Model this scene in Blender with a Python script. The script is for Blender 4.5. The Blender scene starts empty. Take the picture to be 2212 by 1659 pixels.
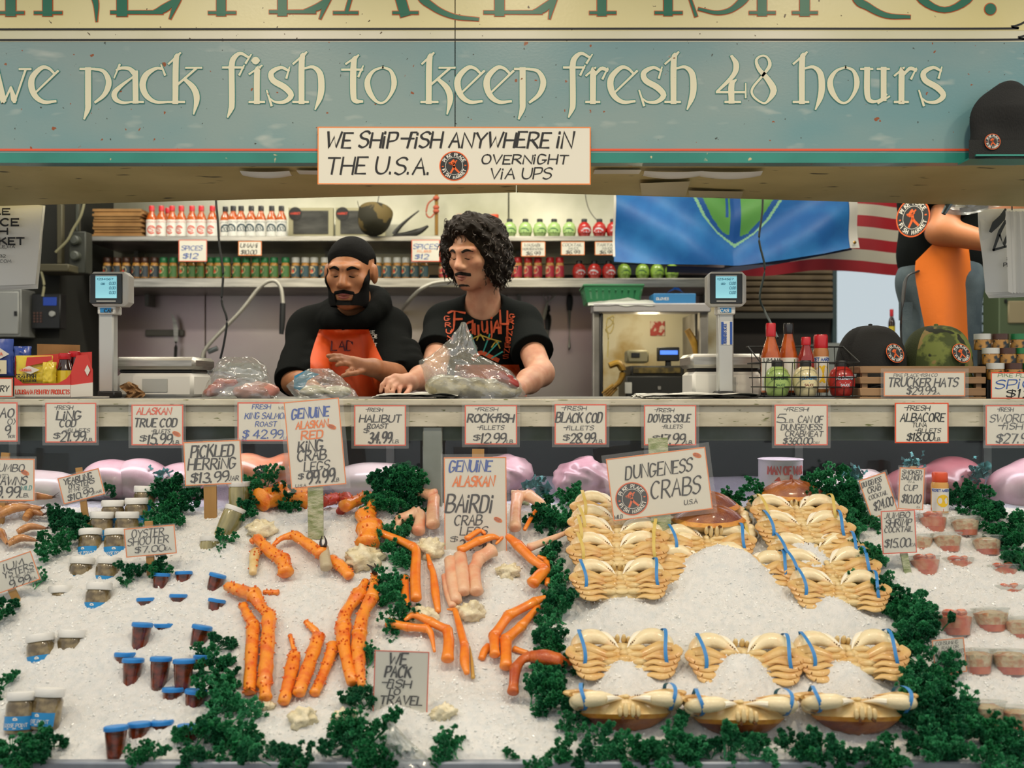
import bpy, math, random
import numpy as np
from mathutils import Vector, Matrix, noise

# ------------------------------------------------------------------ camera, world, lights
F = 2212 * 35.0 / 36.0          # focal length in pixels of the 2212x1659 frame
CX, CY, ZC = 1106.0, 829.5, 1.42
scene = bpy.context.scene
COL = scene.collection
cam_d = bpy.data.cameras.new('camera'); cam = bpy.data.objects.new('camera', cam_d); COL.objects.link(cam)
cam_d.lens = 35; cam_d.sensor_width = 36; cam_d.sensor_fit = 'HORIZONTAL'
cam_d.clip_start = 0.05; cam_d.clip_end = 80
cam.location = (0, 0, ZC); cam.rotation_euler = (math.pi / 2, 0, 0)
cam_d.dof.use_dof = True; cam_d.dof.focus_distance = 2.72; cam_d.dof.aperture_fstop = 3.2
scene.camera = cam
vs = scene.view_settings
vs.view_transform = 'Standard'; vs.look = 'None'; vs.gamma = 1.0; vs.use_curve_mapping = False
vs.exposure = 0.0
scene.cycles.max_bounces = 7; scene.cycles.transparent_max_bounces = 16
scene.cycles.diffuse_bounces = 4; scene.cycles.glossy_bounces = 3; scene.cycles.transmission_bounces = 4
scene.cycles.caustics_reflective = False; scene.cycles.caustics_refractive = False
scene.cycles.sample_clamp_indirect = 6.0

world = bpy.data.worlds.new('world'); scene.world = world; world.use_nodes = True
bgn = world.node_tree.nodes['Background']
bgn.inputs[0].default_value = (0.98, 0.985, 0.97, 1); bgn.inputs[1].default_value = 0.68


def lamp(name, kind, loc, power, color, size=0.1, rot=(0, 0, 0), size_y=None, spread=None):
    d = bpy.data.lights.new(name, kind); o = bpy.data.objects.new(name, d); COL.objects.link(o)
    d.energy = power; d.color = color; o.location = loc; o.rotation_euler = rot
    if kind == 'AREA':
        d.shape = 'RECTANGLE' if size_y else 'SQUARE'; d.size = size
        if size_y: d.size_y = size_y
        if spread: d.spread = spread
    else:
        d.shadow_soft_size = size
    return o


# bulbs hung over the ice in front of the stall sign
for lx in (-1.9, -0.84, 0.02, 0.97, 1.9):
    o = lamp('stall_bulb_lamp', 'SPOT', (lx, 1.45, ZC + 1.5), 38, (1.0, 0.83, 0.60), 0.06, (math.radians(20), 0, 0))
    o.data.spot_size = math.radians(105); o.data.spot_blend = 0.75
# strip lamps over the work area behind the counter
for lx in (-1.5, 0.0, 1.6):
    lamp('work_area_strip_lamp', 'AREA', (lx, 4.3, 3.02), 19, (1.0, 0.94, 0.80), 1.2, (0, 0, 0), 0.16)
    lamp('counter_strip_lamp', 'AREA', (lx, 3.12, 2.55), 14, (1.0, 0.93, 0.80), 1.2, (math.radians(18), 0, 0), 0.12)
# tubes inside the refrigerated case
for lx in (-1.15, 0.0, 1.15):
    lamp('fish_case_tube_lamp', 'AREA', (lx, 2.80, ZC - 0.124), 1.7, (1.0, 0.84, 0.93), 1.0, (0, 0, 0), 0.04)


def P(px, py, Y):
    return Vector(((px - CX) / F * Y, Y, ZC - (py - CY) / F * Y))


def mp(Y):                      # metres per pixel at depth Y
    return Y / F


# ------------------------------------------------------------------ materials
def lin(c):
    return c / 12.92 if c <= 0.04045 else ((c + 0.055) / 1.055) ** 2.4


def hx(h):
    h = h.lstrip('#')
    return tuple(lin(int(h[i:i + 2], 16) / 255) for i in (0, 2, 4)) + (1.0,)


MATS = {}


def mat(name, col='#808080', rough=0.5, metal=0.0, var=None, bump=None, emit=0.0, coat=0.0, sss=0.0, spec=0.5, alpha=1.0, stretch=None, trans=0.0):
    """Principled material; var=(hex2, scale, lo, hi) mixes a second colour by noise; bump=(scale, strength)."""
    if name in MATS: return MATS[name]
    m = bpy.data.materials.new(name); m.use_nodes = True; MATS[name] = m
    nt = m.node_tree; b = nt.nodes['Principled BSDF']
    b.inputs['Base Color'].default_value = hx(col); b.inputs['Roughness'].default_value = rough
    b.inputs['Metallic'].default_value = metal; b.inputs['Specular IOR Level'].default_value = spec
    b.inputs['Coat Weight'].default_value = coat; b.inputs['Coat Roughness'].default_value = 0.1
    b.inputs['Alpha'].default_value = alpha
    b.inputs['Transmission Weight'].default_value = trans
    if sss:
        b.inputs['Subsurface Weight'].default_value = sss; b.inputs['Subsurface Radius'].default_value = (0.02, 0.012, 0.008)
        b.inputs['Subsurface Scale'].default_value = 0.5
    if emit:
        b.inputs['Emission Color'].default_value = hx(col); b.inputs['Emission Strength'].default_value = emit
    if var or bump:
        tc = nt.nodes.new('ShaderNodeTexCoord'); mpn = nt.nodes.new('ShaderNodeMapping')
        nt.links.new(tc.outputs['Object'], mpn.inputs[0])
        if stretch: mpn.inputs['Scale'].default_value = stretch
        if var:
            n = nt.nodes.new('ShaderNodeTexNoise'); n.inputs['Scale'].default_value = var[1]; n.inputs['Detail'].default_value = 5
            nt.links.new(mpn.outputs[0], n.inputs['Vector'])
            r = nt.nodes.new('ShaderNodeMapRange'); r.inputs[1].default_value = var[2]; r.inputs[2].default_value = var[3]
            nt.links.new(n.outputs[0], r.inputs[0])
            mx = nt.nodes.new('ShaderNodeMix'); mx.data_type = 'RGBA'
            mx.inputs[6].default_value = hx(col); mx.inputs[7].default_value = hx(var[0])
            nt.links.new(r.outputs[0], mx.inputs[0]); nt.links.new(mx.outputs[2], b.inputs['Base Color'])
        if bump:
            n2 = nt.nodes.new('ShaderNodeTexNoise'); n2.inputs['Scale'].default_value = bump[0]; n2.inputs['Detail'].default_value = 4
            nt.links.new(mpn.outputs[0], n2.inputs['Vector'])
            bp = nt.nodes.new('ShaderNodeBump'); bp.inputs['Strength'].default_value = bump[1]; bp.inputs['Distance'].default_value = 0.004
            nt.links.new(n2.outputs[0], bp.inputs['Height']); nt.links.new(bp.outputs[0], b.inputs['Normal'])
    return m


def film(name, tint='#ffffff', gloss=0.12, rough=0.12, haze=0.0, bump=None):
    """thin clear plastic or glass sheet: see-through with a sheen and some white haze"""
    if name in MATS: return MATS[name]
    m = bpy.data.materials.new(name); m.use_nodes = True; MATS[name] = m
    nt = m.node_tree; nt.nodes.remove(nt.nodes['Principled BSDF']); out = nt.nodes['Material Output']
    tr = nt.nodes.new('ShaderNodeBsdfTransparent'); tr.inputs[0].default_value = hx(tint)
    gl = nt.nodes.new('ShaderNodeBsdfGlossy'); gl.inputs['Roughness'].default_value = rough; gl.inputs[0].default_value = (1, 1, 1, 1)
    df = nt.nodes.new('ShaderNodeBsdfDiffuse'); df.inputs[0].default_value = (0.85, 0.86, 0.85, 1)
    m1 = nt.nodes.new('ShaderNodeMixShader'); m1.inputs[0].default_value = haze
    nt.links.new(tr.outputs[0], m1.inputs[1]); nt.links.new(df.outputs[0], m1.inputs[2])
    lw = nt.nodes.new('ShaderNodeLayerWeight'); lw.inputs[0].default_value = .3
    pw = nt.nodes.new('ShaderNodeMath'); pw.operation = 'POWER'; pw.inputs[1].default_value = 3.0
    nt.links.new(lw.outputs['Facing'], pw.inputs[0])
    ad = nt.nodes.new('ShaderNodeMath'); ad.operation = 'MULTIPLY_ADD'; ad.inputs[1].default_value = .35; ad.inputs[2].default_value = gloss; ad.use_clamp = True
    nt.links.new(pw.outputs[0], ad.inputs[0])
    m2 = nt.nodes.new('ShaderNodeMixShader'); nt.links.new(ad.outputs[0], m2.inputs[0])
    nt.links.new(m1.outputs[0], m2.inputs[1]); nt.links.new(gl.outputs[0], m2.inputs[2])
    if bump:
        n2 = nt.nodes.new('ShaderNodeTexNoise'); n2.inputs['Scale'].default_value = bump[0]; n2.inputs['Detail'].default_value = 3
        tc = nt.nodes.new('ShaderNodeTexCoord'); nt.links.new(tc.outputs['Object'], n2.inputs['Vector'])
        bp = nt.nodes.new('ShaderNodeBump'); bp.inputs['Strength'].default_value = bump[1]; bp.inputs['Distance'].default_value = 0.01
        nt.links.new(n2.outputs[0], bp.inputs['Height']); nt.links.new(bp.outputs[0], gl.inputs['Normal']); nt.links.new(bp.outputs[0], lw.inputs['Normal'])
    nt.links.new(m2.outputs[0], out.inputs[0])
    return m


# ------------------------------------------------------------------ mesh building
def tag(o, label=None, cat=None, group=None, kind=None):
    if label: o['label'] = label
    if cat: o['category'] = cat
    if group: o['group'] = group
    if kind: o['kind'] = kind
    return o


OFF = {}


def thing(name, loc, label, cat, group=None, kind=None):
    o = bpy.data.objects.new(name, None); COL.objects.link(o)
    o.location = loc; o.empty_display_size = 0.05; OFF[o.name] = Vector(loc)
    return tag(o, label, cat, group, kind)


def off_of(o):
    if o is None: return Vector((0, 0, 0))
    return OFF.get(o.name, Vector((0, 0, 0)))


def catmull(pts, n=4):
    pts = [np.array(p, float) for p in pts]
    if len(pts) < 3: return pts
    out = []
    for i in range(len(pts) - 1):
        p0 = pts[i - 1] if i else 2 * pts[0] - pts[1]
        p1, p2 = pts[i], pts[i + 1]
        p3 = pts[i + 2] if i + 2 < len(pts) else 2 * pts[-1] - pts[-2]
        for k in range(n):
            t = k / n
            out.append(0.5 * (2 * p1 + (p2 - p0) * t + (2 * p0 - 5 * p1 + 4 * p2 - p3) * t * t + (3 * p1 - p0 - 3 * p2 + p3) * t ** 3))
    out.append(pts[-1])
    return out


class MB:
    def __init__(s):
        s.v = []; s.f = []; s.m = []

    def add(s, vs, fs, mi=0):
        b = len(s.v); s.v.extend([tuple(v) for v in vs])
        s.f.extend([tuple(i + b for i in f) for f in fs]); s.m.extend([mi] * len(fs)); return s

    def box(s, lo, hi, mi=0, M=None):
        x0, y0, z0 = lo; x1, y1, z1 = hi
        vs = [(x0, y0, z0), (x1, y0, z0), (x1, y1, z0), (x0, y1, z0), (x0, y0, z1), (x1, y0, z1), (x1, y1, z1), (x0, y1, z1)]
        if M is not None: vs = [M @ Vector(v) for v in vs]
        return s.add(vs, [(0, 3, 2, 1), (4, 5, 6, 7), (0, 1, 5, 4), (1, 2, 6, 5), (2, 3, 7, 6), (3, 0, 4, 7)], mi)

    def bbox(s, lo, hi, b=0.004, mi=0, M=None):
        """box with chamfered edges"""
        x0, y0, z0 = lo; x1, y1, z1 = hi
        b = min(b, (x1 - x0) / 2.1, (y1 - y0) / 2.1, (z1 - z0) / 2.1)
        def ring(z, i):
            return [(x0 + i, y0 + b, z), (x0 + b, y0 + i, z), (x1 - b, y0 + i, z), (x1 - i, y0 + b, z), (x1 - i, y1 - b, z), (x1 - b, y1 - i, z), (x0 + b, y1 - i, z), (x0 + i, y1 - b, z)]
        vs = ring(z0, b) + ring(z0 + b, 0) + ring(z1 - b, 0) + ring(z1, b)
        if M is not None: vs = [M @ Vector(v) for v in vs]
        fs = [tuple(range(7, -1, -1)), tuple(range(24, 32))]
        for r in range(3):
            for k in range(8):
                fs.append((r * 8 + k, r * 8 + (k + 1) % 8, r * 8 + 8 + (k + 1) % 8, r * 8 + 8 + k))
        return s.add(vs, fs, mi)

    def tube(s, pts, rad, n=8, mi=0, up=(0, 0, 1), flat=1.0, cap=True, closed=False):
        pts = [Vector(p) for p in pts]; N = len(pts)
        if not hasattr(rad, '__len__'): rad = [rad] * N
        vs = []; up = Vector(up); fs = []
        for i, p in enumerate(pts):
            if closed: t = pts[(i + 1) % N] - pts[i - 1]
            else: t = pts[min(i + 1, N - 1)] - pts[max(i - 1, 0)]
            if t.length < 1e-9: t = Vector((0, 0, 1))
            t.normalize()
            a = up - t * up.dot(t)
            if a.length < 1e-3: a = Vector((1, 0.3, 0.1)) - t * Vector((1, 0.3, 0.1)).dot(t)
            a.normalize(); b = t.cross(a)
            for k in range(n):
                th = 2 * math.pi * k / n
                vs.append(p + (a * math.cos(th) * flat + b * math.sin(th)) * rad[i])
        R = N if closed else N - 1
        for i in range(R):
            for k in range(n):
                j = (i + 1) % N
                fs.append((i * n + k, i * n + (k + 1) % n, j * n + (k + 1) % n, j * n + k))
        if cap and not closed:
            fs.append(tuple(range(n - 1, -1, -1))); fs.append(tuple((N - 1) * n + k for k in range(n)))
        return s.add(vs, fs, mi)

    def lathe(s, prof, n=16, c=(0, 0, 0), mi=0, M=None, cap=True, a0=0.0, a1=2 * math.pi):
        """prof: list of (r, z)"""
        c = Vector(c); full = abs(a1 - a0 - 2 * math.pi) < 1e-6; m = n if full else n + 1
        vs = []; fs = []
        for r, z in prof:
            for k in range(m):
                th = a0 + (a1 - a0) * k / n
                v = Vector((r * math.cos(th), r * math.sin(th), z))
                vs.append((M @ v if M is not None else v) + c)
        for i in range(len(prof) - 1):
            for k in range(n):
                fs.append((i * m + k, i * m + (k + 1) % m, (i + 1) * m + (k + 1) % m, (i + 1) * m + k))
        if cap and full:
            if prof[0][0] > 1e-6: fs.append(tuple(range(m - 1, -1, -1)))
            if prof[-1][0] > 1e-6: fs.append(tuple((len(prof) - 1) * m + k for k in range(m)))
        return s.add(vs, fs, mi)

    def ball(s, c, r, nu=12, nv=8, mi=0, R=None):
        c = Vector(c); r = (r, r, r) if not hasattr(r, '__len__') else r
        vs = []; fs = []
        for i in range(1, nv):
            ph = math.pi * i / nv
            for k in range(nu):
                th = 2 * math.pi * k / nu
                v = Vector((r[0] * math.sin(ph) * math.cos(th), r[1] * math.sin(ph) * math.sin(th), r[2] * math.cos(ph)))
                vs.append((R @ v if R is not None else v) + c)
        t = Vector((0, 0, r[2])); vs.append((R @ t if R is not None else t) + c); vs.append((R @ -t if R is not None else -t) + c)
        T, B = len(vs) - 2, len(vs) - 1
        for k in range(nu):
            fs.append((T, k, (k + 1) % nu)); L = (nv - 2) * nu; fs.append((B, L + (k + 1) % nu, L + k))
        for i in range(nv - 2):
            for k in range(nu):
                fs.append((i * nu + k, (i + 1) * nu + k, (i + 1) * nu + (k + 1) % nu, i * nu + (k + 1) % nu))
        return s.add(vs, fs, mi)

    def grid(s, fn, nu, nv, mi=0, mfn=None):
        """fn(u,v)->point for u,v in 0..1"""
        vs = [fn(i / nu, j / nv) for j in range(nv + 1) for i in range(nu + 1)]; b = len(s.v); s.v.extend([tuple(v) for v in vs])
        for j in range(nv):
            for i in range(nu):
                k = b + j * (nu + 1) + i
                s.f.append((k, k + 1, k + nu + 2, k + nu + 1)); s.m.append(mfn((i + .5) / nu, (j + .5) / nv) if mfn else mi)
        return s

    def prism(s, pts, fr, d0=0.0, d1=0.002, mi=0):
        """flat outline (u,v) in a frame given thickness from d0 to d1 along its normal"""
        n = len(pts); vs = [fr.at(u, v, d0) for u, v in pts] + [fr.at(u, v, d1) for u, v in pts]
        fs = [tuple(range(n - 1, -1, -1)), tuple(range(n, 2 * n))] + [(k, (k + 1) % n, n + (k + 1) % n, n + k) for k in range(n)]
        return s.add(vs, fs, mi)

    def build(s, name, mats, parent=None, smooth=True, angle=40, world=True, sub=0):
        me = bpy.data.meshes.new(name)
        off = off_of(parent) if (parent is not None and world) else Vector((0, 0, 0))
        me.from_pydata([(v[0] - off.x, v[1] - off.y, v[2] - off.z) for v in s.v], [], s.f)
        if not isinstance(mats, (list, tuple)): mats = [mats]
        for m in mats: me.materials.append(m)
        if len(mats) > 1: me.polygons.foreach_set('material_index', np.array(s.m, dtype=np.int32))
        return link(name, me, parent, smooth, angle, off)


def link(name, me, parent=None, smooth=True, angle=40, off=None):
    if smooth:
        me.shade_smooth()
        if angle: me.set_sharp_from_angle(angle=math.radians(angle))
    me.update()
    o = bpy.data.objects.new(name, me); COL.objects.link(o)
    if parent is not None:
        o.parent = parent
        if off is not None: OFF[o.name] = off
    return o


def one(name, mb, mats, label, cat, group=None, base=None, smooth=True, angle=40, kind=None):
    """a thing that is one mesh: origin moved to its base"""
    vs = np.array(mb.v); c = Vector(((vs[:, 0].min() + vs[:, 0].max()) / 2, (vs[:, 1].min() + vs[:, 1].max()) / 2, vs[:, 2].min())) if base is None else Vector(base)
    mb.v = [(v[0] - c.x, v[1] - c.y, v[2] - c.z) for v in mb.v]
    o = mb.build(name, mats, None, smooth, angle); o.location = c
    return tag(o, label, cat, group, kind)


def copy_tree(o, parent=None):
    c = o.copy(); COL.objects.link(c)
    if parent is not None: c.parent = parent
    for ch in list(o.children): copy_tree(ch, c)
    return c


class Fr:
    def __init__(s, o, R=(1, 0, 0), U=(0, 0, 1), N=None):
        s.o = Vector(o); s.R = Vector(R).normalized(); s.U = Vector(U).normalized()
        s.N = Vector(N).normalized() if N is not None else s.R.cross(s.U)

    def at(s, u, v, n=0.0):
        return s.o + s.R * u + s.U * v + s.N * n

    def sub(s, u, v, ang=0.0):
        c, sn = math.cos(ang), math.sin(ang)
        return Fr(s.at(u, v), s.R * c + s.U * sn, s.U * c - s.R * sn, s.N)


def circ(cx, cy, r, n=24, a0=0.0, a1=2 * math.pi):
    return [(cx + r * math.cos(a0 + (a1 - a0) * k / n), cy + r * math.sin(a0 + (a1 - a0) * k / n)) for k in range(n)]


# ------------------------------------------------------------------ pen lettering
GL = {
    'A': (6, '00 3a 60|14 54'), 'B': (6, '00 0a|~0a 3a 59 57 35 05|~05 45 64 62 40 00'), 'C': (6, '~59 4a 2a 07 03 20 40 51'),
    'D': (6, '00 0a|~0a 3a 58 52 30 00'), 'E': (5, '5a 0a 00 50|05 45'), 'F': (5, '5a 0a 00|05 45'),
    'G': (6, '~59 3a 1a 07 03 10 30 52 54|64 34'), 'H': (6, '00 0a|60 6a|05 65'), 'I': (1, '00 0a'), 'i': (1, '00 07|09 0a'),
    'J': (4, '~3a 33 21 10 01'), 'K': (6, '00 0a|5a 04|26 60'), 'L': (5, '0a 00 50'), 'M': (7, '00 1a 33 6a 70'), 'N': (6, '00 0a 60 6a'),
    'O': (6, '~3a 19 05 11 30 51 65 59 3a'), 'P': (5, '00 0a|~0a 4a 59 57 45 04'), 'Q': (6, '~3a 19 05 11 30 51 65 59 3a|43 70'),
    'R': (6, '00 0a|~0a 3a 59 57 35 05|25 60'), 'S': (5, '~59 4a 2a 08 16 45 53 41 20 01'), 'T': (6, '30 3a|0a 6a'),
    'U': (6, '~0a 04 11 30 51 64 6a'), 'V': (6, '0a 30 6a'), 'W': (8, '0a 20 47 60 8a'), 'X': (6, '00 6a|0a 60'), 'Y': (6, '0a 35 6a|35 30'),
    'Z': (6, '0a 6a 00 60'), '0': (5, '~2a 08 02 20 30 52 58 3a 2a'), '1': (2, '08 1a 10'), '2': (5, '~08 1a 3a 58 45 00|00 50'),
    '3': (5, '~09 2a 49 47 25|~25 54 51 30 01'), '4': (6, '4a 03 63|4a 40'), '5': (5, '5a 1a 06|~06 36 54 51 30 01'),
    '6': (5, '~5a 2a 05 02 20 40 53 45 25 03'), '7': (5, '0a 5a 20'), '8': (5, '~25 08 1a 4a 58 25 02 10 40 52 25'),
    '9': (5, '~57 4a 1a 07 15 35 57|~57 53 30'), '$': (5, '~58 49 19 07 45 53 31 11 02|30 3a'), '#': (5, '10 2a|30 4a|03 53|07 57'),
    '.': (1, '00 01'), ',': (1, '11 0+'), '!': (1, '0a 03|00 01'), '-': (3, '05 35'), '/': (4, '00 4a'), '(': (2, '~2a 06 04 20'),
    ')': (2, '~0a 26 24 00'), ':': (1, '02 03|07 08'), "'": (1, '0a 07'), '&': (6, '60 08 2a 48 03 20 40 63'), '@': (5, '~46 26 24 44 58 2a 05 20 50'),
    'f': (5, '6a 3a 20|+6 56'), 't': (5, '+8 58|28 20'), '=': (5, '04 54|06 56'), '~': (6, '~00 23 41 62'), '*': (1, '04 05'),
}


def glyph(ch):
    if ch == ' ': return 3.4, []
    if ch not in GL: ch = ch.upper()
    w, s = GL.get(ch, GL['-'])
    out = []
    for st in s.split('|'):
        sm = st.startswith('~') and len(st) > 1
        pts = []
        for tk in st.lstrip('~').split():
            pts.append(tuple({'+': -2.5}.get(c, int(c, 16) if c != '+' else 0) for c in tk))
        out.append(catmull(pts, 4) if sm else [np.array(p, float) for p in pts])
    return w, out


def ribbon(mb, fr, pts, ws, n, mi, fn=None):
    """flat pen stroke through 2-D pts with width per point"""
    N = len(pts); L = []
    for i in range(N):
        a = pts[max(i - 1, 0)]; b = pts[min(i + 1, N - 1)]
        t = np.array(b, float) - np.array(a, float); l = math.hypot(*t)
        t = t / l if l > 1e-9 else np.array((1., 0.))
        if i in (0, N - 1):
            e = -1 if i == 0 else 1; p = np.array(pts[i], float) + t * e * ws[i] * 0.35
        else: p = np.array(pts[i], float)
        nv = np.array((-t[1], t[0]))
        k = 1.0
        if 0 < i < N - 1:
            d = np.array(pts[i], float) - np.array(a, float); ld = math.hypot(*d)
            if ld > 1e-9: k = min(1.5, 1 / max(0.55, abs(d[0] * t[0] + d[1] * t[1]) / ld))
        L.append((p + nv * ws[i] * k / 2, p - nv * ws[i] * k / 2))
    at = fn or (lambda u, v: fr.at(u, v, n))
    vs = [at(*q) for ab in L for q in ab]
    mb.add(vs, [(2 * i, 2 * i + 1, 2 * i + 3, 2 * i + 2) for i in range(N - 1)], mi)


def write(mb, fr, text, u, v, w, h, sw=None, slant=0.18, n=0.0012, mi=0, jit=0.5, seed=0, fn=None, nib=0.45):
    """a line of hand lettering: left u, baseline v, fitted to width w and height h"""
    rnd = random.Random(hash(text) % 9999 + seed if False else sum(map(ord, text)) * 7 + seed)
    X = 0.0; items = []
    for ch in text:
        gw, st = glyph(ch); items.append((X, st)); X += gw + (1.5 if ch != ' ' else 0)
    X = max(X - 1.5, 0.5); sx = w / X; sy = h / 10.0
    sw = sw or h * 0.13
    for x0, st in items:
        jy = rnd.uniform(-jit, jit) * 0.5; js = 1 + rnd.uniform(-jit, jit) * 0.12
        for p in st:
            pts = [((x0 + q[0]) * sx + slant * q[1] * sy, (q[1] * js + jy) * sy) for q in p]
            pts = [(u + a, v + b) for a, b in pts]
            ws = []
            for i in range(len(pts)):
                a = pts[max(i - 1, 0)]; b = pts[min(i + 1, len(pts) - 1)]
                d = math.atan2(b[1] - a[1], b[0] - a[0])
                ws.append(sw * (1 - nib + nib * 1.4 * abs(math.sin(d - 0.5))))
            if len(pts) == 2:
                pts = [pts[0], ((pts[0][0] + pts[1][0]) / 2, (pts[0][1] + pts[1][1]) / 2), pts[1]]; ws = [ws[0], ws[0] * 1.05, ws[-1] * 0.85]
            ribbon(mb, fr, pts, ws, n + rnd.uniform(0, 0.00015), mi, fn)


def ring_text(mb, fr, text, r, h, a_mid, da, sw, n, mi, inward=False):
    """letters round a circle, a_mid = angle of the middle letter, da = step"""
    N = len(text)
    for k, ch in enumerate(text):
        a = a_mid - (k - (N - 1) / 2) * da * (-1 if inward else 1)
        if inward: f2 = fr.sub((r + h / 2) * math.cos(a), (r + h / 2) * math.sin(a), a + math.pi / 2)
        else: f2 = fr.sub((r - h / 2) * math.cos(a), (r - h / 2) * math.sin(a), a - math.pi / 2)
        gw, _ = glyph(ch)
        if ch != ' ': write(mb, f2, ch, -h * 0.3, 0, h * (0.6 if gw > 1 else 0.1), h, sw, 0, n, mi, 0, nib=0)


def emblem(parent, fr, r, fnw=None):
    """round stall emblem: orange ring, dark disc, white lettering round it, orange figure holding up a fish"""
    mb = MB(); d = 0.0006
    mb.prism(circ(0, 0, r, 40), fr, 0, d, 0)
    mb.prism(circ(0, 0, r * .93, 40), fr, 0, d * 1.5, 1)
    mb2 = MB()
    c1 = circ(0, 0, r * .585, 36); c1.append(c1[0]); ribbon(mb2, fr, c1, [r * .025] * len(c1), d * 2, 0)
    ring_text(mb2, fr, 'PIKE PLACE', r * .76, r * .2, math.pi / 2, .235, r * .045, d * 2, 0)
    ring_text(mb2, fr, 'FISH MARKET', r * .76, r * .2, -math.pi / 2, .235, r * .045, d * 2, 0, inward=True)
    mb3 = MB(); q = d * 2.2
    for pts, ws in [([(-.02, .12), (.0, -.05), (.1, -.2), (.33, -.43)], [.16, .15, .13, .12]),
                    ([(.0, -.05), (-.1, -.25), (-.22, -.45)], [.15, .13, .12]),
                    ([(-.02, .12), (.1, .22), (.02, .34)], [.09, .07, .06]), ([(-.05, .1), (-.16, .06), (-.1, .22)], [.08, .07, .06]),
                    ([(.1, .3), (.18, .36)], [.08, .08]), ([(-.3, .12), (-.2, .2), (-.06, .33), (-.02, .42)], [.04, .14, .18, .05]), ([(-.32, .2), (-.25, .12), (-.16, .1)], [.1, .06, .08])]:
        ribbon(mb3, fr, [(a * r, b * r) for a, b in pts], [w * r for w in ws], q, 0)
    for a in (-1, 1):
        mb3.prism([(a * r * .76 - r * .06, r * (.04 * a) - r * .035), (a * r * .76 + r * .06, r * (.04 * a) - r * .035), (a * r * .76 + r * .06, r * (.04 * a) + r * .035), (a * r * .76 - r * .06, r * (.04 * a) + r * .035)], fr, d, q, 0)
    o = mb.build('emblem', [mat('emblem_orange', '#e8641f', .5), mat('emblem_black', '#1f2224', .5)], parent, smooth=False)
    tag(o, 'round black and orange emblem with white ring lettering')
    mb2.build('emblem_lettering', mat('print_white', '#e8e6dc', .6), o, smooth=False)
    mb3.build('emblem_figure', MATS['emblem_orange'], o, smooth=False)
    return o


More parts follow.
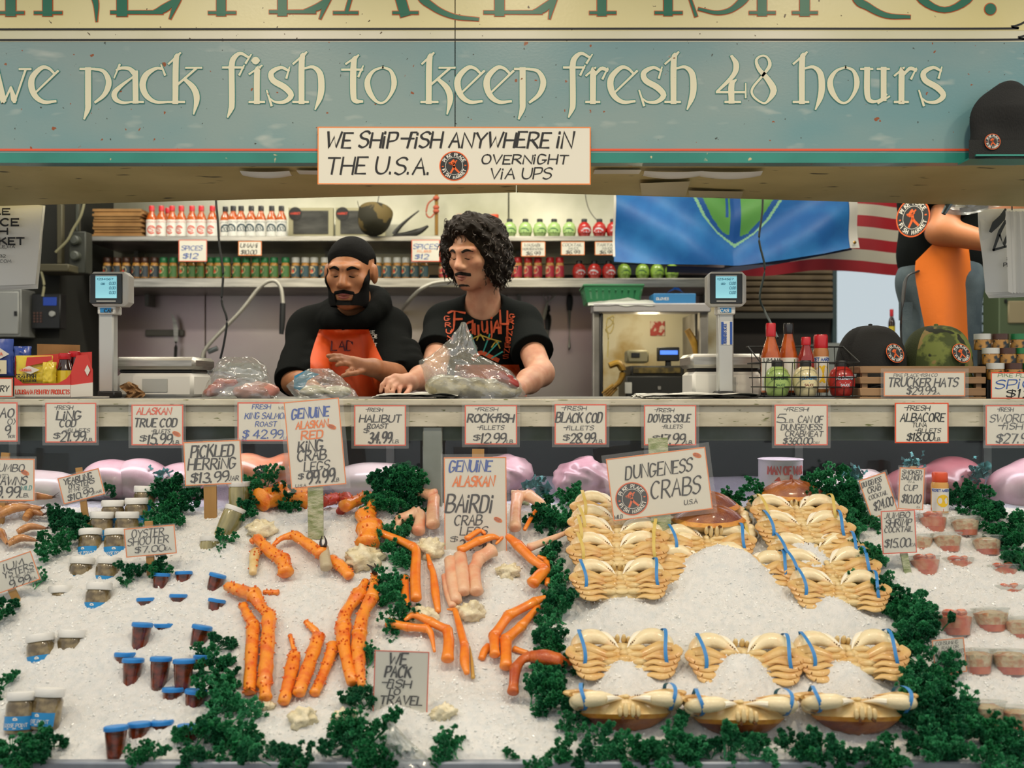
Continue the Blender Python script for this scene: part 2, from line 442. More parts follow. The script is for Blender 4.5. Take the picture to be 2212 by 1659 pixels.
# ------------------------------------------------------------------ soft solids (signed distance on a rectilinear grid)
class SDF:
    def __init__(s, xs, ys, zs):
        s.xs, s.ys, s.zs = np.asarray(xs, np.float32), np.asarray(ys, np.float32), np.asarray(zs, np.float32)
        s.d = np.full((len(s.xs), len(s.ys), len(s.zs)), 0.5, np.float32)

    def _blk(s, lo, hi):
        i = [max(int(np.searchsorted(a, l)) - 1, 0) for a, l in zip((s.xs, s.ys, s.zs), lo)]
        j = [min(int(np.searchsorted(a, h)) + 1, len(a)) for a, h in zip((s.xs, s.ys, s.zs), hi)]
        if any(a >= b for a, b in zip(i, j)): return None, None
        X, Y, Z = np.meshgrid(s.xs[i[0]:j[0]], s.ys[i[1]:j[1]], s.zs[i[2]:j[2]], indexing='ij')
        return (slice(i[0], j[0]), slice(i[1], j[1]), slice(i[2], j[2])), np.stack((X, Y, Z), -1)

    def _mix(s, sl, b, k, op):
        a = s.d[sl]
        if op == '-':
            b = -b; h = np.maximum(k - np.abs(a - b), 0) / k; s.d[sl] = np.maximum(a, b) + h * h * k / 4
        else:
            h = np.maximum(k - np.abs(a - b), 0) / k; s.d[sl] = np.minimum(a, b) - h * h * k / 4

    def cone(s, a, b, ra, rb, k=0.02, op='+', cuts=None):
        a, b = np.array(a, np.float32), np.array(b, np.float32); m = max(ra, rb) + k + 0.03
        sl, p = s._blk(np.minimum(a, b) - m, np.maximum(a, b) + m)
        if sl is None: return s
        ab = b - a; h = np.clip(((p - a) @ ab) / max(float(ab @ ab), 1e-9), 0, 1)
        d = np.linalg.norm(p - a - h[..., None] * ab, axis=-1) - (ra + (rb - ra) * h)
        for c, n in (cuts or []):
            n = np.array(n, np.float32); n /= np.linalg.norm(n); d = np.maximum(d, (p - np.array(c, np.float32)) @ n)
        s._mix(sl, d, k, op); return s

    def chain(s, pts, rs, k=0.02, op='+'):
        for i in range(len(pts) - 1): s.cone(pts[i], pts[i + 1], rs[i], rs[i + 1], k, op)
        return s

    def ell(s, c, r, R=None, k=0.02, op='+'):
        c, r = np.array(c, np.float32), np.array(r, np.float32); m = float(r.max()) + k + 0.03
        sl, p = s._blk(c - m, c + m)
        if sl is None: return s
        q = p - c
        if R is not None: q = q @ np.array(R, np.float32)
        k0 = np.linalg.norm(q / r, axis=-1); k1 = np.linalg.norm(q / (r * r), axis=-1) + 1e-6
        s._mix(sl, k0 * (k0 - 1) / k1, k, op); return s

    def cut(s, c, n):
        X, Y, Z = np.meshgrid(s.xs, s.ys, s.zs, indexing='ij'); n = np.array(n, float); n /= np.linalg.norm(n)
        s.d = np.maximum(s.d, ((X - c[0]) * n[0] + (Y - c[1]) * n[1] + (Z - c[2]) * n[2]).astype(np.float32)); return s

    def clone(s):
        o = SDF.__new__(SDF); o.xs, o.ys, o.zs = s.xs, s.ys, s.zs; o.d = s.d.copy(); return o

    def coords(s):
        return np.meshgrid(s.xs, s.ys, s.zs, indexing='ij')

    def sample(s, p):
        def ix(a, v):
            i = int(np.searchsorted(a, v)) - 1; i = min(max(i, 0), len(a) - 2); return i, min(max((v - a[i]) / (a[i + 1] - a[i]), 0), 1)
        (i, fx), (j, fy), (k, fz) = ix(s.xs, p[0]), ix(s.ys, p[1]), ix(s.zs, p[2])
        c = s.d[i:i + 2, j:j + 2, k:k + 2]
        c = c[0] * (1 - fx) + c[1] * fx; c = c[0] * (1 - fy) + c[1] * fy
        return float(c[0] * (1 - fz) + c[1] * fz)

    def hit(s, px, py, y0, y1, lift=0.002, step=0.004):
        """first point of the surface along the line of sight through a pixel"""
        y = y0
        while y < y1:
            p = P(px, py, y); d = s.sample(p)
            if d < lift: return p
            y += max(d * 0.7, step * 0.25) if d < 0.3 else step * 2
        return P(px, py, y1)

    def mesh(s, name, mats, parent=None, smooth_it=1, group_fn=None):
        d = s.d; ins = d < 0
        nx, ny, nz = d.shape
        cnt = np.zeros((nx - 1, ny - 1, nz - 1), np.float32); acc = np.zeros((nx - 1, ny - 1, nz - 1, 3), np.float32)
        sh = (nx - 1, ny - 1, nz - 1)
        ax = [s.xs, s.ys, s.zs]
        for axis in range(3):
            a = [slice(None)] * 3; b = [slice(None)] * 3; a[axis] = slice(0, -1); b[axis] = slice(1, None)
            da, db = d[tuple(a)], d[tuple(b)]; cr = (da < 0) != (db < 0)
            I = np.nonzero(cr); t = da[I] / (da[I] - db[I])
            pos = np.empty((len(I[0]), 3), np.float32)
            for q in range(3):
                if q == axis: pos[:, q] = ax[q][I[q]] * (1 - t) + ax[q][I[q] + 1] * t
                else: pos[:, q] = ax[q][I[q]]
            o = [q for q in range(3) if q != axis]
            for e in (0, 1):
                for g in (0, 1):
                    J = [I[0].copy(), I[1].copy(), I[2].copy()]; J[o[0]] -= e; J[o[1]] -= g
                    ok = (J[o[0]] >= 0) & (J[o[1]] >= 0) & (J[o[0]] < sh[o[0]]) & (J[o[1]] < sh[o[1]])
                    jj = (J[0][ok], J[1][ok], J[2][ok])
                    np.add.at(cnt, jj, 1); np.add.at(acc, jj, pos[ok])
        C = np.nonzero(cnt > 0); vid = np.full(sh, -1, np.int64); vid[C] = np.arange(len(C[0]))
        V = acc[C] / cnt[C][:, None]
        Fs = []
        for axis in range(3):
            a = [slice(None)] * 3; b = [slice(None)] * 3; a[axis] = slice(0, -1); b[axis] = slice(1, None)
            ia, ib = ins[tuple(a)], ins[tuple(b)]; I = np.nonzero(ia != ib)
            o = [(axis + 1) % 3, (axis + 2) % 3]
            ok = (I[o[0]] > 0) & (I[o[1]] > 0) & (I[o[0]] < sh[o[0]]) & (I[o[1]] < sh[o[1]])
            I = [q[ok] for q in I]; flip = ~ia[tuple(I)]
            q4 = []
            for e, g in ((0, 0), (1, 0), (1, 1), (0, 1)):
                J = [I[0].copy(), I[1].copy(), I[2].copy()]; J[o[0]] -= e; J[o[1]] -= g; q4.append(vid[tuple(J)])
            q4 = np.stack(q4, 1); q4[flip] = q4[flip][:, ::-1]; Fs.append(q4)
        Fa = np.concatenate(Fs); Fa = Fa[(Fa >= 0).all(1)]
        for _ in range(smooth_it):
            sm = np.zeros_like(V); n = np.zeros(len(V), np.float32)
            for a, b in ((0, 1), (1, 2), (2, 3), (3, 0)):
                np.add.at(sm, Fa[:, a], V[Fa[:, b]]); np.add.at(n, Fa[:, a], 1); np.add.at(sm, Fa[:, b], V[Fa[:, a]]); np.add.at(n, Fa[:, b], 1)
            V = V * 0.5 + 0.5 * sm / np.maximum(n, 1)[:, None]
        off = off_of(parent) if parent is not None else Vector((0, 0, 0))
        V = V - np.array(off, np.float32)
        me = bpy.data.meshes.new(name); me.vertices.add(len(V)); me.vertices.foreach_set('co', V.ravel().astype(np.float32))
        me.loops.add(Fa.size); me.loops.foreach_set('vertex_index', Fa.ravel().astype(np.int32))
        me.polygons.add(len(Fa)); me.polygons.foreach_set('loop_start', np.arange(0, Fa.size, 4, dtype=np.int32)); me.polygons.foreach_set('loop_total', np.full(len(Fa), 4, np.int32))
        me.update(calc_edges=True); me.validate()
        for m in (mats if isinstance(mats, (list, tuple)) else [mats]): me.materials.append(m)
        return link(name, me, parent, True, None, off)


def span(a, b, h):
    return np.arange(a, b + h, h)


def rotm(yaw=0, pitch=0, roll=0):
    return Matrix.Rotation(yaw, 3, 'Z') @ Matrix.Rotation(pitch, 3, 'X') @ Matrix.Rotation(roll, 3, 'Y')


# ------------------------------------------------------------------ shared materials
def specks(m, col, scale, lo, hi, stretch=(1, 1, 1)):
    """scattered chips and rust marks laid over a material's colour"""
    nt = m.node_tree; b = nt.nodes['Principled BSDF']
    tc = nt.nodes.new('ShaderNodeTexCoord'); mpn = nt.nodes.new('ShaderNodeMapping'); mpn.inputs['Scale'].default_value = stretch
    n = nt.nodes.new('ShaderNodeTexNoise'); n.inputs['Scale'].default_value = scale; n.inputs['Detail'].default_value = 2
    nt.links.new(tc.outputs['Object'], mpn.inputs[0]); nt.links.new(mpn.outputs[0], n.inputs['Vector'])
    r = nt.nodes.new('ShaderNodeMapRange'); r.inputs[1].default_value = lo; r.inputs[2].default_value = hi
    nt.links.new(n.outputs[0], r.inputs[0])
    mx = nt.nodes.new('ShaderNodeMix'); mx.data_type = 'RGBA'; mx.inputs[7].default_value = hx(col)
    old = b.inputs['Base Color'].links
    if old: nt.links.new(old[0].from_socket, mx.inputs[6])
    else: mx.inputs[6].default_value = b.inputs['Base Color'].default_value
    nt.links.new(r.outputs[0], mx.inputs[0]); nt.links.new(mx.outputs[2], b.inputs['Base Color'])
    return m


steel = mat('brushed_steel', '#b9b6ad', .38, .85, var=('#8f8d86', 6, .35, .7), bump=(60, .08), stretch=(1, 1, 12))
steel_dull = mat('dull_steel', '#8d8d88', .5, .6, var=('#70706b', 9, .35, .65), bump=(40, .1))
trimm = mat('counter_trim', '#cdc8b4', .45, .1, var=('#b0aa94', 7, .4, .7), bump=(50, .1), stretch=(1, 1, 3))
specks(trimm, '#6d7146', 30, .66, .72, (1, 1, 6))
black = mat('black_plastic', '#17191a', .45)
rubber = mat('black_rubber', '#101214', .7)
white_pl = mat('white_plastic', '#d9d8d0', .4)
grey_pl = mat('grey_plastic', '#a9aba6', .45)
dark_room = mat('dark_wall', '#24251f', .8, var=('#14150f', 3, .3, .7))
wood = mat('pine', '#b98f54', .6, var=('#8f6a38', 14, .3, .7), stretch=(1, 1, .1), bump=(80, .2))
ink = mat('ink_black', '#15171a', .6); ink_blue = mat('ink_blue', '#2a55a8', .6); ink_red = mat('ink_red', '#e0532c', .6); ink_or = mat('ink_orange', '#ee7d24', .6)
ink_teal = mat('ink_teal', '#2b8f8c', .6); ink_grey = mat('ink_grey', '#3d4143', .6); ink_green = mat('ink_green', '#2f7a4a', .6)
INK = {'k': ink, 'b': ink_blue, 'r': ink_red, 'o': ink_or, 't': ink_teal, 'g': ink_grey, 'n': ink_green}
paper = mat('card_paper', '#dedbcc', .7); bord_r = mat('border_red', '#e5522d', .6); bord_o = mat('border_orange', '#ef8536', .6)
sleeve = film('clear_sleeve', gloss=.03, rough=.2, haze=.10)
glassm = film('case_glass', '#eef6f4', gloss=.02, rough=.02, haze=.0)

YG, YF, YS = 2.70, 2.66, 2.50             # case glass, counter face, stall sign planes
ZT = ZC - (862 - CY) / F * 2.645          # counter top


def struct(name, mb, m, smooth=False):
    return tag(mb.build(name, m, None, smooth), kind='structure')


# floors, walls, ceiling
struct('floor', MB().box((-5, -2.5, -.1), (5, 5.6, 0)), mat('market_floor', '#6d655c', .6, var=('#4d4640', 4, .3, .7)))
struct('floor_platform', MB().box((-3.4, 3.22, 0), (3.6, 5.25, .12)), mat('platform', '#4a4640', .7))
mb = MB()
for x0, x1 in ((-2.33, -1.62), (-1.615, -.9), (-.895, -.03), (-.025, 1.12)):
    mb.bbox((x0, 5.25, 0), (x1, 5.32, 2.05), .002)
struct('wall_back', mb, mat('steel_wall', '#c2b8b2', .34, .6, var=('#b09a9e', 1.6, .35, .65), bump=(5, .12)))
mb = MB()
for x0, x1 in ((-2.33, -.02), (-.015, 1.12)): mb.bbox((x0, 5.25, 2.052), (x1, 5.32, 3.1), .002)
struct('wall_back_upper', mb, mat('steel_hood', '#c9c7b4', .3, .75, var=('#9a9a84', 2.5, .3, .7), bump=(4, .1)))
struct('wall_back_lining', MB().box((-2.33, 5.33, 0), (1.12, 5.36, 3.1)), dark_room)
struct('wall_left', MB().box((-3.5, 4.62, 0), (-2.1, 4.7, 3.1)).box((-3.5, 2.9, 0), (-3.42, 4.62, 3.1)).box((-2.16, 4.7, 0), (-2.1, 5.3, 3.1)), dark_room)
mb = MB(); mb.box((1.12, 5.3, 0), (1.70, 5.36, 2.3)).box((1.70, 5.3, 0), (2.16, 5.36, .9)).box((1.12, 5.3, 2.3), (3.6, 5.36, 3.1)).box((1.70, 5.3, 2.05), (2.16, 5.36, 2.3)).box((2.16, 5.3, 0), (2.47, 5.36, 2.3)).box((2.47, 5.3, 0), (2.62, 5.36, 1.62)).box((2.47, 5.3, 2.02), (2.62, 5.36, 2.3)).box((2.62, 5.3, 0), (3.6, 5.36, 2.3))
struct('wall_back_right', mb, mat('brown_wall', '#2b241d', .7, var=('#1a1613', 5, .3, .7)))
struct('wall_right', MB().box((3.52, 2.9, 0), (3.6, 5.36, 3.1)), mat('green_wall', '#4c5a48', .7))
struct('ceiling', MB().box((-3.5, 2.98, 3.1), (3.6, 5.36, 3.16)), mat('ceiling_paint', '#8f8a6c', .8))
# window to the street in the back wall, and a narrow one beside it
fr_m = mat('teal_frame', '#33474a', .5)
def window(name, x0, x1, z0, z1, bars=0):
    w = MB(); t = .022; y0, y1 = 5.27, 5.37
    w.box((x0 - t, y0, z0 - t), (x0, y1, z1 + t)).box((x1, y0, z0 - t), (x1 + t, y1, z1 + t)).box((x0, y0, z1), (x1, y1, z1 + t)).box((x0, y0, z0 - t), (x1, y1, z0))
    o = struct(name, w, fr_m)
    g = MB(); g.box((x0, 5.325, z0), (x1, 5.33, z1)); tag(g.build('pane', film('window_glass', '#f4fbff', .03, .05), o, False))
    for k in range(bars):
        b = MB(); z = z0 + (z1 - z0) * (k + 1) / (bars + 1); b.box((x0, 5.30, z - .006), (x1, 5.315, z + .006)); b.build('glazing_bar', fr_m, o, False)
    for k in range(3 if bars else 0):
        b = MB(); x = x0 + (x1 - x0) * (k + 1) / 4; b.box((x - .004, 5.30, z0), (x + .004, 5.315, z1)); b.build('glazing_bar', fr_m, o, False)
window('window_1', 1.72, 2.14, .92, 2.03)
window('window_2', 2.49, 2.60, 1.64, 2.0, 6)
# brown slatted shutter beside the window
sh = thing('roller_shutter', (1.42, 5.28, 1.78), 'brown slatted roller shutter above a dark doorway', 'shutter')
slat_m = mat('shutter_slat', '#6a5a40', .6, var=('#4a3d2a', 10, .3, .7))
for k in range(9):
    z = 1.80 + k * .033; MB().bbox((1.17, 5.235, z), (1.69, 5.29, z + .028), .006).build('slat', slat_m, sh)
MB().box((1.17, 5.24, 1.765), (1.69, 5.29, 1.795)).build('bottom_bar', mat('shutter_bar', '#55544c', .5, .4), sh, False)

# ------------------------------------------------------------------ the stall sign overhead
zs0 = P(0, 352, YS).z; zs = lambda py: ZC - (py - CY) / F * YS
SX0, SX1, SEAM = -1.75, 1.75, P(983, 0, YS).x
sign = thing('stall_sign', (0, YS, zs0), 'long painted stall sign in cream and weathered blue above the fish counter', 'sign')
cream = specks(mat('sign_cream', '#e3d9a8', .32, var=('#d8cb8c', 1.5, .35, .7), bump=(120, .05)), '#5b4a2c', 55, .71, .73)
offw = specks(mat('sign_white', '#ddd8c4', .35, var=('#cbc8a4', 2, .35, .7)), '#5b4a2c', 60, .70, .72)
blue = mat('sign_blue', '#829896', .32, var=('#528c96', 1.1, .42, .7), bump=(120, .05), stretch=(1, 1, 1.6))
specks(blue, '#8a4a22', 42, .705, .72); specks(blue, '#a9b4ad', 9, .62, .8, (1, 1, 3)); specks(blue, '#39423c', 75, .715, .735)
teal = specks(mat('sign_teal', '#2f8a7c', .35, var=('#23776b', 4, .35, .7)), '#c0b48c', 38, .68, .72)
ora = mat('sign_red', '#d9552f', .4)
for x0, x1 in ((SX0, SEAM - .0012), (SEAM + .0012, SX1)):
    MB().box((x0, YS, zs(66)), (x1, YS + .04, ZC + 1.3)).build('cream_board', cream, sign, False)
    MB().box((x0, YS, zs(90)), (x1, YS + .04, zs(66) - .0004)).build('white_band', offw, sign, False)
    MB().box((x0, YS, zs0), (x1, YS + .04, zs(90) - .0004)).build('blue_board', blue, sign, False)
d = YS - .0015
kp = mp(YS); sfr = Fr((0, YS, ZC))
for pts in ([(-420, 64), (1500, 62), (2140, 62), (2185, 58), (2215, 46), (2235, 20), (2245, -30)], [(-420, 87), (1500, 86), (2150, 86), (2200, 81), (2235, 66), (2258, 35), (2268, -30)]):
    q = [np.array(pts[0], float)] + catmull(pts[1:], 6); m = MB(); ribbon(m, sfr, [((a - CX) * kp, (CY - b) * kp) for a, b in q], [4.2 * kp] * len(q), .0012, 0); m.build('black_line', ink, sign, False)
MB().box((SX0, d, zs(326)), (SX1, YS - .0002, zs(321.5))).build('red_line', ora, sign, False)
MB().box((SX0, d, zs0), (SX1, YS - .0002, zs(330))).build('teal_edge', teal, sign, False)
# soffit under the sign: two sheets that sag away from the middle joint
sof = mat('soffit_paint', '#d2c48c', .6, var=('#b3a56e', 3, .3, .7), bump=(30, .2)); specks(sof, '#3f3a24', 26, .68, .74, (.4, 1, 1))
def soffit(xa, ya, xb, yb):
    m = MB(); n = 14
    for k in range(n + 1):
        t = k / n; px = xa + (xb - xa) * t; py = ya + (yb - ya) * t; xf = (px - CX) / F * YS; Yb = 2.97
        pb = Vector((xf * 1.0, Yb, ZC - (py - CY) / F * Yb))
        for v in ((xf, YS + .003, zs0 + .001), pb, pb + Vector((0, .012, .0)), pb + Vector((0, .012, .6)), (xf, YS + .003, zs0 + .6)): m.v.append(tuple(v))
    for k in range(n):
        for j in range(4): a = k * 5 + j; m.f.append((a, a + 1, a + 6, a + 5)); m.m.append(0)
    return m.build('soffit_sheet', sof, sign)
soffit(-420, 448, 1116, 414); soffit(1118, 414, 2640, 450)
tag(MB().tube([P(1117, y, 2.96) for y in (398, 408, 416)], .0015, 6).build('wire_end', black, sign))

# uncial lettering of the blue board: strokes as (x, y, width) measured from each letter's left edge and baseline
UN = {
    'w': [[(0, 225, 30), (45, 20, 38), (50, 0, 14)], [(50, 0, 12), (95, 95, 14)], [(95, 95, 14), (115, 20, 36), (118, 0, 14)], [(118, 0, 12), (190, 210, 14)], [(150, 212, 13), (222, 212, 13)]],
    'e': [[(155, 185, 14), (120, 217, 18), (75, 220, 26), (20, 165, 36), (10, 105, 40), (35, 40, 34), (90, 2, 24), (165, 7, 14)], [(40, 65, 12), (180, 200, 14)]],
    'p': [[(50, 210, 38), (50, 20, 38), (48, -40, 34), (25, -105, 10)], [(0, 213, 14), (90, 213, 14)], [(80, 213, 14), (145, 200, 22), (178, 150, 34), (178, 100, 36), (150, 45, 26), (95, 0, 14)]],
    'a': [[(15, 155, 8), (50, 240, 14)], [(30, 205, 12), (60, 218, 18), (110, 215, 24), (145, 185, 36)], [(150, 190, 36), (152, 5, 36)], [(120, 2, 12), (200, 2, 14)], [(140, 165, 10), (60, 105, 22), (18, 60, 34), (25, 20, 30), (70, -2, 18), (130, 2, 10)]],
    'c': [[(125, 240, 8), (150, 175, 14)], [(130, 215, 14), (90, 215, 20), (30, 175, 36), (8, 110, 40), (30, 45, 34), (90, 3, 20), (180, 2, 12)]],
    'k': [[(5, 245, 12), (80, 315, 12)], [(75, 310, 10), (52, 265, 36), (48, 2, 36)], [(0, 2, 14), (105, 2, 14)], [(115, 220, 12), (215, 220, 12)], [(180, 215, 14), (65, 115, 14)], [(105, 150, 20), (165, 90, 36), (185, 20, 36), (165, -75, 8)]],
    'f': [[(180, 305, 8), (145, 250, 14)], [(165, 285, 14), (110, 312, 20), (65, 275, 34), (55, 220, 36)], [(55, 225, 36), (57, 0, 36), (50, -45, 30), (30, -95, 8)], [(0, 222, 14), (130, 222, 14)], [(135, 235, 8), (105, 175, 14)]],
    'i': [[(0, 180, 12), (80, 235, 10)], [(70, 225, 10), (50, 195, 36), (48, 2, 36)], [(0, 2, 14), (95, 2, 14)], [(16, 266, 10), (22, 266, 32), (32, 266, 45), (40, 266, 48), (48, 266, 45), (58, 266, 32), (64, 266, 10)]],
    's': [[(150, 225, 8), (130, 155, 14)], [(145, 200, 14), (95, 222, 20), (35, 190, 32), (45, 140, 36), (120, 95, 38), (160, 45, 34), (120, 5, 24), (60, 2, 14), (25, 25, 8)], [(5, 75, 10), (35, -20, 14)]],
    'h': [[(5, 245, 12), (90, 320, 12)], [(85, 312, 10), (60, 270, 36), (58, 2, 36)], [(5, 2, 14), (100, 2, 14)], [(75, 215, 12), (130, 225, 20), (175, 185, 36), (185, 100, 40), (175, 30, 34), (145, -45, 8)]],
    't': [[(25, 245, 12), (105, 300, 12)], [(100, 295, 10), (75, 255, 36), (72, 60, 38), (85, 10, 30), (130, 5, 14)], [(0, 208, 14), (130, 208, 14)], [(135, 232, 8), (105, 165, 14)]],
    'o': [[(110, 224, 12), (50, 200, 18), (12, 140, 34), (22, 70, 36), (70, 5, 18), (120, 2, 14), (165, 60, 22), (182, 130, 34), (160, 200, 20), (110, 224, 12)]],
    'r': [[(0, 170, 12), (60, 222, 10)], [(55, 215, 10), (45, 190, 36), (43, 2, 36)], [(0, 2, 14), (85, 2, 14)], [(50, 165, 10), (95, 215, 22), (135, 205, 20)], [(138, 218, 8), (105, 150, 14)]],
    'u': [[(0, 213, 12), (75, 213, 12)], [(40, 213, 36), (40, 60, 36), (60, 10, 26), (110, 10, 14), (165, 50, 10)], [(105, 213, 12), (180, 213, 12)], [(145, 213, 36), (145, 20, 36)], [(182, 38, 10), (110, -5, 12)]],
    '4': [[(100, 295, 16), (130, 240, 36), (110, 170, 28), (10, 70, 14)], [(5, 65, 14), (190, 65, 14)], [(130, 145, 8), (100, 110, 36), (100, 5, 36)], [(60, 2, 14), (155, 2, 14)], [(190, 120, 8), (190, 30, 10)]],
    '8': [[(80, 170, 14), (125, 235, 22), (110, 285, 14), (75, 297, 12), (40, 270, 16), (55, 215, 24), (110, 150, 34), (150, 75, 40), (110, 5, 16), (75, -2, 12), (20, 40, 14), (15, 90, 14), (80, 170, 14)]],
}
sfr = Fr((0, YS, ZC)); kp = mp(YS)
def uncial(mb, ch, x, y, grow, n):
    sc = 1 / 2.95
    for si, st in enumerate(UN[ch]):
        st2 = catmull(st, 4) if len(st) > 2 else [np.array(q, float) for q in st]
        pts = [((x + q[0] * sc - CX) * kp, (CY - y + q[1] * sc) * kp) for q in st2]
        ribbon(mb, sfr, pts, [(max(q[2], 6) * sc + grow) * kp for q in st2], n + si * .00008, 0)
pos = [('w', -8), ('e', 65), ('p', 174), ('a', 242), ('c', 306), ('k', 363), ('f', 482), ('i', 539), ('s', 575), ('h', 632), ('t', 739), ('o', 790), ('k', 910), ('e', 985), ('e', 1048), ('p', 1112),
       ('f', 1218), ('r', 1266), ('e', 1315), ('s', 1379), ('h', 1435), ('4', 1546), ('8', 1620), ('h', 1712), ('o', 1789), ('u', 1859), ('r', 1932), ('s', 1983)]
m_lt = mat('letter_teal', '#2d7f78', .35); m_lc = specks(mat('letter_cream', '#d6d2b6', .35), '#7a4a22', 60, .74, .76)
for i, (c, x) in enumerate(pos):
    ol, fi = MB(), MB(); uncial(ol, c, x, 221.5, 3.6, .0008); uncial(fi, c, x, 221.5, 0.4, .0018)
    o = ol.build('letter', m_lt, sign, False); fi.build('letter_fill', m_lc, o, False)

# big serif capitals on the cream board, feet in view
m_lo = mat('letter_orange', '#c9622c', .4); m_lg = mat('letter_green', '#1f6b50', .35)
def cap(strokes, foot=(), dot=None):
    ol, fi = MB(), MB()
    for s_, col in ((2.6, ol), (-1.2, fi)):
        nn = .0006 if col is ol else .0018
        for si, st in enumerate(strokes):
            st2 = catmull(st, 5) if len(st) > 2 else [np.array(q, float) for q in st]
            ribbon(col, sfr, [((q[0] - CX) * kp, (CY - q[1]) * kp) for q in st2], [max(q[2] + s_, 1.5) * kp for q in st2], nn + si * .00008, 0)
        for a, b in foot:
            ribbon(col, sfr, [((a + 4 - CX) * kp, (CY - 28) * kp), ((b - 4 - CX) * kp, (CY - 28) * kp)], [(7 + s_) * kp] * 2, nn + .0004, 0)
    if dot:
        for rr, col, nn in ((14, ol, .0008), (12, fi, .002)): col.prism(circ((dot[0] - CX) * kp, (CY - dot[1]) * kp, rr * kp, 20), sfr, 0.0003, nn)
    o = ol.build('capital', m_lo, sign, False); fi.build('capital_fill', m_lg, o, False)
T = -190
def I_(x0, x1, a, b): cap([[((x0 + x1) / 2, T, x1 - x0), ((x0 + x1) / 2, 28, x1 - x0)], [(a, T, 8), (b, T, 8)]], [(a, b)])
def E_(x0, x1, a, e, f): cap([[((x0 + x1) / 2, T, x1 - x0), ((x0 + x1) / 2, 28, x1 - x0)], [(a + 3, 27, 8), (e - 18, 27, 9)], [(e - 34, 26, 8), (e - 12, 18, 18), (f, -6, 8)], [(e, 40, 5), (f - 6, 0, 15), (f, -10, 6)]] + ([[(a, T, 8), (e, T, 8)], [(x0, -80, 8), (e - 30, -80, 8)]] if True else []))
I_(12, 35, -6, 55); cap([[(103, T, 22), (103, 28, 22)], [(115, -70, 10), (200, T, 8)], [(135, -80, 12), (185, -40, 18), (206, 0, 14), (209, 46, 4)]], [(72, 137)])
E_(252, 276, 238, 368, 390)
cap([[(478, T, 21), (478, 28, 21)], [(478, T, 8), (540, T + 8, 18), (560, -140, 22), (540, -95, 16), (480, -90, 8)]], [(448, 512)])
cap([[(610, T, 21), (610, 28, 21)], [(584, 26, 8), (680, 26, 9)], [(660, 24, 8), (690, 14, 16), (716, -8, 8)], [(692, 40, 5), (708, 0, 14), (717, -10, 5)]])
cap([[(748, 28, 9), (810, T, 9)], [(812, T, 20), (874, 28, 23)], [(765, -50, 7), (850, -50, 7)]], [(718, 776), (846, 906)])
cap([[(1020, T + 20, 8), (960, T, 14), (900, -120, 24), (905, -20, 20), (935, 15, 15), (980, 36, 11), (1032, 42, 8)]])
E_(1068, 1090, 1044, 1187, 1202)
cap([[(1300, T, 21), (1300, 28, 21)], [(1275, T, 8), (1390, T, 8)], [(1300, -85, 8), (1365, -85, 8)]], [(1271, 1333)]); I_(1433, 1453, 1412, 1476)
cap([[(1600, T + 30, 6), (1550, T, 10), (1500, -150, 20), (1520, -95, 24), (1590, -60, 26), (1612, -15, 22), (1585, 18, 13), (1550, 28, 9), (1510, 20, 7)], [(1488, -10, 6), (1503, 34, 8)]])
cap([[(1646, T, 21), (1646, 28, 21)], [(1738, T, 22), (1738, 28, 22)], [(1646, -80, 8), (1738, -80, 8)]], [(1616, 1677), (1709, 1768)])
cap([[(1950, T + 20, 8), (1890, T, 14), (1835, -110, 24), (1848, -10, 20), (1875, 15, 16), (1915, 34, 12), (1964, 37, 8)]])
cap([[(2040, -125, 10), (1985, -80, 22), (1985, -10, 20), (2040, 22, 12), (2096, -10, 20), (2096, -80, 22), (2040, -125, 10)]])
cap([], (), (2139, 20))

# ------------------------------------------------------------------ counter and refrigerated case
ct = thing('countertop', (0, 2.92, ZT), 'long steel countertop with grimy pale trim edge', 'countertop')
MB().bbox((-2.2, 2.66, ZT - .02), (2.2, 3.2, ZT), .003).build('slab', steel_dull, ct)
MB().bbox((-2.2, 2.644, ZT - .0175), (2.2, 2.662, ZT + .0004), .003).build('edge_strip', trimm, ct)
case = thing('fish_case', (0, 2.95, 0), 'refrigerated glass fish case under the countertop', 'display case')
zf = lambda py, Y=YF: ZC - (py - CY) / F * Y
MB().bbox((-2.2, YF, zf(922)), (2.2, YF + .03, ZT - .0185), .002).build('face_panel', trimm, case)
MB().box((-2.2, YG - .012, zf(951, YG)), (2.2, YG + .012, zf(922) - .001)).build('glass_channel', mat('channel', '#5a615e', .45, .5, var=('#3f4a3a', 8, .35, .7)), case, False)
MB().box((-2.2, YG + .03, zf(922)), (2.2, 3.19, zf(922) + .01)).build('ceiling_panel', white_pl, case, False)
px0, px1 = P(915, 0, YG).x, P(957, 0, YG).x
MB().bbox((px0, YG - .03, zf(1120, YG)), (px1, YG + .02, zf(922)), .003).build('post', mat('post_steel', '#9aa19c', .45, .4, var=('#80877f', 6, .3, .7)), case)
for a, b in ((px0 - .008, px0 - .0005), (px1 + .0005, px1 + .007)): MB().box((a, YG - .012, zf(1120, YG)), (b, YG + .012, zf(951, YG))).build('gasket', rubber, case, False)
for a, b in ((-2.2, px0 - .008), (px1 + .007, 2.2)):
    MB().box((a, YG - .003, zf(1180, YG)), (b, YG + .003, zf(951, YG))).build('glass_pane', glassm, case, False)
MB().box((-2.2, YG - .02, .0), (2.2, YG + .012, zf(1185, YG))).build('front_panel', white_pl, case, False)
MB().box((-2.2, 2.72, zf(1185, YG) - .02), (2.2, 3.2, zf(1185, YG) - .001)).build('case_floor', white_pl, case, False)
MB().box((-2.2, 3.18, .0), (2.2, 3.2, ZT - .021)).build('back_panel', mat('case_back', '#2c2f30', .35, var=('#17191a', 2, .3, .7)), case, False)
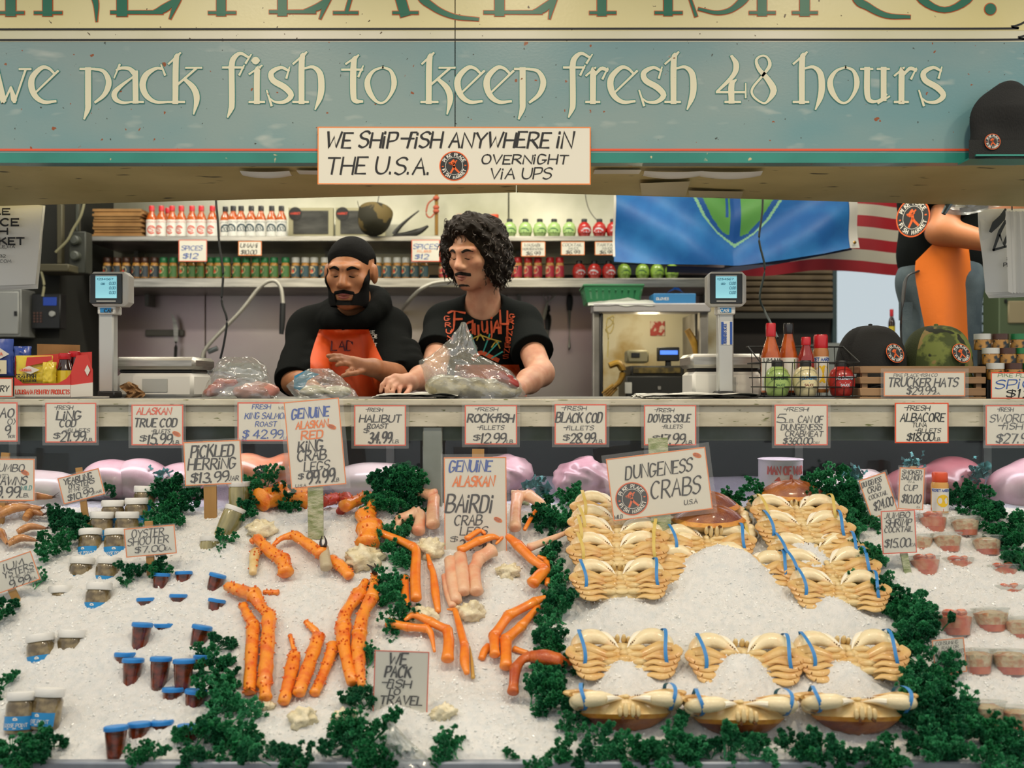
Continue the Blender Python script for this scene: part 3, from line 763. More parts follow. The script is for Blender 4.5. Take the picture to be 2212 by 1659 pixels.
for x in (-1.6, -.95, -.4, .42, .9, 1.5): MB().box((x, 3.165, zf(1120, 3.17)), (x + .025, 3.179, zf(925, 3.17))).build('door_stile', steel_dull, case, False)

# ------------------------------------------------------------------ sloping bed of crushed ice
IY = [1.88, 1.90, 2.08, 2.40, 2.62, 2.72]; IZ = [-.722, -.714, -.647, -.475, -.352, -.322]
def ice0(Y): return ZC + np.interp(Y, IY, IZ)
def Pice(px, py, lift=0.0):
    """point of the ice bed seen through a pixel"""
    a, b = 1.7, 2.72
    for _ in range(40):
        m = (a + b) / 2
        if ZC - (py - CY) / F * m > ice0(m) + lift: a = m
        else: b = m
    # on the sloping bed the sight line meets the ice from above
    return P(px, py, (a + b) / 2)
tb = thing('ice_table', (0, 2.28, 0), 'long steel table tray that holds the bed of crushed ice', 'table')
rz = ZC - (1640 - CY) / F * 1.885
MB().bbox((-1.75, 1.868, rz - .05), (1.75, 1.888, rz), .003).build('front_rim', mat('rim_steel', '#aab0b8', .4, .5, var=('#7f8791', 10, .35, .7)), tb)
MB().box((-1.75, 1.892, .35), (1.75, 2.66, rz - .03)).build('tray', steel_dull, tb, False)
for x in (-1.7, 0, 1.66):
    for y in (1.90, 2.60): MB().box((x, y, 0), (x + .04, y + .04, .35)).build('leg', steel_dull, tb, False)
rng = np.random.default_rng(5)
MOUND = [(560, 1110, .10, .02), (690, 1145, .13, .03), (620, 1300, .2, .012), (1090, 1290, .10, .02), (1450, 1190, .05, .03), (1580, 1235, .10, .03), (1500, 1290, .16, .02), (1720, 1190, .09, .035), (1750, 1262, .10, .028),
         (1650, 1330, .16, .012), (350, 1590, .1, .01), (850, 1560, .07, .03), (1000, 1540, .12, .014), (140, 1420, .2, .012), (1500, 1500, .25, .010), (2080, 1240, .12, .01), (840, 1120, .06, .03), (470, 1190, .10, .02), (1345, 1484, .085, .046), (1604, 1492, .085, .050), (1829, 1488, .085, .046), (1337, 1335, .085, .040), (1530, 1250, .10, .04), (1615, 1265, .06, .04), (1806, 1338, .085, .04), (1345, 1528, .08, .012), (1600, 1538, .08, .012), (1770, 1225, .08, .035)]
XS = np.arange(-1.60, 1.601, .004); YS_ = np.arange(1.893, 2.694, .004)
GX, GY = np.meshgrid(XS, YS_)
GZ = ice0(GY).astype(float)
for f_, a_ in ((9, .007), (23, .003), (57, .0012)):
    for q in range(6):
        th = rng.uniform(0, 6.28); GZ += a_ * .5 * np.sin(GX * f_ * math.cos(th) + GY * f_ * math.sin(th) + rng.uniform(0, 6.28))
for px, py, r_, h_ in MOUND:
    c = Pice(px, py); GZ += h_ * np.exp(-((GX - c.x) ** 2 + (GY - c.y) ** 2 * 1.6) / (r_ * r_ * .5))
GZ += rng.normal(0, .0011, GZ.shape)
lump = rng.normal(0, 1, (GZ.shape[0] // 3 + 2, GZ.shape[1] // 3 + 2)); GZ += .0009 * np.kron(lump, np.ones((3, 3)))[:GZ.shape[0], :GZ.shape[1]]
GZ = np.maximum(GZ, rz - .02) * (GY > 1.9) + (GY <= 1.9) * np.minimum(GZ, rz - .004)
def iceh(x, y):
    i = min(max((x + 1.6) / .004, 0), len(XS) - 1.01); j = min(max((y - 1.893) / .004, 0), len(YS_) - 1.01)
    return float(GZ[int(j):int(j) + 2, int(i):int(i) + 2].mean())
def onice(px, py):
    c = Pice(px, py); return Vector((c.x, c.y, iceh(c.x, c.y)))
ny_, nx_ = GZ.shape; idx = np.arange(nx_ * ny_).reshape(ny_, nx_)
qd = np.stack((idx[:-1, :-1], idx[:-1, 1:], idx[1:, 1:], idx[1:, :-1]), -1).reshape(-1, 4)
me = bpy.data.meshes.new('crushed_ice'); me.from_pydata(np.stack((GX, GY, GZ), -1).reshape(-1, 3).tolist(), [], qd.tolist())
icem = mat('ice', '#f4f3ef', .35, var=('#e6e9e8', 60, .4, .7), bump=(600, .8), spec=.6); me.materials.append(icem)
ice_o = tag(link('crushed_ice', me, None, True, None), 'sloping bed of white crushed ice under the seafood', 'ice', kind='stuff')

def granules(n, seed):
    r = np.random.default_rng(seed); x = r.uniform(-1.45, 1.45, n); y = r.uniform(1.905, 2.68, n)
    z = np.array([iceh(a, b) for a, b in zip(x, y)]); sz = r.uniform(.0012, .0034, n) ; base = np.array([(1, 0, 0), (-1, 0, 0), (0, 1, 0), (0, -1, 0), (0, 0, 1), (0, 0, -1)], float)
    V = (base[None] * r.uniform(.5, 1.2, (n, 6, 1)) + r.normal(0, .25, (n, 6, 3))) * sz[:, None, None] + np.stack((x, y, z + sz * .4), -1)[:, None]
    fs = np.array([(0, 2, 4), (2, 1, 4), (1, 3, 4), (3, 0, 4), (2, 0, 5), (1, 2, 5), (3, 1, 5), (0, 3, 5)]); Fa = (fs[None] + (np.arange(n) * 6)[:, None, None]).reshape(-1, 3)
    me = bpy.data.meshes.new('ice_granules'); me.from_pydata(V.reshape(-1, 3).tolist(), [], Fa.tolist()); me.materials.append(mat('ice_chip', '#f2f3f0', .2, spec=.7)); return link('ice_granules', me, ice_o, False, None)
tag(granules(14000, 3), kind='stuff')


# ------------------------------------------------------------------ hand-lettered cards
def card(name, label, q, Y, lines, bc=None, sl=4.0, stake=None, frozen=None, emb=None, rest=None, group=None, cat='sign', pm=None, bw=2.2, lean=0.0, thick=.0012):
    """q: corner pixels TL,TR,BR,BL of the paper; lines: (text,u0,u1,baseline v from top,height,ink[,pen]) in card fractions"""
    bc = bc or bord_r; pm = pm or paper
    if len(q) == 2: (x0, y0), (x1, y1) = q; q = [(x0, y0), (x1, y0), (x1, y1), (x0, y1)]
    c = [P(a, b, Y) for a, b in q]
    ctr = (c[0] + c[1] + c[2] + c[3]) / 4
    R = ((c[1] - c[0]) + (c[2] - c[3])).normalized(); W = ((c[1] - c[0]).length + (c[2] - c[3]).length) / 2; H = ((c[0] - c[3]).length + (c[1] - c[2]).length) / 2
    U = Vector((0, -1, 0)).cross(R) * -1
    U = R.cross(Vector((0, -1, 0))) * -1
    if U.z < 0: U = -U
    N = Vector((0, -1, 0))
    if lean: U = (U * math.cos(lean) + Vector((0, 1, 0)) * math.sin(lean)).normalized(); N = R.cross(U); N = -N if N.y > 0 else N
    fr = Fr(ctr, R, U, N); k = mp(Y); e = .0004
    root = thing(name, (ctr.x, ctr.y, min(p.z for p in c)), label, cat, group)
    w2, h2 = W / 2, H / 2
    MB().prism([(-w2, -h2), (w2, -h2), (w2, h2), (-w2, h2)], fr, -thick, 0).build('paper', pm, root, False)
    b = bw * k; mb = MB()
    for pts in ([(-w2, h2 - b), (w2, h2 - b), (w2, h2), (-w2, h2)], [(-w2, -h2), (w2, -h2), (w2, -h2 + b), (-w2, -h2 + b)], [(-w2, -h2 + b), (-w2 + b, -h2 + b), (-w2 + b, h2 - b), (-w2, h2 - b)], [(w2 - b, -h2 + b), (w2, -h2 + b), (w2, h2 - b), (w2 - b, h2 - b)]):
        mb.add([fr.at(u, v, e) for u, v in pts], [(0, 1, 2, 3)])
    mb.build('border', bc, root, False)
    byc = {}
    for i, ln in enumerate(lines):
        t, u0, u1, v, h, ic = ln[:6]; pen = ln[6] if len(ln) > 6 else .13; wd = (u1 - u0) * W - .18 * h * H
        m = byc.setdefault((ic, i), MB())
        write(m, fr, t, -w2 + u0 * W, h2 - v * H, wd, h * H, h * H * pen * 1.2, .18, e * 2 + i * .00005, 0, .5, i)
    for (ic, i), m in byc.items(): m.build('lettering', INK[ic], root, False)
    if sl:
        s_ = sl * k; MB().add([fr.at(u, v, e * 4) for u, v in ((-w2 - s_, -h2 - s_), (w2 + s_, -h2 - s_), (w2 + s_, h2 + s_), (-w2 - s_, h2 + s_))], [(0, 1, 2, 3)]).build('sleeve', sleeve, root, False)
    if frozen:
        fu, fv = frozen; f2 = fr.sub(-w2 + fu * W, h2 - fv * H, -.45); a = 10 * k
        m = MB(); m.prism([(math.cos(t) * a, math.sin(t) * a * .52) for t in np.linspace(0, 6.28, 15)[:-1]], f2, 0, e * 1.6)
        s_ = m.build('sticker', mat('sticker_orange', '#e5802c', .5), root, False); m = MB()
        write(m, f2, 'FROZEN', -a * .75, -a * .3, a * 1.4, a * .3, a * .07, 0, e * 1.9, 0, 0); write(m, f2, 'PREVIOUSLY', -a * .7, a * .12, a * 1.3, a * .2, a * .05, 0, e * 1.9, 0, 0)
        m.build('sticker_lettering', mat('sticker_ink', '#a33a14', .6), s_, False)
    if emb:
        eu, ev, er = emb; emblem(root, fr.sub(-w2 + eu * W, h2 - ev * H), er * k)
    if stake:
        (ax, ay), (bx, by), ww, sm = stake[:4]
        yb = Y + .006; a = P(ax, ay, yb); b_ = P(bx, by, yb); b_ = b_ + (b_ - a).normalized() * .05
        t = (b_ - a).normalized(); s_ = t.cross(Vector((0, 1, 0))).normalized() * ww * k / 2
        m = MB(); y1 = Vector((0, -.003, 0)); y2 = Vector((0, .004, 0))
        m.add([a - s_ + y1, a + s_ + y1, b_ + s_ + y1, b_ - s_ + y1, a - s_ + y2, a + s_ + y2, b_ + s_ + y2, b_ - s_ + y2], [(0, 1, 2, 3), (7, 6, 5, 4), (0, 4, 5, 1), (1, 5, 6, 2), (2, 6, 7, 3), (3, 7, 4, 0)])
        m.build('stake', sm, root, False)
    return root


def price(t, lb='LB.'): return [('$', .16, .30, .90, .15, 'k'), (t, .30, .80, .965, .24, 'k'), (lb, .80, .94, .965, .08, 'k', .16)]
YC = 2.6425
cards = [
    ('card with a name ending in AO sold by the box', ((-62, 869), (38, 954)), [('AO', .62, .94, .38, .22, 'k'), ('O)', .78, .96, .56, .14, 'k', .1), ('9', .72, .86, .82, .22, 'k'), ('BOX', .80, .95, .9, .07, 'k')], None),
    ('fresh ling cod price card', ((98, 870), (208, 956)), [('fRESH', .2, .55, .17, .1, 'k'), ('LiNG', .22, .72, .42, .2, 'k', .16), ('COD', .28, .62, .60, .16, 'k', .16), ('fiLLETS', .42, .88, .74, .09, 'k')] + price('21.99'), None),
    ('Alaskan true cod price card', ((284, 874), (396, 962)), [('ALASKAN', .1, .78, .24, .16, 'r', .15), ('TRUE COD', .05, .9, .54, .2, 'k', .15), ('fiLLETS', .4, .75, .7, .09, 'k')] + price('15.99'), (.87, .72)),
    ('fresh king salmon roast price card in blue ink', ((513, 869), (626, 953)), [('FRESH', .28, .64, .17, .11, 'b'), ('WILD', .78, .98, .18, .07, 'g'), ('KING SALMON', .14, .98, .42, .15, 'b'), ('ROAST', .34, .76, .62, .12, 'b'), ('$ 42.99', .1, .88, .92, .2, 'b'), ('LB', .88, .98, .95, .07, 'b'), ('USA', .04, .18, .99, .06, 'b')], None),
    ('fresh halibut roast price card', ((765, 875), (877, 963)), [('fRESH', .24, .56, .16, .09, 'k'), ('HALiBUT', .1, .92, .42, .17, 'k', .15), ('ROAST', .25, .66, .57, .11, 'k', .17), ('$', .18, .3, .68, .12, 'k'), ('34.99', .28, .74, .93, .25, 'k', .15), ('LB.', .74, .88, .93, .08, 'k')], None),
    ('fresh rockfish fillets price card', ((1004, 875), (1117, 960)), [('fRESH', .22, .64, .15, .09, 'k'), ('ROCKfiSH', .05, .95, .43, .2, 'k', .17), ('fiLLETS', .26, .76, .62, .1, 'k')] + price('12.99'), None),
    ('fresh black cod fillets price card', ((1198, 873), (1310, 960)), [('fRESH', .16, .62, .15, .1, 'k'), ('BLACK COD', .02, .94, .45, .23, 'k', .14), ('fiLLETS', .2, .76, .64, .1, 'k')] + price('28.99'), None),
    ('fresh dover sole fillets price card', ((1391, 875), (1504, 962)), [('fRESH', .22, .58, .17, .09, 'k'), ('DOVER SOLE', .08, .9, .42, .18, 'k', .15), ('fiLLETS', .36, .74, .58, .09, 'k')] + price('17.99'), None),
    ('five pound can of dungeness crabmeat price card', ((1673, 874), (1788, 962)), [('fRESH!', .2, .66, .16, .09, 'k'), ('5', .04, .22, .44, .2, 'k', .1), ('LB.', .2, .38, .44, .08, 'k'), ('CAN OF', .44, .92, .44, .16, 'k', .12), ('DUNGENESS', .12, .9, .62, .14, 'k', .13), ('CRABMEAT', .2, .92, .78, .13, 'k', .13), ('$360.00', .16, .72, .97, .16, 'k', .14), ('CAN', .72, .84, .96, .06, 'k')], None),
    ('fresh albacore tuna fillets price card', ((1933, 870), (2049, 957)), [('fRESH', .2, .66, .19, .12, 'g'), ('ALBACORE', .1, .94, .46, .2, 'g', .12), ('TUNA', .32, .6, .6, .1, 'g'), ('fiLLETS', .4, .86, .74, .1, 'g'), ('$18.00', .22, .74, .94, .19, 'g', .12), ('LB.', .74, .86, .94, .08, 'g')], None),
    ('fresh swordfish price card', ((2129, 875), (2241, 962)), [('fRESH', .24, .54, .16, .1, 'g'), ('SWORD', .08, .8, .42, .19, 'g', .1), ('fiSH', .28, .72, .6, .15, 'g', .12), ('$27.99', .2, .95, .94, .23, 'g', .12)], None),
]
for lb, q, lines, fz in cards:
    o = card('price_card', lb + ' on the counter edge', q, YC, lines, frozen=fz, sl=0 if 'albacore' in lb else 6, bw=2.6, group='price cards along the counter edge')

pine = wood; wrapped = mat('taped_stake', '#b9bd9c', .3, var=('#7f8f5c', 40, .4, .65), bump=(200, .6), stretch=(1, 1, 3))
def ydepth(px, py, up=0): return Pice(px, py).y - .01
SG = 'signs on stakes in the ice'
card('stake_sign', 'orange-bordered jumbo white prawns sign on a wooden stake', [(-70, 992), (79, 990), (70, 1083), (-75, 1080)], ydepth(10, 1125), [('UMBO', .47, .86, .3, .17, 'k', .11), ('(WHITE)', .38, .62, .46, .09, 'g', .08), ('AWNS', .5, .9, .62, .2, 'k', .12), ('9.99', .42, .8, .92, .25, 'k', .12), ('LB.', .78, .93, .91, .09, 'k'), ('WILD', .8, .97, .74, .1, 't')], bord_o, 5, ((12, 978), (0, 1125), 17, pine), (.86, .33), group=SG)
card('stake_sign', 'small yearling oysters in the jar sign, tilted on a stake', [(127, 1033), (216, 1010), (224, 1068), (135, 1090)], ydepth(184, 1130), [('YEARLiNG', .12, .82, .3, .2, 'k', .16), ('OYSTERS', .2, .84, .5, .17, 'k', .16), ('iN THE JAR', .18, .68, .63, .1, 'k'), ('$10.99', .12, .76, .92, .24, 'k', .13), ('JAR', .74, .95, .9, .1, 'k')], bord_o, 3, ((170, 1010), (186, 1128), 13, pine), group=SG)
card('stake_sign', 'oyster shooter sign at seven dollars each on a stake', [(270, 1142), (380, 1133), (379, 1195), (270, 1205)], ydepth(324, 1245), [('OYSTER', .14, .8, .34, .26, 'k', .1), ('SHOOTER', .05, .88, .6, .24, 'k', .1), ('$7.00', .18, .78, .88, .22, 'k', .11), ('EA.', .78, .92, .86, .1, 'k')], bord_o, 3, ((321, 1126), (326, 1240), 16, pine), group=SG)
card('stake_sign', 'pickled herring sign on a wide wooden stake', [(398, 955), (523, 950), (520, 1044), (398, 1050)], ydepth(455, 1112), [('PiCKLED', .12, .9, .36, .26, 'k', .13), ('HERRiNG', .06, .92, .64, .24, 'k', .12), ('$13.99', .1, .78, .94, .23, 'k', .13), ('JAR', .77, .95, .92, .1, 'k')], bord_o, 4, ((452, 952), (455, 1108), 27, pine), group=SG)
card('stake_sign', 'medium oysters in the jar sign tilted beside the prawns', [(-60, 1232), (68, 1191), (86, 1250), (-42, 1298)], ydepth(35, 1305), [('iUM', .5, .85, .36, .22, 'k', .13), ('YSTERS', .45, .97, .58, .2, 'k', .12), ('THE JAR', .52, .96, .7, .1, 'k'), ('9.99', .5, .86, .97, .24, 'k', .13), ('EA.', .86, .96, .93, .09, 'k')], bord_o, 4, ((8, 1240), (38, 1300), 15, pine), group=SG)
card('stake_sign', 'tall genuine Alaskan red king crab legs sign', [(625, 868), (742, 859), (738, 1045), (617, 1057)], 2.52, [('GENUiNE', .12, .82, .2, .11, 'b', .15), ('ALASKAN', .18, .78, .32, .08, 'o', .17), ('RED', .26, .68, .445, .09, 'o', .16), ('KiNG', .18, .66, .585, .12, 'k', .13), ('CRAB', .16, .7, .69, .11, 'k', .13), ('LEGS', .26, .74, .81, .1, 'k', .11), ('$', .14, .25, .90, .07, 'k'), ('99.99', .28, .82, .96, .14, 'k', .13), ('LB', .78, .88, .96, .04, 'k'), ('U.S.A', .08, .28, .99, .035, 'k')], bord_o, 9, ((680, 870), (682, 1122), 33, wrapped), (.83, .33), group=SG)
card('stake_sign', 'tall genuine Alaskan bairdi crab legs sign', [(961, 988), (1095, 987), (1094, 1199), (958, 1200)], ydepth(1025, 1190), [('GENUiNE', .08, .78, .145, .11, 'b', .13), ('ALASKAN', .14, .82, .295, .1, 'o', .15), ('BAiRDi', .02, .8, .56, .17, 'k', .1), ('CRAB', .16, .62, .69, .1, 'k', .11), ('LEGS', .25, .7, .79, .08, 'k', .11), ('$', .09, .22, .86, .06, 'k', .1), ('34.99', .22, .76, .965, .12, 'k', .12)], bord_o, 7, ((1033, 970), (1030, 1205), 26, pine), (.86, .64), group=SG)
card('stake_sign', 'wide dungeness crabs sign with a round emblem', [(1308, 992), (1523, 965), (1540, 1099), (1326, 1126)], 2.50, [('DUNGENESS', .17, .86, .36, .2, 'k', .1), ('CRABS', .4, .92, .72, .27, 'k', .08), ('U.S.A', .72, .86, .88, .07, 'k'), ('WiLD', .01, .1, .97, .06, 'k')], bord_o, 9, ((1421, 946), (1431, 1212), 42, wrapped), (.91, .12), (.21, .68, 36), group=SG)
card('stake_sign', 'narrow dungeness crab cocktail sign tilted to one side', [(1857, 1032), (1917, 1023), (1934, 1098), (1881, 1127)], ydepth(1905, 1140), [('DUNGENESS', .04, .8, .2, .12, 'k', .12), ('CRAB', .18, .7, .38, .14, 'k', .12), ('COCKTAiL', .14, .86, .54, .1, 'k', .12), ('$24.00', .2, .96, .84, .22, 'k', .1)], bord_o, 4, ((1890, 1030), (1912, 1145), 12, pine), group=SG)
card('stake_sign', 'narrow smoked salmon in a cup sign', [(1945, 1009), (2000, 1012), (1992, 1102), (1938, 1100)], ydepth(1975, 1135), [('SMOKED', .1, .9, .16, .1, 'k', .13), ('SALMON', .08, .9, .29, .11, 'k', .13), ('iN A', .36, .62, .36, .045, 'k'), ('CUP', .2, .74, .54, .13, 'k', .11), ('$10.00', .12, .92, .84, .2, 'k', .1), ('EA', .74, .88, .95, .04, 'k')], bord_o, 4, ((1973, 1007), (1966, 1140), 12, pine), group=SG)
card('stake_sign', 'jumbo shrimp cocktail sign on a leaning stake', [(1898, 1104), (1972, 1101), (1985, 1193), (1911, 1197)], ydepth(1960, 1245) + .02, [('JUMBO', .1, .86, .18, .13, 'k', .12), ('SHRiMP', .12, .9, .36, .15, 'k', .12), ('COCKTAiL', .08, .92, .5, .12, 'k', .13), ('$15.00', .06, .84, .85, .2, 'k', .1), ('EA', .82, .98, .85, .07, 'k')], bord_r, 2, ((1943, 1150), (1964, 1252), 15, wrapped), group=SG)
card('stake_sign', 'small notice about consuming raw or undercooked seafood', [(2008, 1384), (2077, 1377), (2094, 1450), (2025, 1457)], ydepth(2060, 1450), [('CONSUMiNG', .1, .82, .16, .1, 'k', .1), ('RAW OR', .28, .82, .29, .09, 'k', .1), ('UNDERCOOKED', .1, .97, .43, .1, 'k', .1), ('SEAFOOD MAY', .12, .98, .56, .1, 'k', .1), ('CAUSE', .14, .56, .7, .09, 'k', .1), ('FOODBORNE', .2, .9, .83, .08, 'k', .1), ('iLLNESS', .3, .8, .95, .08, 'k', .1)], bord_o, 5, ((2045, 1420), (2056, 1470), 12, pine), group=SG)
card('notice_sign', 'we pack fish to travel notice with a red border standing in the ice', [(809, 1404), (928, 1408), (922, 1556), (805, 1552)], ydepth(866, 1540), [('WE', .26, .62, .2, .16, 'k', .14), ('PACK', .2, .7, .38, .15, 'k', .16), ('fiSH', .2, .7, .535, .11, 'k', .16), ('TO', .24, .5, .64, .09, 'k', .17), ('TRAVEL', .12, .92, .78, .12, 'k', .16), ('PLS. ASK FOR', .14, .7, .855, .05, 'g', .08)], bord_r, 3)
card('overhead_notice', 'wide taped sign saying we ship fish anywhere, below the blue board', [(685, 274), (1277, 274), (1275, 399), (687, 398)], YS - .012, [('WE SHiP fiSH ANYWHERE iN', .03, .94, .36, .26, 'k', .12), ('THE U.S.A.', .03, .42, .82, .28, 'k', .1), ('OVERNiGHT', .6, .92, .64, .15, 'k', .14), ('ViA UPS', .63, .86, .9, .18, 'k', .11)], bord_o, 0, None, None, (.5, .68, 32), thick=.006)
card('shop_card', 'orange-bordered trucker hats card on the wooden crate', [(1910, 803), (2085, 803), (2085, 856), (1908, 856)], 2.70, [('PiKE PLACE fiSH CO', .12, .66, .2, .13, 'k', .1), ('TRUCKER HATS', .05, .92, .6, .34, 'k', .13), ('$29.99', .28, .64, .93, .3, 'k', .12), ('EA.', .62, .7, .92, .1, 'k')], bord_o, 7, None)
card('shop_card', 'red-bordered spice card in front of the spice jars', [(2141, 804), (2290, 804), (2290, 861), (2140, 861)], 2.70, [('PiKE PLACE', .1, .7, .18, .13, 'n', .1), ('SPiCE', .06, .8, .62, .34, 'b', .1), ('$12', .22, .6, .95, .3, 'k', .12)], bord_r, 0)
card('shop_card', 'red-bordered card beside the fish fry mix box', [(-90, 816), (27, 816), (28, 857), (-90, 857)], 2.70, [('FRY', .7, .94, .72, .3, 'k', .12)], bord_r, 0)
YB = 4.785
for lb, q, ls, bcx in [('spices price card in blue ink on the upper shelf edge by the hot sauce', ((386, 518), (447, 565)), [('SPiCES', .1, .85, .48, .2, 'b', .12), ('$12', .15, .7, .86, .24, 'b', .13)], bord_r),
                  ('umami hot sauce price card on the upper shelf edge', ((515, 521), (565, 552)), [('UMAMi', .08, .85, .45, .3, 'k', .12), ('$10.00', .1, .8, .92, .3, 'k', .13)], bord_o),
                  ('spices price card with orange line on the upper shelf edge', ((889, 518), (950, 565)), [('SPiCES', .06, .95, .42, .22, 'b', .11), ('RUBS', .2, .7, .58, .1, 'o'), ('$12', .12, .62, .88, .22, 'b', .13)], bord_r),
                  ('wasabi sauce price card under the green squat bottles', ((1126, 522), (1178, 554)), [('WASABi', .12, .8, .34, .2, 'g', .1), ('HORSERADiSH', .06, .9, .58, .16, 'g', .1), ('$6.99', .2, .8, .92, .24, 'k', .12)], bord_o),
                  ('cocktail sauce price card on the upper shelf edge', ((1212, 522), (1263, 551)), [('COCKTAiL', .06, .9, .34, .2, 'g', .1), ('SAUCE', .3, .75, .58, .16, 'g', .1), ('$6.99', .2, .8, .92, .26, 'k', .12)], bord_o),
                  ('tartar sauce price card beside the blue flag', ((1285, 522), (1336, 551)), [('TARTAR', .06, .9, .34, .2, 'g', .1), ('SAUCE', .3, .75, .58, .16, 'g', .1), ('$6.99', .2, .8, .92, .26, 'k', .12)], bord_o)]:
    card('shelf_card', 'small ' + lb, q, YB, ls, bcx, 0, bw=1.4, group='price cards on the back shelf')


# ------------------------------------------------------------------ back shelves and what stands on them
YSH = 4.86
def shelf(name, py, label, x0, x1, th=.045, py2=None):
    z = P(0, py, YSH).z
    t = thing(name, ((x0 + x1) / 2, 5.0, z), label, 'shelf')
    MB().bbox((x0, 4.79, z - th), (x1, 5.249, z - .0005), .003).build('board', steel, t)
    for x in np.linspace(x0 + .1, x1 - .1, 4): MB().box((x, 5.15, z - th - .06), (x + .02, 5.249, z - th)).build('bracket', steel_dull, t, False)
    return z
ZU = shelf('upper_shelf', 514, 'upper steel wall shelf holding hot sauce and framed pictures', P(185, 0, 4.8).x, 1.11, .026)
ZL = shelf('lower_shelf', 604, 'lower steel wall shelf holding rows of spice jars', P(210, 0, 4.8).x, 1.09, .045)
tag(MB().box((P(290, 0, 5).x, 5.225, ZL + .001), (1.09, 5.248, ZU - .14)).build('wall_shade_sheet', mat('shelf_shade', '#191a18', .8), None, False), kind='structure')  # dark sheet standing in for the shade behind the jars

def vessel(name, label, cat, group, body, bm, cap, cm, lab=None, lm=None, arc=1.25, marks=None, n=14):
    """bottle or jar: lathed body and cap, paper label as a curved sheet on the front, print marks on it"""
    t = thing(name, (0, 0, 0), label, cat, group)
    b = MB().lathe(body, n).build('body', bm, t)
    c = MB().lathe(cap, n).build('cap', cm, t)
    if lab:
        l = MB().lathe(lab, 14, cap=False, a0=-math.pi / 2 - arc, a1=-math.pi / 2 + arc).build('label', lm, t)
        for kind, mm in (marks or []):
            m = MB(); r = lab[0][0] + .0006; z0, z1 = lab[0][1], lab[-1][1]; H = z1 - z0
            at = lambda u, v, r=r: Vector((r * math.sin(u / r), -r * math.cos(u / r), z0 + v))
            for k in kind:
                if k[0] == 'c': ribbon(m, None, [(k[1] * H + k[3] * H * math.cos(a), k[2] * H + k[3] * H * math.sin(a)) for a in np.linspace(k[5] if len(k) > 5 else 0, k[6] if len(k) > 6 else 6.3, 14)], [k[4] * H] * 14, 0, 0, at)
                elif k[0] == 't': write(m, None, k[1], k[2] * H, k[3] * H, k[4] * H, k[5] * H, k[5] * H * (k[6] if len(k) > 6 else .16), 0, 0, 0, 0, 0, at, 0)
                elif k[0] == 'r': ribbon(m, None, [(k[1] * H, k[2] * H), ((k[1] + k[3]) / 2 * H, k[2] * H), (k[3] * H, k[2] * H)], [k[4] * H] * 3, 0, 0, at)
            m.build('print', mm, l)
    return t

def row(proto, spots, first=[0]):
    """place copies of a vessel; the first spot takes the original"""
    for i, s_ in enumerate(spots):
        o = proto if i == 0 else copy_tree(proto)
        o.location = s_[:3]; o.rotation_euler = (s_[4] if len(s_) > 4 else 0, s_[5] if len(s_) > 5 else 0, s_[3] if len(s_) > 3 else random.Random(i).uniform(-.35, .35))
        if len(s_) > 6: o.scale = (s_[6],) * 3

def at_shelf(xs, z, Y=YSH): return [(P(x, 0, Y + dy).x, Y + dy, z) for x, dy in [(q if isinstance(q, tuple) else (q, 0)) for q in xs]]
amber = mat('spice_amber', '#b98a3e', .25, var=('#8a5a22', 60, .35, .65), coat=.6)
redl = mat('print_red', '#d5452c', .5); pw_ = MATS['print_white']; navy = mat('print_navy', '#23404a', .5)
jarp = [(.0, 0), (.0195, 0), (.021, .003), (.021, .07), (.0185, .078), (.0175, .082)]; jarc = [(.0185, .081), (.0195, .083), (.0195, .104), (.018, .107), (0, .107)]
lab_j = [(.0214, .012), (.0214, .066)]
for cn, cc, lc, xs in (('brown', '#4a2a1c', '#27333a', [232, 253, 273, 295, 313, 334]), ('green', '#1f7a45', '#3f6a35', [354, 375, 397, 415, 433, 454, 471, 490, 512, 532, 553, 572, 592, 617]), ('white', '#c9cbc6', '#2d4a50', [639, 660, 679, 702, 724, 748, 772, 795, 816, 837, 858, 877, 896, 917]), ('red', '#c2252b', '#a8283a', [957, 975, 997, 1018, 1040, 1060, 1079, 1098, 1119, 1141, 1162, 1188, 1209])):
    t = vessel('spice_jar', 'small spice jar with a %s cap on the lower back shelf' % cn, 'spice jar', '%s-capped spice jars on the lower shelf' % cn, jarp, amber, jarc, mat('cap_' + cn, cc, .4, coat=.3), lab_j, mat('spice_label_' + cn, lc, .5),
               1.3, [([('c', -.35, .62, .17, .34, 0, 6.3)], mat('label_cream', '#cfb98a', .6)), ([('c', -.33, .5, .07, .16)], redl), ([('r', -.6, .12, .6, .16)], mat('label_tan', '#b7834a', .6))])
    row(t, at_shelf(xs, ZL))
glass_or = mat('sauce_orange', '#c9621c', .2, coat=.8, var=('#a84a14', 20, .4, .6)); wl = mat('label_white', '#dcdcd4', .6)
hsp = [(0, 0), (.0245, 0), (.026, .004), (.026, .088), (.022, .104), (.0125, .124), (.0115, .132)]; hsc = [(.0125, .130), (.0135, .131), (.0135, .153), (.012, .156), (0, .156)]
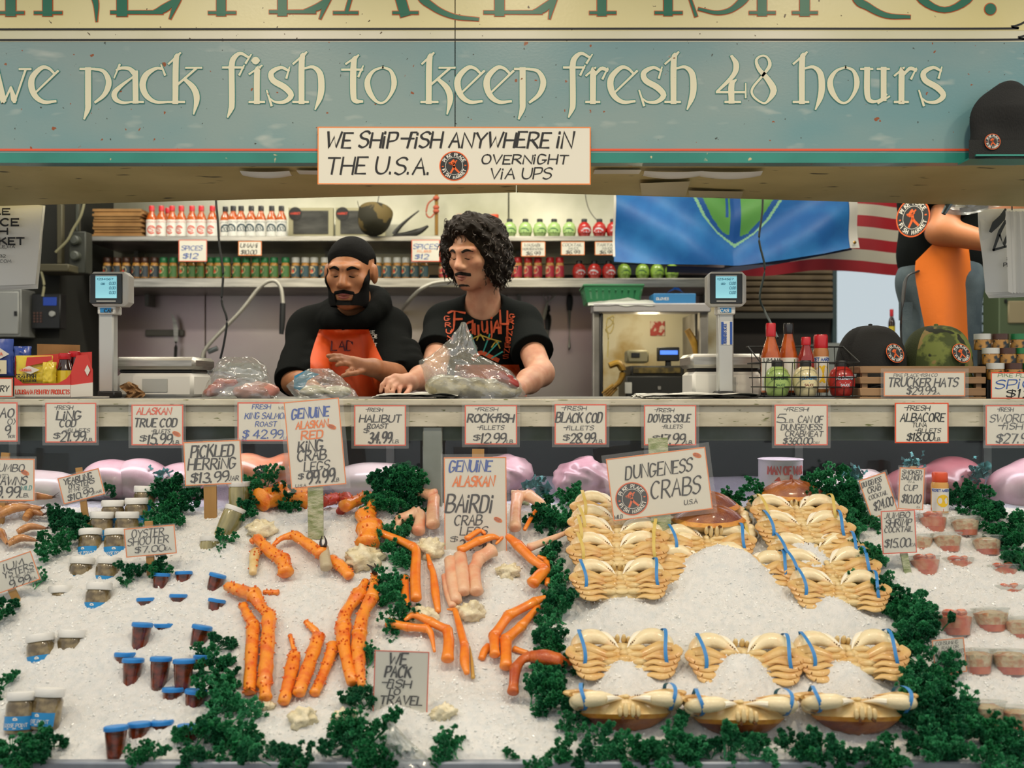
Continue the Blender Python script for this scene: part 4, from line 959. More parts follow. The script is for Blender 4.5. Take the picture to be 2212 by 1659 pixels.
for cn, cc, lg, pm_, xs in (('red', '#c8202a', [('c', 0, .4, .22, .07, .5, 5.4), ('t', 'S', -.1, .28, .2, .24)], redl, [328, 349, (363, .06), 372, 392, 415, 435, 459]), ('black', '#1c1d1f', [('c', 0, .45, .26, .1, -.4, 3.6), ('t', '33', -.16, .33, .3, .24)], navy, [(487, .02), 504, 521, 543, 564, 587, 608])):
    t = vessel('hot_sauce_bottle', 'orange hot sauce bottle with %s cap and white label on the upper shelf' % cn, 'bottle', '%s-capped hot sauce on the upper shelf' % cn, hsp, glass_or, hsc, mat('bcap_' + cn, cc, .35, coat=.4), [(.0264, .004), (.0264, .086)], wl, 1.5,
               [([('t', 'UMAMI', -.42, .82, .8, .09)] + lg, pm_), ([('r', -.5, .1, .5, .06)], mat('print_lime', '#7f9a3a', .6) if cn == 'black' else redl)])
    row(t, at_shelf(xs, ZU))
sqp = [(0, 0), (.022, 0), (.026, .004), (.0335, .03), (.0335, .045), (.026, .066), (.014, .076)]; sqc = [(.0145, .075), (.0145, .09), (.013, .092), (0, .092)]
sq_lab = [(.0338, .022), (.0345, .038), (.032, .055)]
for cn, bc_, tc_, xs, z in (('pale green', '#a8c77a', '#2f6a3c', [1101, 1135, 1166, 1197, 1230], ZU), ('red', '#b3261f', '#cfe0e6', [1262, 1295, 1324], ZU), ('red', '#b3261f', '#cfe0e6', [1251, 1284, 1315], ZL), ('olive green', '#86a83e', '#22502c', [1348, 1388, 1419, 1451], ZL)):
    up = 'upper' if z == ZU else 'lower'
    t = vessel('squat_sauce_bottle', 'round squat %s sauce bottle with black cap on the %s shelf' % (cn, up), 'bottle', 'squat %s sauce bottles on the %s shelf' % (cn, up), sqp, mat('squat_' + cn, bc_, .3, coat=.6), sqc, black, sq_lab, mat('squat_label_' + cn, bc_, .5), 1.2,
               [([('c', 0, -.35, .95, .22, .75, 2.4), ('r', -.55, .28, .55, .12), ('r', -.4, .08, .4, .1)], mat('squat_print_' + cn, tc_, .5))])
    row(t, at_shelf(xs, z))
t = vessel('seasoning_bottle', 'pale seasoning bottle with an orange cap on the upper shelf', 'bottle', 'orange-capped bottles on the upper shelf', [(0, 0), (.022, 0), (.022, .095), (.018, .1)], mat('pale_yellow', '#c9b88a', .4), [(.019, .099), (.019, .122), (0, .123)], mat('cap_orange', '#d8502a', .4), [(.0223, .02), (.0223, .08)], wl, 1.3)
row(t, at_shelf([(994, .05), (1055, .05), (1069, .05)], ZU))
# stack of cardboard box blanks
t = thing('cardboard_stack', tuple(P(260, 514, 4.9)), 'stack of folded brown cardboard boxes on the upper shelf', 'cardboard')
card_m = mat('cardboard', '#a9804c', .8, var=('#7d5a30', 8, .3, .7))
for k in range(11):
    x0, x1 = P(204 + (k * 7) % 5, 0, 4.85).x, P(314 - (k * 5) % 9, 0, 4.85).x; MB().box((x0, 4.82 + (k * 3 % 4) * .004, ZU + k * .0125), (x1, 5.12, ZU + k * .0125 + .0112)).build('folded_box', card_m, t, False)
# two framed market pictures
for k, (x0, x1) in enumerate(((622, 719), (724, 832))):
    a, b = P(x0, 0, 4.95).x, P(x1, 0, 4.95).x; z1 = ZU + .165
    t = thing('framed_picture', ((a + b) / 2, 4.97, ZU), ['cream mounted black and white picture beside the hot sauce bottles', 'cream mounted black and white picture beside the black horn'][k], 'picture')
    MB().box((a, 4.96, ZU), (b, 4.985, z1)).build('mount', mat('mount_cream', '#a8a382', .6), t, False)
    MB().box((a + .025, 4.957, ZU + .035), (b - .025, 4.9595, z1 - .015)).build('print', mat('photo_grey', '#4a4a44', .5, var=('#23241f', 7, .35, .6), stretch=(1, 1, 3)), t, False)
    m = MB(); m.prism([(q[0], q[1]) for q in circ(a + .035, z1 - .03, .033, 18)], Fr((0, 4.957, 0)), 0, .0015); r = m.build('badge', mat('badge_black', '#181816', .5), t, False)
    m = MB(); f = Fr((0, 4.955, 0)); write(m, f, 'MARKET', a + .01, z1 - .034, .05, .01, .0022, 0, 0, 0, 0); m.build('badge_print', redl, r, False)
# black horn, knotted rope, hanging camouflage cap
pts = [P(*q, 4.98) for q in ((905, 455), (880, 475), (862, 492), (852, 508), (870, 509), (905, 500), (925, 488))]
one('horn', MB().tube(catmull(pts, 5), list(np.interp(np.linspace(0, 1, 31), [0, .5, .8, 1], [.003, .014, .018, .006])), 10), mat('horn_black', '#1d1d1a', .3), 'curved black horn lying on the upper shelf', 'horn')
t = thing('knotted_rope', tuple(P(943, 512, 4.95)), 'gold rope with red knotted cord hanging by the wall', 'rope')
MB().tube([P(943, y, 4.95) for y in (405, 440, 470, 508)], .009, 8).build('rope', mat('rope_gold', '#8f6a2c', .8), t)
m = MB()
for y in (428, 448, 456): m.ball(P(942, y, 4.94), (.016, .012, .012), 8, 6)
m.tube(catmull([P(*q, 4.94) for q in ((940, 428), (925, 440), (921, 462), (930, 470), (942, 456))], 4), .004, 6)
m.build('red_cord', mat('cord_red', '#b2563c', .7), t)
camo = mat('camouflage', '#3f4a22', .8, var=('#6f7a3a', 14, .45, .5)); specks(camo, '#8f7a4a', 11, .58, .6, (1, 1, 1.6)); specks(camo, '#23291a', 17, .6, .62)

def cap_mesh(t, m_front, m_back, s=1.0, up=True):
    """trucker cap, front facing -Y: front panel, mesh back, visor, button"""
    def crown(u, v):
        th = (u - .5) * 2 * math.pi * .999; ph = v * math.pi / 2
        r = (.085 + .012 * (1 - v)) ; sq = .72
        x = .088 * math.sin(th) * (math.cos(ph) ** sq); y = -.098 * math.cos(th) * (math.cos(ph) ** sq); z = .125 * (math.sin(ph) ** .9)
        y -= .012 * max(0, math.cos(th)) * math.sin(2 * ph) * .6
        return Vector((x, y, z)) * s
    MB().grid(lambda u, v: crown(.3 + u * .4, v), 14, 12).build('front_panel', m_front, t)
    MB().grid(lambda u, v: crown((.7 + u * .6) % 1.0 if u < .499 or u > .5 else .999, v), 22, 12).build('mesh_back', m_back, t)
    MB().ball((0, 0, .127 * s), (.006 * s, .006 * s, .003 * s), 8, 5).build('button', m_front, t)
    def visor(u, v):
        a = (u - .5) * 2.2; r = .088 + v * .026 * (math.cos(a * .8) ** .6)
        return Vector((math.sin(a) * r * .95, -math.cos(a) * r - .005, .004 - .012 * abs(math.sin(a)) - v * .05)) * s
    m = MB().grid(visor, 14, 6); m.grid(lambda u, v: visor(u, v) - Vector((0, 0, .002)), 14, 6); m.build('visor', m_front, t)
camo_shaded = mat('camouflage_shaded', '#2c2a1a', .8, var=('#6a5a30', 14, .5, .54))  # darker camouflage copy, the dim spot up there is put into the colour
t = thing('hanging_cap', (0, 0, 0), 'camouflage cap hanging upside down above the framed pictures', 'cap')
cap_mesh(t, camo_shaded, camo_shaded, .92); t.location = P(812, 458, 4.75); t.rotation_euler = (math.pi - .3, .3, .5)
MB().tube([Vector((0, 0, -.01)), Vector((0, 0, -.75))], .002, 6).build('string', black, t)


# ------------------------------------------------------------------ dungeness crabs
shell_br = mat('crab_shell', '#a8642a', .38, var=('#6e2f1c', 22, .35, .65), bump=(260, .35), coat=.25)
shell_yel = mat('crab_rim', '#d99a3a', .4, var=('#c2742a', 40, .4, .7), bump=(200, .3))
crab_cream = mat('crab_cream', '#dfc892', .38, var=('#cda058', 26, .42, .72), bump=(220, .25), coat=.2)
crab_claw = mat('crab_claw', '#ecdcb2', .36, var=('#dc9c58', 20, .5, .75), bump=(200, .2), coat=.25)
crab_tooth = mat('crab_tooth', '#f0e8d2', .35)
crab_leg_m = mat('crab_leg', '#d8b474', .4, var=('#c58a48', 24, .45, .72), bump=(180, .25), coat=.2)
crab_dark = mat('crab_line', '#5f3a1c', .6)
band_b = mat('band_blue', '#2f7fc0', .5); band_y = mat('band_yellow', '#cdb35c', .5)

def crab_meshes():
    """meshes of one crab in its own axes: face towards -Y, back shell up, 0.19 m across the folded legs"""
    out = {}
    def top(u, v):
        th = u * 2 * math.pi; r = v
        x = .083 * math.sin(th); y = -.052 * math.cos(th)
        if y > 0: y *= 1.05; x *= 1 - .18 * (y / .055) ** 2
        ser = 1 + (.035 * (((th * 11 / math.pi) % 1) - .5) if y < .012 else 0) * (r > .97)
        z = .034 * (1 - r ** 2.3) + .0035 * math.sin(x * 90) * math.cos(y * 110) * (1 - r)
        return Vector((x * r * ser, y * r * ser + .004, z))
    out['carapace'] = MB().grid(top, 44, 9, mfn=lambda u, v: 1 if v > .9 else 0)
    def bot(u, v):
        th = u * 2 * math.pi; x = .083 * math.sin(th); y = -.052 * math.cos(th)
        if y > 0: y *= 1.05; x *= 1 - .18 * (y / .055) ** 2
        return Vector((x * v * .99, y * v * .99 + .004, -.026 * (1 - v ** 2.6) + .0015 * math.sin(math.atan2(y, x) * 9) * v * (1 - v) * 4))
    b = MB().grid(bot, 40, 8)
    for s_ in (-1, 1):                                  # plates of the breast
        for i in range(4): b.ball((s_ * .027, -.014 + i * .016, -.0235 + i * .001), (.019, .0072, .0065), 10, 6)
        b.ball((s_ * .0065, -.050, -.008), (.0055, .006, .013), 8, 6); b.ball((s_ * .016, -.049, -.006), (.005, .005, .010), 8, 6)
    out['breast'] = b
    fl = MB()
    for i, (w_, y_) in enumerate(((.006, -.012), (.009, .000), (.012, .012), (.014, .024), (.015, .036))): fl.ball((0, y_, -.0285 + i * .0012), (w_, .0075, .004), 12, 6)
    out['tail_flap'] = fl
    e = MB()
    for s_ in (-1, 1): e.tube([(s_ * .011, -.05, .004), (s_ * .013, -.058, .006)], [.0025, .003], 6)
    out['eyes'] = e
    for s_, nm in ((-1, 'l'), (1, 'r')):
        c = MB(); up = (0, 0, 1)
        c.tube(catmull([(s_ * .055, .0, -.012), (s_ * .075, -.012, -.020), (s_ * .090, -.022, -.026)], 3), list(np.interp(np.linspace(0, 1, 7), [0, .6, 1], [.009, .012, .012])), 10, 0, up)
        c.ball((s_ * .091, -.032, -.029), (.012, .013, .012), 10, 7)
        pts = catmull([(s_ * .093, -.036, -.031), (s_ * .082, -.055, -.034), (s_ * .062, -.065, -.036), (s_ * .043, -.061, -.037), (s_ * .026, -.049, -.036), (s_ * .012, -.034, -.034)], 4)
        c.tube(pts, list(np.interp(np.linspace(0, 1, len(pts)), [0, .12, .35, .55, .75, 1], [.010, .0145, .0175, .0155, .009, .0015])), 12, 0, up, .82)
        d_ = MB()
        pts = catmull([(s_ * .040, -.071, -.036), (s_ * .028, -.066, -.037), (s_ * .017, -.054, -.036), (s_ * .0085, -.038, -.034)], 4)
        d_.tube(pts, list(np.interp(np.linspace(0, 1, len(pts)), [0, .3, 1], [.0075, .0065, .0012])), 9, 0, up, .85)
        t_ = MB()
        for k in range(6):
            f_ = k / 6; p = Vector((s_ * (.034 - .022 * f_), -.0605 + .022 * f_, -.041)); t_.ball(p, .0021 - .0008 * f_, 6, 4)
        out['claw_' + nm] = (c, d_, t_)
        for q_ in (c, d_, t_): q_.v = [(v[0], v[1] + .024, v[2] + .010) for v in q_.v]
        legs = []
        for i in range(4):
            y0 = -.006 + i * .0115; k_ = 1 - .06 * i
            l = MB(); hz = -.030 + .0045 * i
            p = catmull([(s_ * .032, y0 + .008, hz + .006), (s_ * .068, y0 - .006, hz), (s_ * .096 * k_, y0 - .004, hz)], 4)
            l.tube(p, list(np.interp(np.linspace(0, 1, len(p)), [0, .6, 1], [.007, .0115, .009])), 10, 0, (0, 0, 1), .5)
            p = catmull([(s_ * .097 * k_, y0 - .003, hz - .002), (s_ * .104 * k_, y0 + .010, hz - .004), (s_ * .094 * k_, y0 + .021, hz - .005)], 4)
            l.tube(p, list(np.interp(np.linspace(0, 1, len(p)), [0, .5, 1], [.0085, .0095, .0085])), 10, 0, (0, 0, 1), .5)
            p = catmull([(s_ * .095 * k_, y0 + .021, hz - .005), (s_ * .076 * k_, y0 + .024, hz - .006), (s_ * .056 * k_, y0 + .020, hz - .005), (s_ * .036 * k_, y0 + .024, hz - .003)], 4)
            l.tube(p, list(np.interp(np.linspace(0, 1, len(p)), [0, .3, .7, 1], [.008, .0088, .005, .0008])), 10, 0, (0, 0, 1), .5)
            legs.append(l)
        out['legs_' + nm] = legs
        bd = MB(); cx = s_ * .080
        loop = [Vector((cx + s_ * .004 * math.sin(2 * a), -.010 - .044 * math.cos(a), -.028 - .024 * math.sin(a))) for a in np.linspace(0, 2 * math.pi, 25)[:-1]]
        n = len(loop); vs = []
        for q in loop: vs += [q - Vector((.0035, 0, 0)), q + Vector((.0035, 0, 0))]
        bd.add(vs, [(2 * i, 2 * i + 1, (2 * i + 3) % (2 * n), (2 * i + 2) % (2 * n)) for i in range(n)]); out['band_' + nm] = bd
    return out
CM = {}
def make_crab(band):
    t = thing('dungeness_crab', (0, 0, 0), 'crab', 'crab')
    if not CM:
        for k, v in crab_meshes().items(): CM[k] = v
        CM['_'] = {}
    def part(nm, key, mb, m, parent):
        if key in CM['_']:
            o = bpy.data.objects.new(nm, CM['_'][key]); COL.objects.link(o); o.parent = parent; return o
        o = mb.build(nm, m, parent); CM['_'][key] = o.data; return o
    part('carapace', 'c', CM['carapace'], [shell_br, shell_yel], t); br = part('breast', 'b', CM['breast'], crab_cream, t)
    part('tail_flap', 'f', CM['tail_flap'], crab_cream, br); part('eyes', 'e', CM['eyes'], crab_dark, t)
    for s_ in 'lr':
        c, d_, te = CM['claw_' + s_]; o = part('claw', 'cl' + s_, c, crab_claw, t)
        part('movable_finger', 'd' + s_, d_, crab_tooth, o); part('claw_teeth', 't' + s_, te, crab_dark, o)
        for i, l in enumerate(CM['legs_' + s_]): part('leg', 'l%s%d' % (s_, i), l, crab_leg_m, t)
        if band: tag(part('rubber_band', 'b%s%s' % (s_, band), CM['band_' + s_], band_b if band == 'b' else band_y, t), ('blue' if band == 'b' else 'yellow') + ' rubber band')
    return t
def frame_rot(front, back_up):
    """rotation taking the crab's face direction to `front` and its back shell to `back_up`"""
    f = Vector(front).normalized(); u = Vector(back_up); u = (u - f * u.dot(f)).normalized(); y = -f; x = y.cross(u)
    return Matrix((x, y, u)).transposed().to_euler()
crabs = [  # px, py of the middle of the crab, pose, band, sink, label
    (1335, 1128, 'A', 'y', 0, 'top crab of the banded stack by the parsley, behind the dungeness crabs sign'),
    (1332, 1156, 'A', 'y', 0, 'second crab down in the yellow-banded stack by the parsley'),
    (1330, 1186, 'A', 'y', 0, 'third crab down in the yellow-banded stack by the parsley'),
    (1331, 1218, 'A', 'y', 0, 'fourth crab down in the yellow-banded stack by the parsley'),
    (1337, 1277, 'A', 'b', 0, 'lowest crab of the stack by the parsley, with blue bands and bare breast plates'),
    (1518, 1122, 'N', None, 0, 'brown-shelled crab at the back behind the taped stake'),
    (1528, 1152, 'N', 'y', 0, 'brown-shelled crab with yellow bands beside the taped stake'),
    (1525, 1192, 'A', 'b', .008, 'half iced crab with a blue band beside the taped stake'),
    (1520, 1232, 'A', None, .018, 'nearly buried crab below the taped stake'),
    (1612, 1243, 'A', 'b', .022, 'crab buried to its claws in ice between the two stacks'),
    (1708, 1096, 'N', 'b', 0, 'golden-shelled crab topping the stack beside the can of crabmeat'),
    (1718, 1133, 'A', 'y', 0, 'second crab of the stack below the golden shell'),
    (1733, 1166, 'A', 'b', .006, 'blue-banded crab, third of the stack below the golden shell'),
    (1762, 1206, 'A', 'b', .018, 'ice-covered crab, fourth of the stack below the golden shell'),
    (1785, 1243, 'A', 'b', .016, 'ice-covered crab above the lowest of the stack below the golden shell'),
    (1806, 1292, 'A', 'b', .010, 'lowest crab of the stack beside the shrimp cocktail parsley, ice on its breast'),
    (1345, 1437, 'A', 'b', .004, 'crab of the middle row next to the orange snow crab claw'),
    (1604, 1447, 'A', 'b', .006, 'crab in the middle of the middle row on the ice'),
    (1829, 1441, 'A', 'b', .004, 'crab of the middle row against the thick parsley garland'),
    (1350, 1560, 'B', 'b', 0, 'upturned red-backed crab in the front row nearest the orange claw'),
    (1595, 1572, 'B', 'b', 0, 'upturned red-backed crab in the middle of the front row'),
    (1848, 1566, 'B', 'b', 0, 'upturned red-backed crab in the front row against the parsley garland'),
]
for i, (px, py, pose, band, sink, lab) in enumerate(crabs):
    t = make_crab(band); t['label'] = lab; t['group'] = 'dungeness crabs on the ice'
    c = Pice(px, py)
    rnd = random.Random(i); tw = rnd.uniform(-.06, .06)
    if pose == 'A': f, u, lift = (tw, .80, .55), (0, .55, -.80), .013
    elif pose == 'N': f, u, lift = (tw, -.92, -.2), (0, -.2, .92), .04
    else: f, u, lift = (tw, -1, .25), (0, -.25, -1), .026
    t.rotation_euler = frame_rot(f, u)
    n = Vector((0, -.45, .9)); t.location = c + n * (lift - sink)
    k = rnd.uniform(.97, 1.06) * (1.10 if pose != 'B' else 1.06); t.scale = (k, k, k)

# ------------------------------------------------------------------ king crab and bairdi crab legs
king_o = mat('king_orange', '#f0932a', .36, var=('#d9521c', 30, .48, .75), bump=(150, .4), coat=.3)
king_r = mat('king_red', '#b8371c', .4, var=('#8f2418', 30, .45, .7), bump=(150, .5), coat=.3)
bairdi_o = mat('bairdi_orange', '#f08c28', .34, var=('#e26a1c', 26, .45, .75), bump=(150, .2), coat=.35)
bairdi_p = mat('bairdi_pink', '#e3b793', .42, var=('#dc8f6c', 22, .45, .72), bump=(160, .25), coat=.2)
meat = mat('crab_shoulder', '#e6dcbc', .5, var=('#d6c79a', 40, .4, .7), bump=(90, .8), coat=.2)
tipm = mat('claw_tip', '#2a2320', .4)
def leg(pts, rs, m, label, joints=(), spines=False, lift=1.0, group=None, tips=None, raise_=0.0, name='cooked_crab_limb'):
    """pts: pixels; r: radius in pixels; lies on the ice, split into segments at the joint indices"""
    P3 = []
    for (x, y), r in zip(pts, rs):
        c = onice(x, y); k = mp(c.y); P3.append(c + Vector((0, -.35, .9)) * (r * k * .75 * lift + raise_))
    R3 = [r * mp(p.y) * (1.12 if spines else 1.06) for p, r in zip(P3, rs)]
    base = min(P3, key=lambda p: p.z)
    t = thing(name, tuple(base), label, 'crab piece', group)
    cuts = [0] + list(joints) + [len(pts) - 1]
    rnd = random.Random(int(pts[0][0]))
    for a, b in zip(cuts[:-1], cuts[1:]):
        seg = P3[a:b + 1]; rr = list(R3[a:b + 1])
        cp = catmull([tuple(p) + (r,) for p, r in zip(seg, rr)], 5) if len(seg) > 2 else [np.array(tuple(seg[0]) + (rr[0],)) * (1 - f) + np.array(tuple(seg[1]) + (rr[1],)) * f for f in np.linspace(0, 1, 6)]
        n = len(cp); q = [Vector(c[:3]) for c in cp]
        rad = [max(c[3], .0008) * (1 + (.14 if len(cuts) > 2 else .05) * (math.exp(-(i / n * 9) ** 2) + math.exp(-((n - 1 - i) / n * 9) ** 2)) - .06 * math.sin(math.pi * i / (n - 1)) + (rnd.uniform(-.09, .09) if spines else 0)) for i, c in enumerate(cp)]
        q = [q[0] - (q[1] - q[0]).normalized() * rad[0] * .25] + q + [q[-1] + (q[-1] - q[-2]).normalized() * rad[-1] * .3]; rad = [rad[0] * .6] + rad + [rad[-1] * .55]
        mb = MB().tube(q, rad, 12, 0, (0, -.6, .8), .86); o = mb.build('segment', m, t, angle=70)
        if spines:
            sp = MB(); L = sum((q[i + 1] - q[i]).length for i in range(len(q) - 1)); ns = int(L / .0058)
            for k_ in range(ns):
                i = rnd.uniform(1, len(q) - 2); j = int(i); p = q[j].lerp(q[j + 1], i - j); r_ = rad[j] * (1 - (i - j)) + rad[j + 1] * (i - j)
                tdir = (q[j + 1] - q[j]).normalized(); a_ = (Vector((0, -.6, .8)) - tdir * Vector((0, -.6, .8)).dot(tdir)).normalized(); b_ = tdir.cross(a_); th = rnd.uniform(-1.9, 1.9)
                d_ = (a_ * math.cos(th) + b_ * math.sin(th)); s_ = rnd.uniform(.0016, .0028)
                sp.tube([p + d_ * r_ * .8, p + d_ * (r_ * .95 + s_ * .7), p + d_ * (r_ * .95 + s_ * 1.5) + tdir * s_ * .3], [s_, s_ * .8, s_ * .15], 5, 0)
            if ns: tag(sp.build('spines', mat('king_spine', '#dd6a20', .4, coat=.3), o), kind='stuff')
    if tips:
        for tp in tips:
            c = [onice(x, y) + Vector((0, -.35, .9)) * raise_ * 1.1 + Vector((0, -.02, .01)) for x, y in tp]; MB().tube(catmull(c, 3) if len(c) > 2 else c, list(np.linspace(.005, .0012, 7))[:max(2, 3 * (len(c) - 1) + 1) if len(c) > 2 else 2], 8).build('pincer', tipm, t)
    return t
def shoulder(px, py, r, label, m=None, sq=.7, group=None, sink=.5):
    c = onice(px, py); R = r * mp(c.y); mb = MB(); rnd = random.Random(int(px + py))
    def f(u, v):
        th = u * 2 * math.pi; ph = (v - .5) * math.pi; d = Vector((math.cos(th) * math.cos(ph), math.sin(th) * math.cos(ph) * .8, math.sin(ph) * sq))
        nz = noise.noise(d * 2.3 + Vector((px, py, 0))) * .5 + noise.noise(d * 5 + Vector((py, px, 0))) * .35
        return c + Vector((0, 0, R * (sq - sink))) + d * R * (1 + nz)
    mb.grid(f, 26, 16); return one('crab_shoulder', mb, m or meat, label, 'crab piece', group, angle=None)
KG, BG = 'red king crab legs on the ice', 'bairdi crab legs on the ice'
leg([(543, 1181), (556, 1176), (585, 1205), (614, 1229), (619, 1262)], [5, 9, 13, 14, 14], king_o, 'orange king crab leg bent like a hook at the back of its heap', (1, 3), True, group=KG, raise_=.012)
leg([(556, 1198), (551, 1210), (547, 1246)], [10, 11, 7], crab_cream, 'cream king crab pincer beside the hooked leg', (), True, group=KG, raise_=.006)
leg([(587, 1198), (609, 1181), (638, 1177), (679, 1207), (697, 1222)], [3, 6, 9, 12, 12], king_o, 'thin curved king crab leg lying in front of the dark-tipped claw', (2,), True, group=KG, raise_=.022)
leg([(716, 1220), (739, 1239), (757, 1258)], [11, 12, 10], king_o, 'short king crab leg piece beside the dark-tipped claw', (), True, group=KG, raise_=.008)
leg([(707, 1250), (703, 1225), (702, 1205)], [12, 12, 9], mat('claw_grey', '#b7a98a', .45, bump=(100, .5)), 'grey king crab claw standing up with dark tips', (), False, group=KG, raise_=.02, tips=[[(699, 1206), (697, 1196), (700, 1186)], [(706, 1206), (709, 1196), (705, 1186)]])
leg([(745, 1130), (788, 1096), (824, 1077)], [13, 12, 8], king_o, 'king crab leg pointing up to the parsley at the back', (1,), True, group=KG, raise_=.02)
leg([(795, 1140), (810, 1118), (822, 1100)], [12, 11, 8], king_o, 'short king crab leg stub below the upward leg', (), True, group=KG, raise_=.012)
leg([(697, 1103), (727, 1084), (749, 1073), (762, 1090)], [13, 12, 11, 6], king_r, 'dark red king crab leg curling at the back of the heap', (1, 2), True, group=KG, raise_=.015)
leg([(736, 1124), (743, 1100)], [9, 9], king_r, 'dark red king crab stub in the ice behind the stake', (), True, group=KG)
leg([(566, 1110), (610, 1090), (665, 1080)], [22, 24, 20], king_o, 'thick orange king crab knuckles under the ice at the back', (1,), True, group=KG, raise_=.012)
leg([(795, 1200), (800, 1170), (790, 1140)], [22, 24, 18], king_o, 'thick orange king crab joint beside the cream shoulder', (1,), True, group=KG, raise_=.01)
leg([(690, 1390), (685, 1374), (660, 1357)], [7, 8, 5], king_o, 'thin bent king crab tip above the crossing legs', (), True, group=KG, raise_=.004)
leg([(492, 1282), (526, 1298), (551, 1314), (566, 1335), (581, 1352), (583, 1362), (580, 1417), (574, 1493), (576, 1523)], [8, 14, 14, 11, 10, 14, 14.5, 13.5, 11], king_o, 'long king crab leg with a raised hooked end, next to the shooter cups', (2, 4, 7), True, group=KG, raise_=.014)
leg([(526, 1323), (536, 1346), (548, 1368), (547, 1392), (541, 1493), (541, 1503)], [8, 10, 11, 14, 13, 11], king_o, 'long straight king crab leg on the outside of the pair by the shooter cups', (2,), True, group=KG, raise_=.006)
leg([(627, 1384), (637, 1412), (636, 1432), (627, 1480), (614, 1530)], [4, 5, 13.5, 14, 10], king_o, 'king crab leg with a thin stalk, beside the crossing legs', (1,), True, group=KG, raise_=.006)
leg([(690, 1388), (670, 1447), (647, 1515)], [13.5, 14.5, 12], king_o, 'long slanted king crab leg crossing behind its thinner neighbour', (), True, group=KG, raise_=.01)
leg([(722, 1400), (697, 1467), (680, 1508)], [13, 11, 10], king_o, 'slim slanted king crab leg half under ice, between the crossing pairs', (), True, group=KG, raise_=.002)
leg([(791, 1272), (778, 1301), (748, 1341), (743, 1371), (745, 1417), (763, 1493)], [7, 13, 13, 15, 14.5, 10], king_o, 'upright king crab leg crossing under its partner by the parsley', (1, 3), True, group=KG, raise_=.014)
leg([(811, 1260), (804, 1316), (786, 1351), (778, 1392), (776, 1442), (783, 1503)], [6, 12, 13, 14, 14, 7], king_o, 'upright king crab leg with a pincer, touching the parsley garland', (1, 3), True, group=KG, raise_=.02, tips=[[(811, 1262), (806, 1250), (796, 1246)], [(813, 1264), (816, 1252), (812, 1242)]])
leg([(570, 1292), (601, 1297)], [5, 6], king_o, 'small king crab scrap showing through the ice', (), True, group=KG)
for (px, py, r), lb in zip([(785, 1222, 40), (566, 1150, 30), (579, 1527, 16), (652, 1568, 30), (746, 1562, 27)], ['big cream king crab shoulder joint beside the orange knuckles', 'cream king crab shoulder at the back of the heap', 'small white end of the long king crab leg', 'cream crab shoulder poking from the ice below the slanted legs', 'torn cream crab shoulder in ice near the parsley']): shoulder(px, py, r, lb, group='cream crab shoulders in the ice')
leg([(788, 1190), (812, 1177), (820, 1178), (863, 1196), (892, 1211), (900, 1221), (898, 1269), (900, 1319)], [2, 6, 8, 9, 9, 10, 11.5, 10], bairdi_o, 'long orange bairdi leg reaching over the parsley to the king crab', (2, 4), group=BG, raise_=.022)
leg([(916, 1187), (931, 1242), (936, 1257), (941, 1297), (947, 1331)], [2, 6, 7, 9.5, 5], bairdi_o, 'upright orange bairdi leg ending in a needle point', (1,), group=BG, raise_=.012)
leg([(875, 1266), (876, 1300), (878, 1329)], [9, 9.5, 9], bairdi_o, 'short cut orange bairdi leg against the parsley', (), group=BG, raise_=.012)
leg([(885, 1107), (904, 1096), (938, 1105)], [4, 12, 14], bairdi_p, 'frosted pink bairdi claw at the back near the sign', (1,), group=BG, raise_=.028)
leg([(938, 1105), (936, 1140), (936, 1168)], [12, 14, 14], bairdi_p, 'frosted pink bairdi leg hidden by the edge of the sign', (), group=BG, raise_=.024)
leg([(851, 1172), (866, 1148), (900, 1137), (909, 1143), (904, 1178)], [3, 11, 14, 12, 13], bairdi_p, 'frosted pink bairdi claw bent over a cream shoulder', (1, 2), group=BG, raise_=.016)
leg([(1107, 1056), (1133, 1052), (1155, 1066)], [5, 5, 3], bairdi_o, 'thin orange bairdi leg above the sign edge at the back', (), group=BG, raise_=.03)
leg([(1105, 1070), (1130, 1066), (1152, 1060)], [5, 6, 4], bairdi_p, 'thin pink bairdi leg above the sign edge at the back', (), group=BG, raise_=.03)
leg([(1112, 1172), (1114, 1129), (1119, 1100), (1141, 1098), (1167, 1114), (1182, 1128)], [12, 12, 13, 13, 11, 3], bairdi_p, 'frosted pink bairdi claw arching beside the sign', (2, 3), group=BG, raise_=.026)
leg([(1165, 1119), (1150, 1140), (1133, 1169)], [3, 5, 4], bairdi_o, 'thin orange bairdi leg under the arching pink claw', (), group=BG, raise_=.03)
leg([(974, 1232), (978, 1270), (986, 1312)], [13, 15, 12], bairdi_p, 'thick pink bairdi leg in the frosted bundle', (), group=BG, raise_=.012)
leg([(994, 1226), (998, 1262), (1003, 1300)], [13, 16, 13], bairdi_p, 'thickest pink bairdi leg in the frosted bundle', (), group=BG, raise_=.016)
leg([(962, 1259), (968, 1290), (978, 1320)], [8, 9, 8], bairdi_p, 'thin pink bairdi leg on the outside of the frosted bundle', (), group=BG, raise_=.008)
leg([(1030, 1300), (1024, 1252), (1036, 1230), (1064, 1214)], [13, 13, 14, 15], bairdi_p, 'pink bairdi leg bent over the frosted bundle', (1, 2), group=BG, raise_=.014)
leg([(994, 1224), (1032, 1202), (1062, 1193), (1078, 1192)], [9, 9, 8, 3], bairdi_o, 'orange-pink bairdi leg across the foot of the sign', (1,), group=BG, raise_=.03)
leg([(1008, 1204), (1037, 1185), (1048, 1191)], [6, 6, 3], bairdi_o, 'thin orange bairdi tip in front of the sign foot', (), group=BG, raise_=.04)
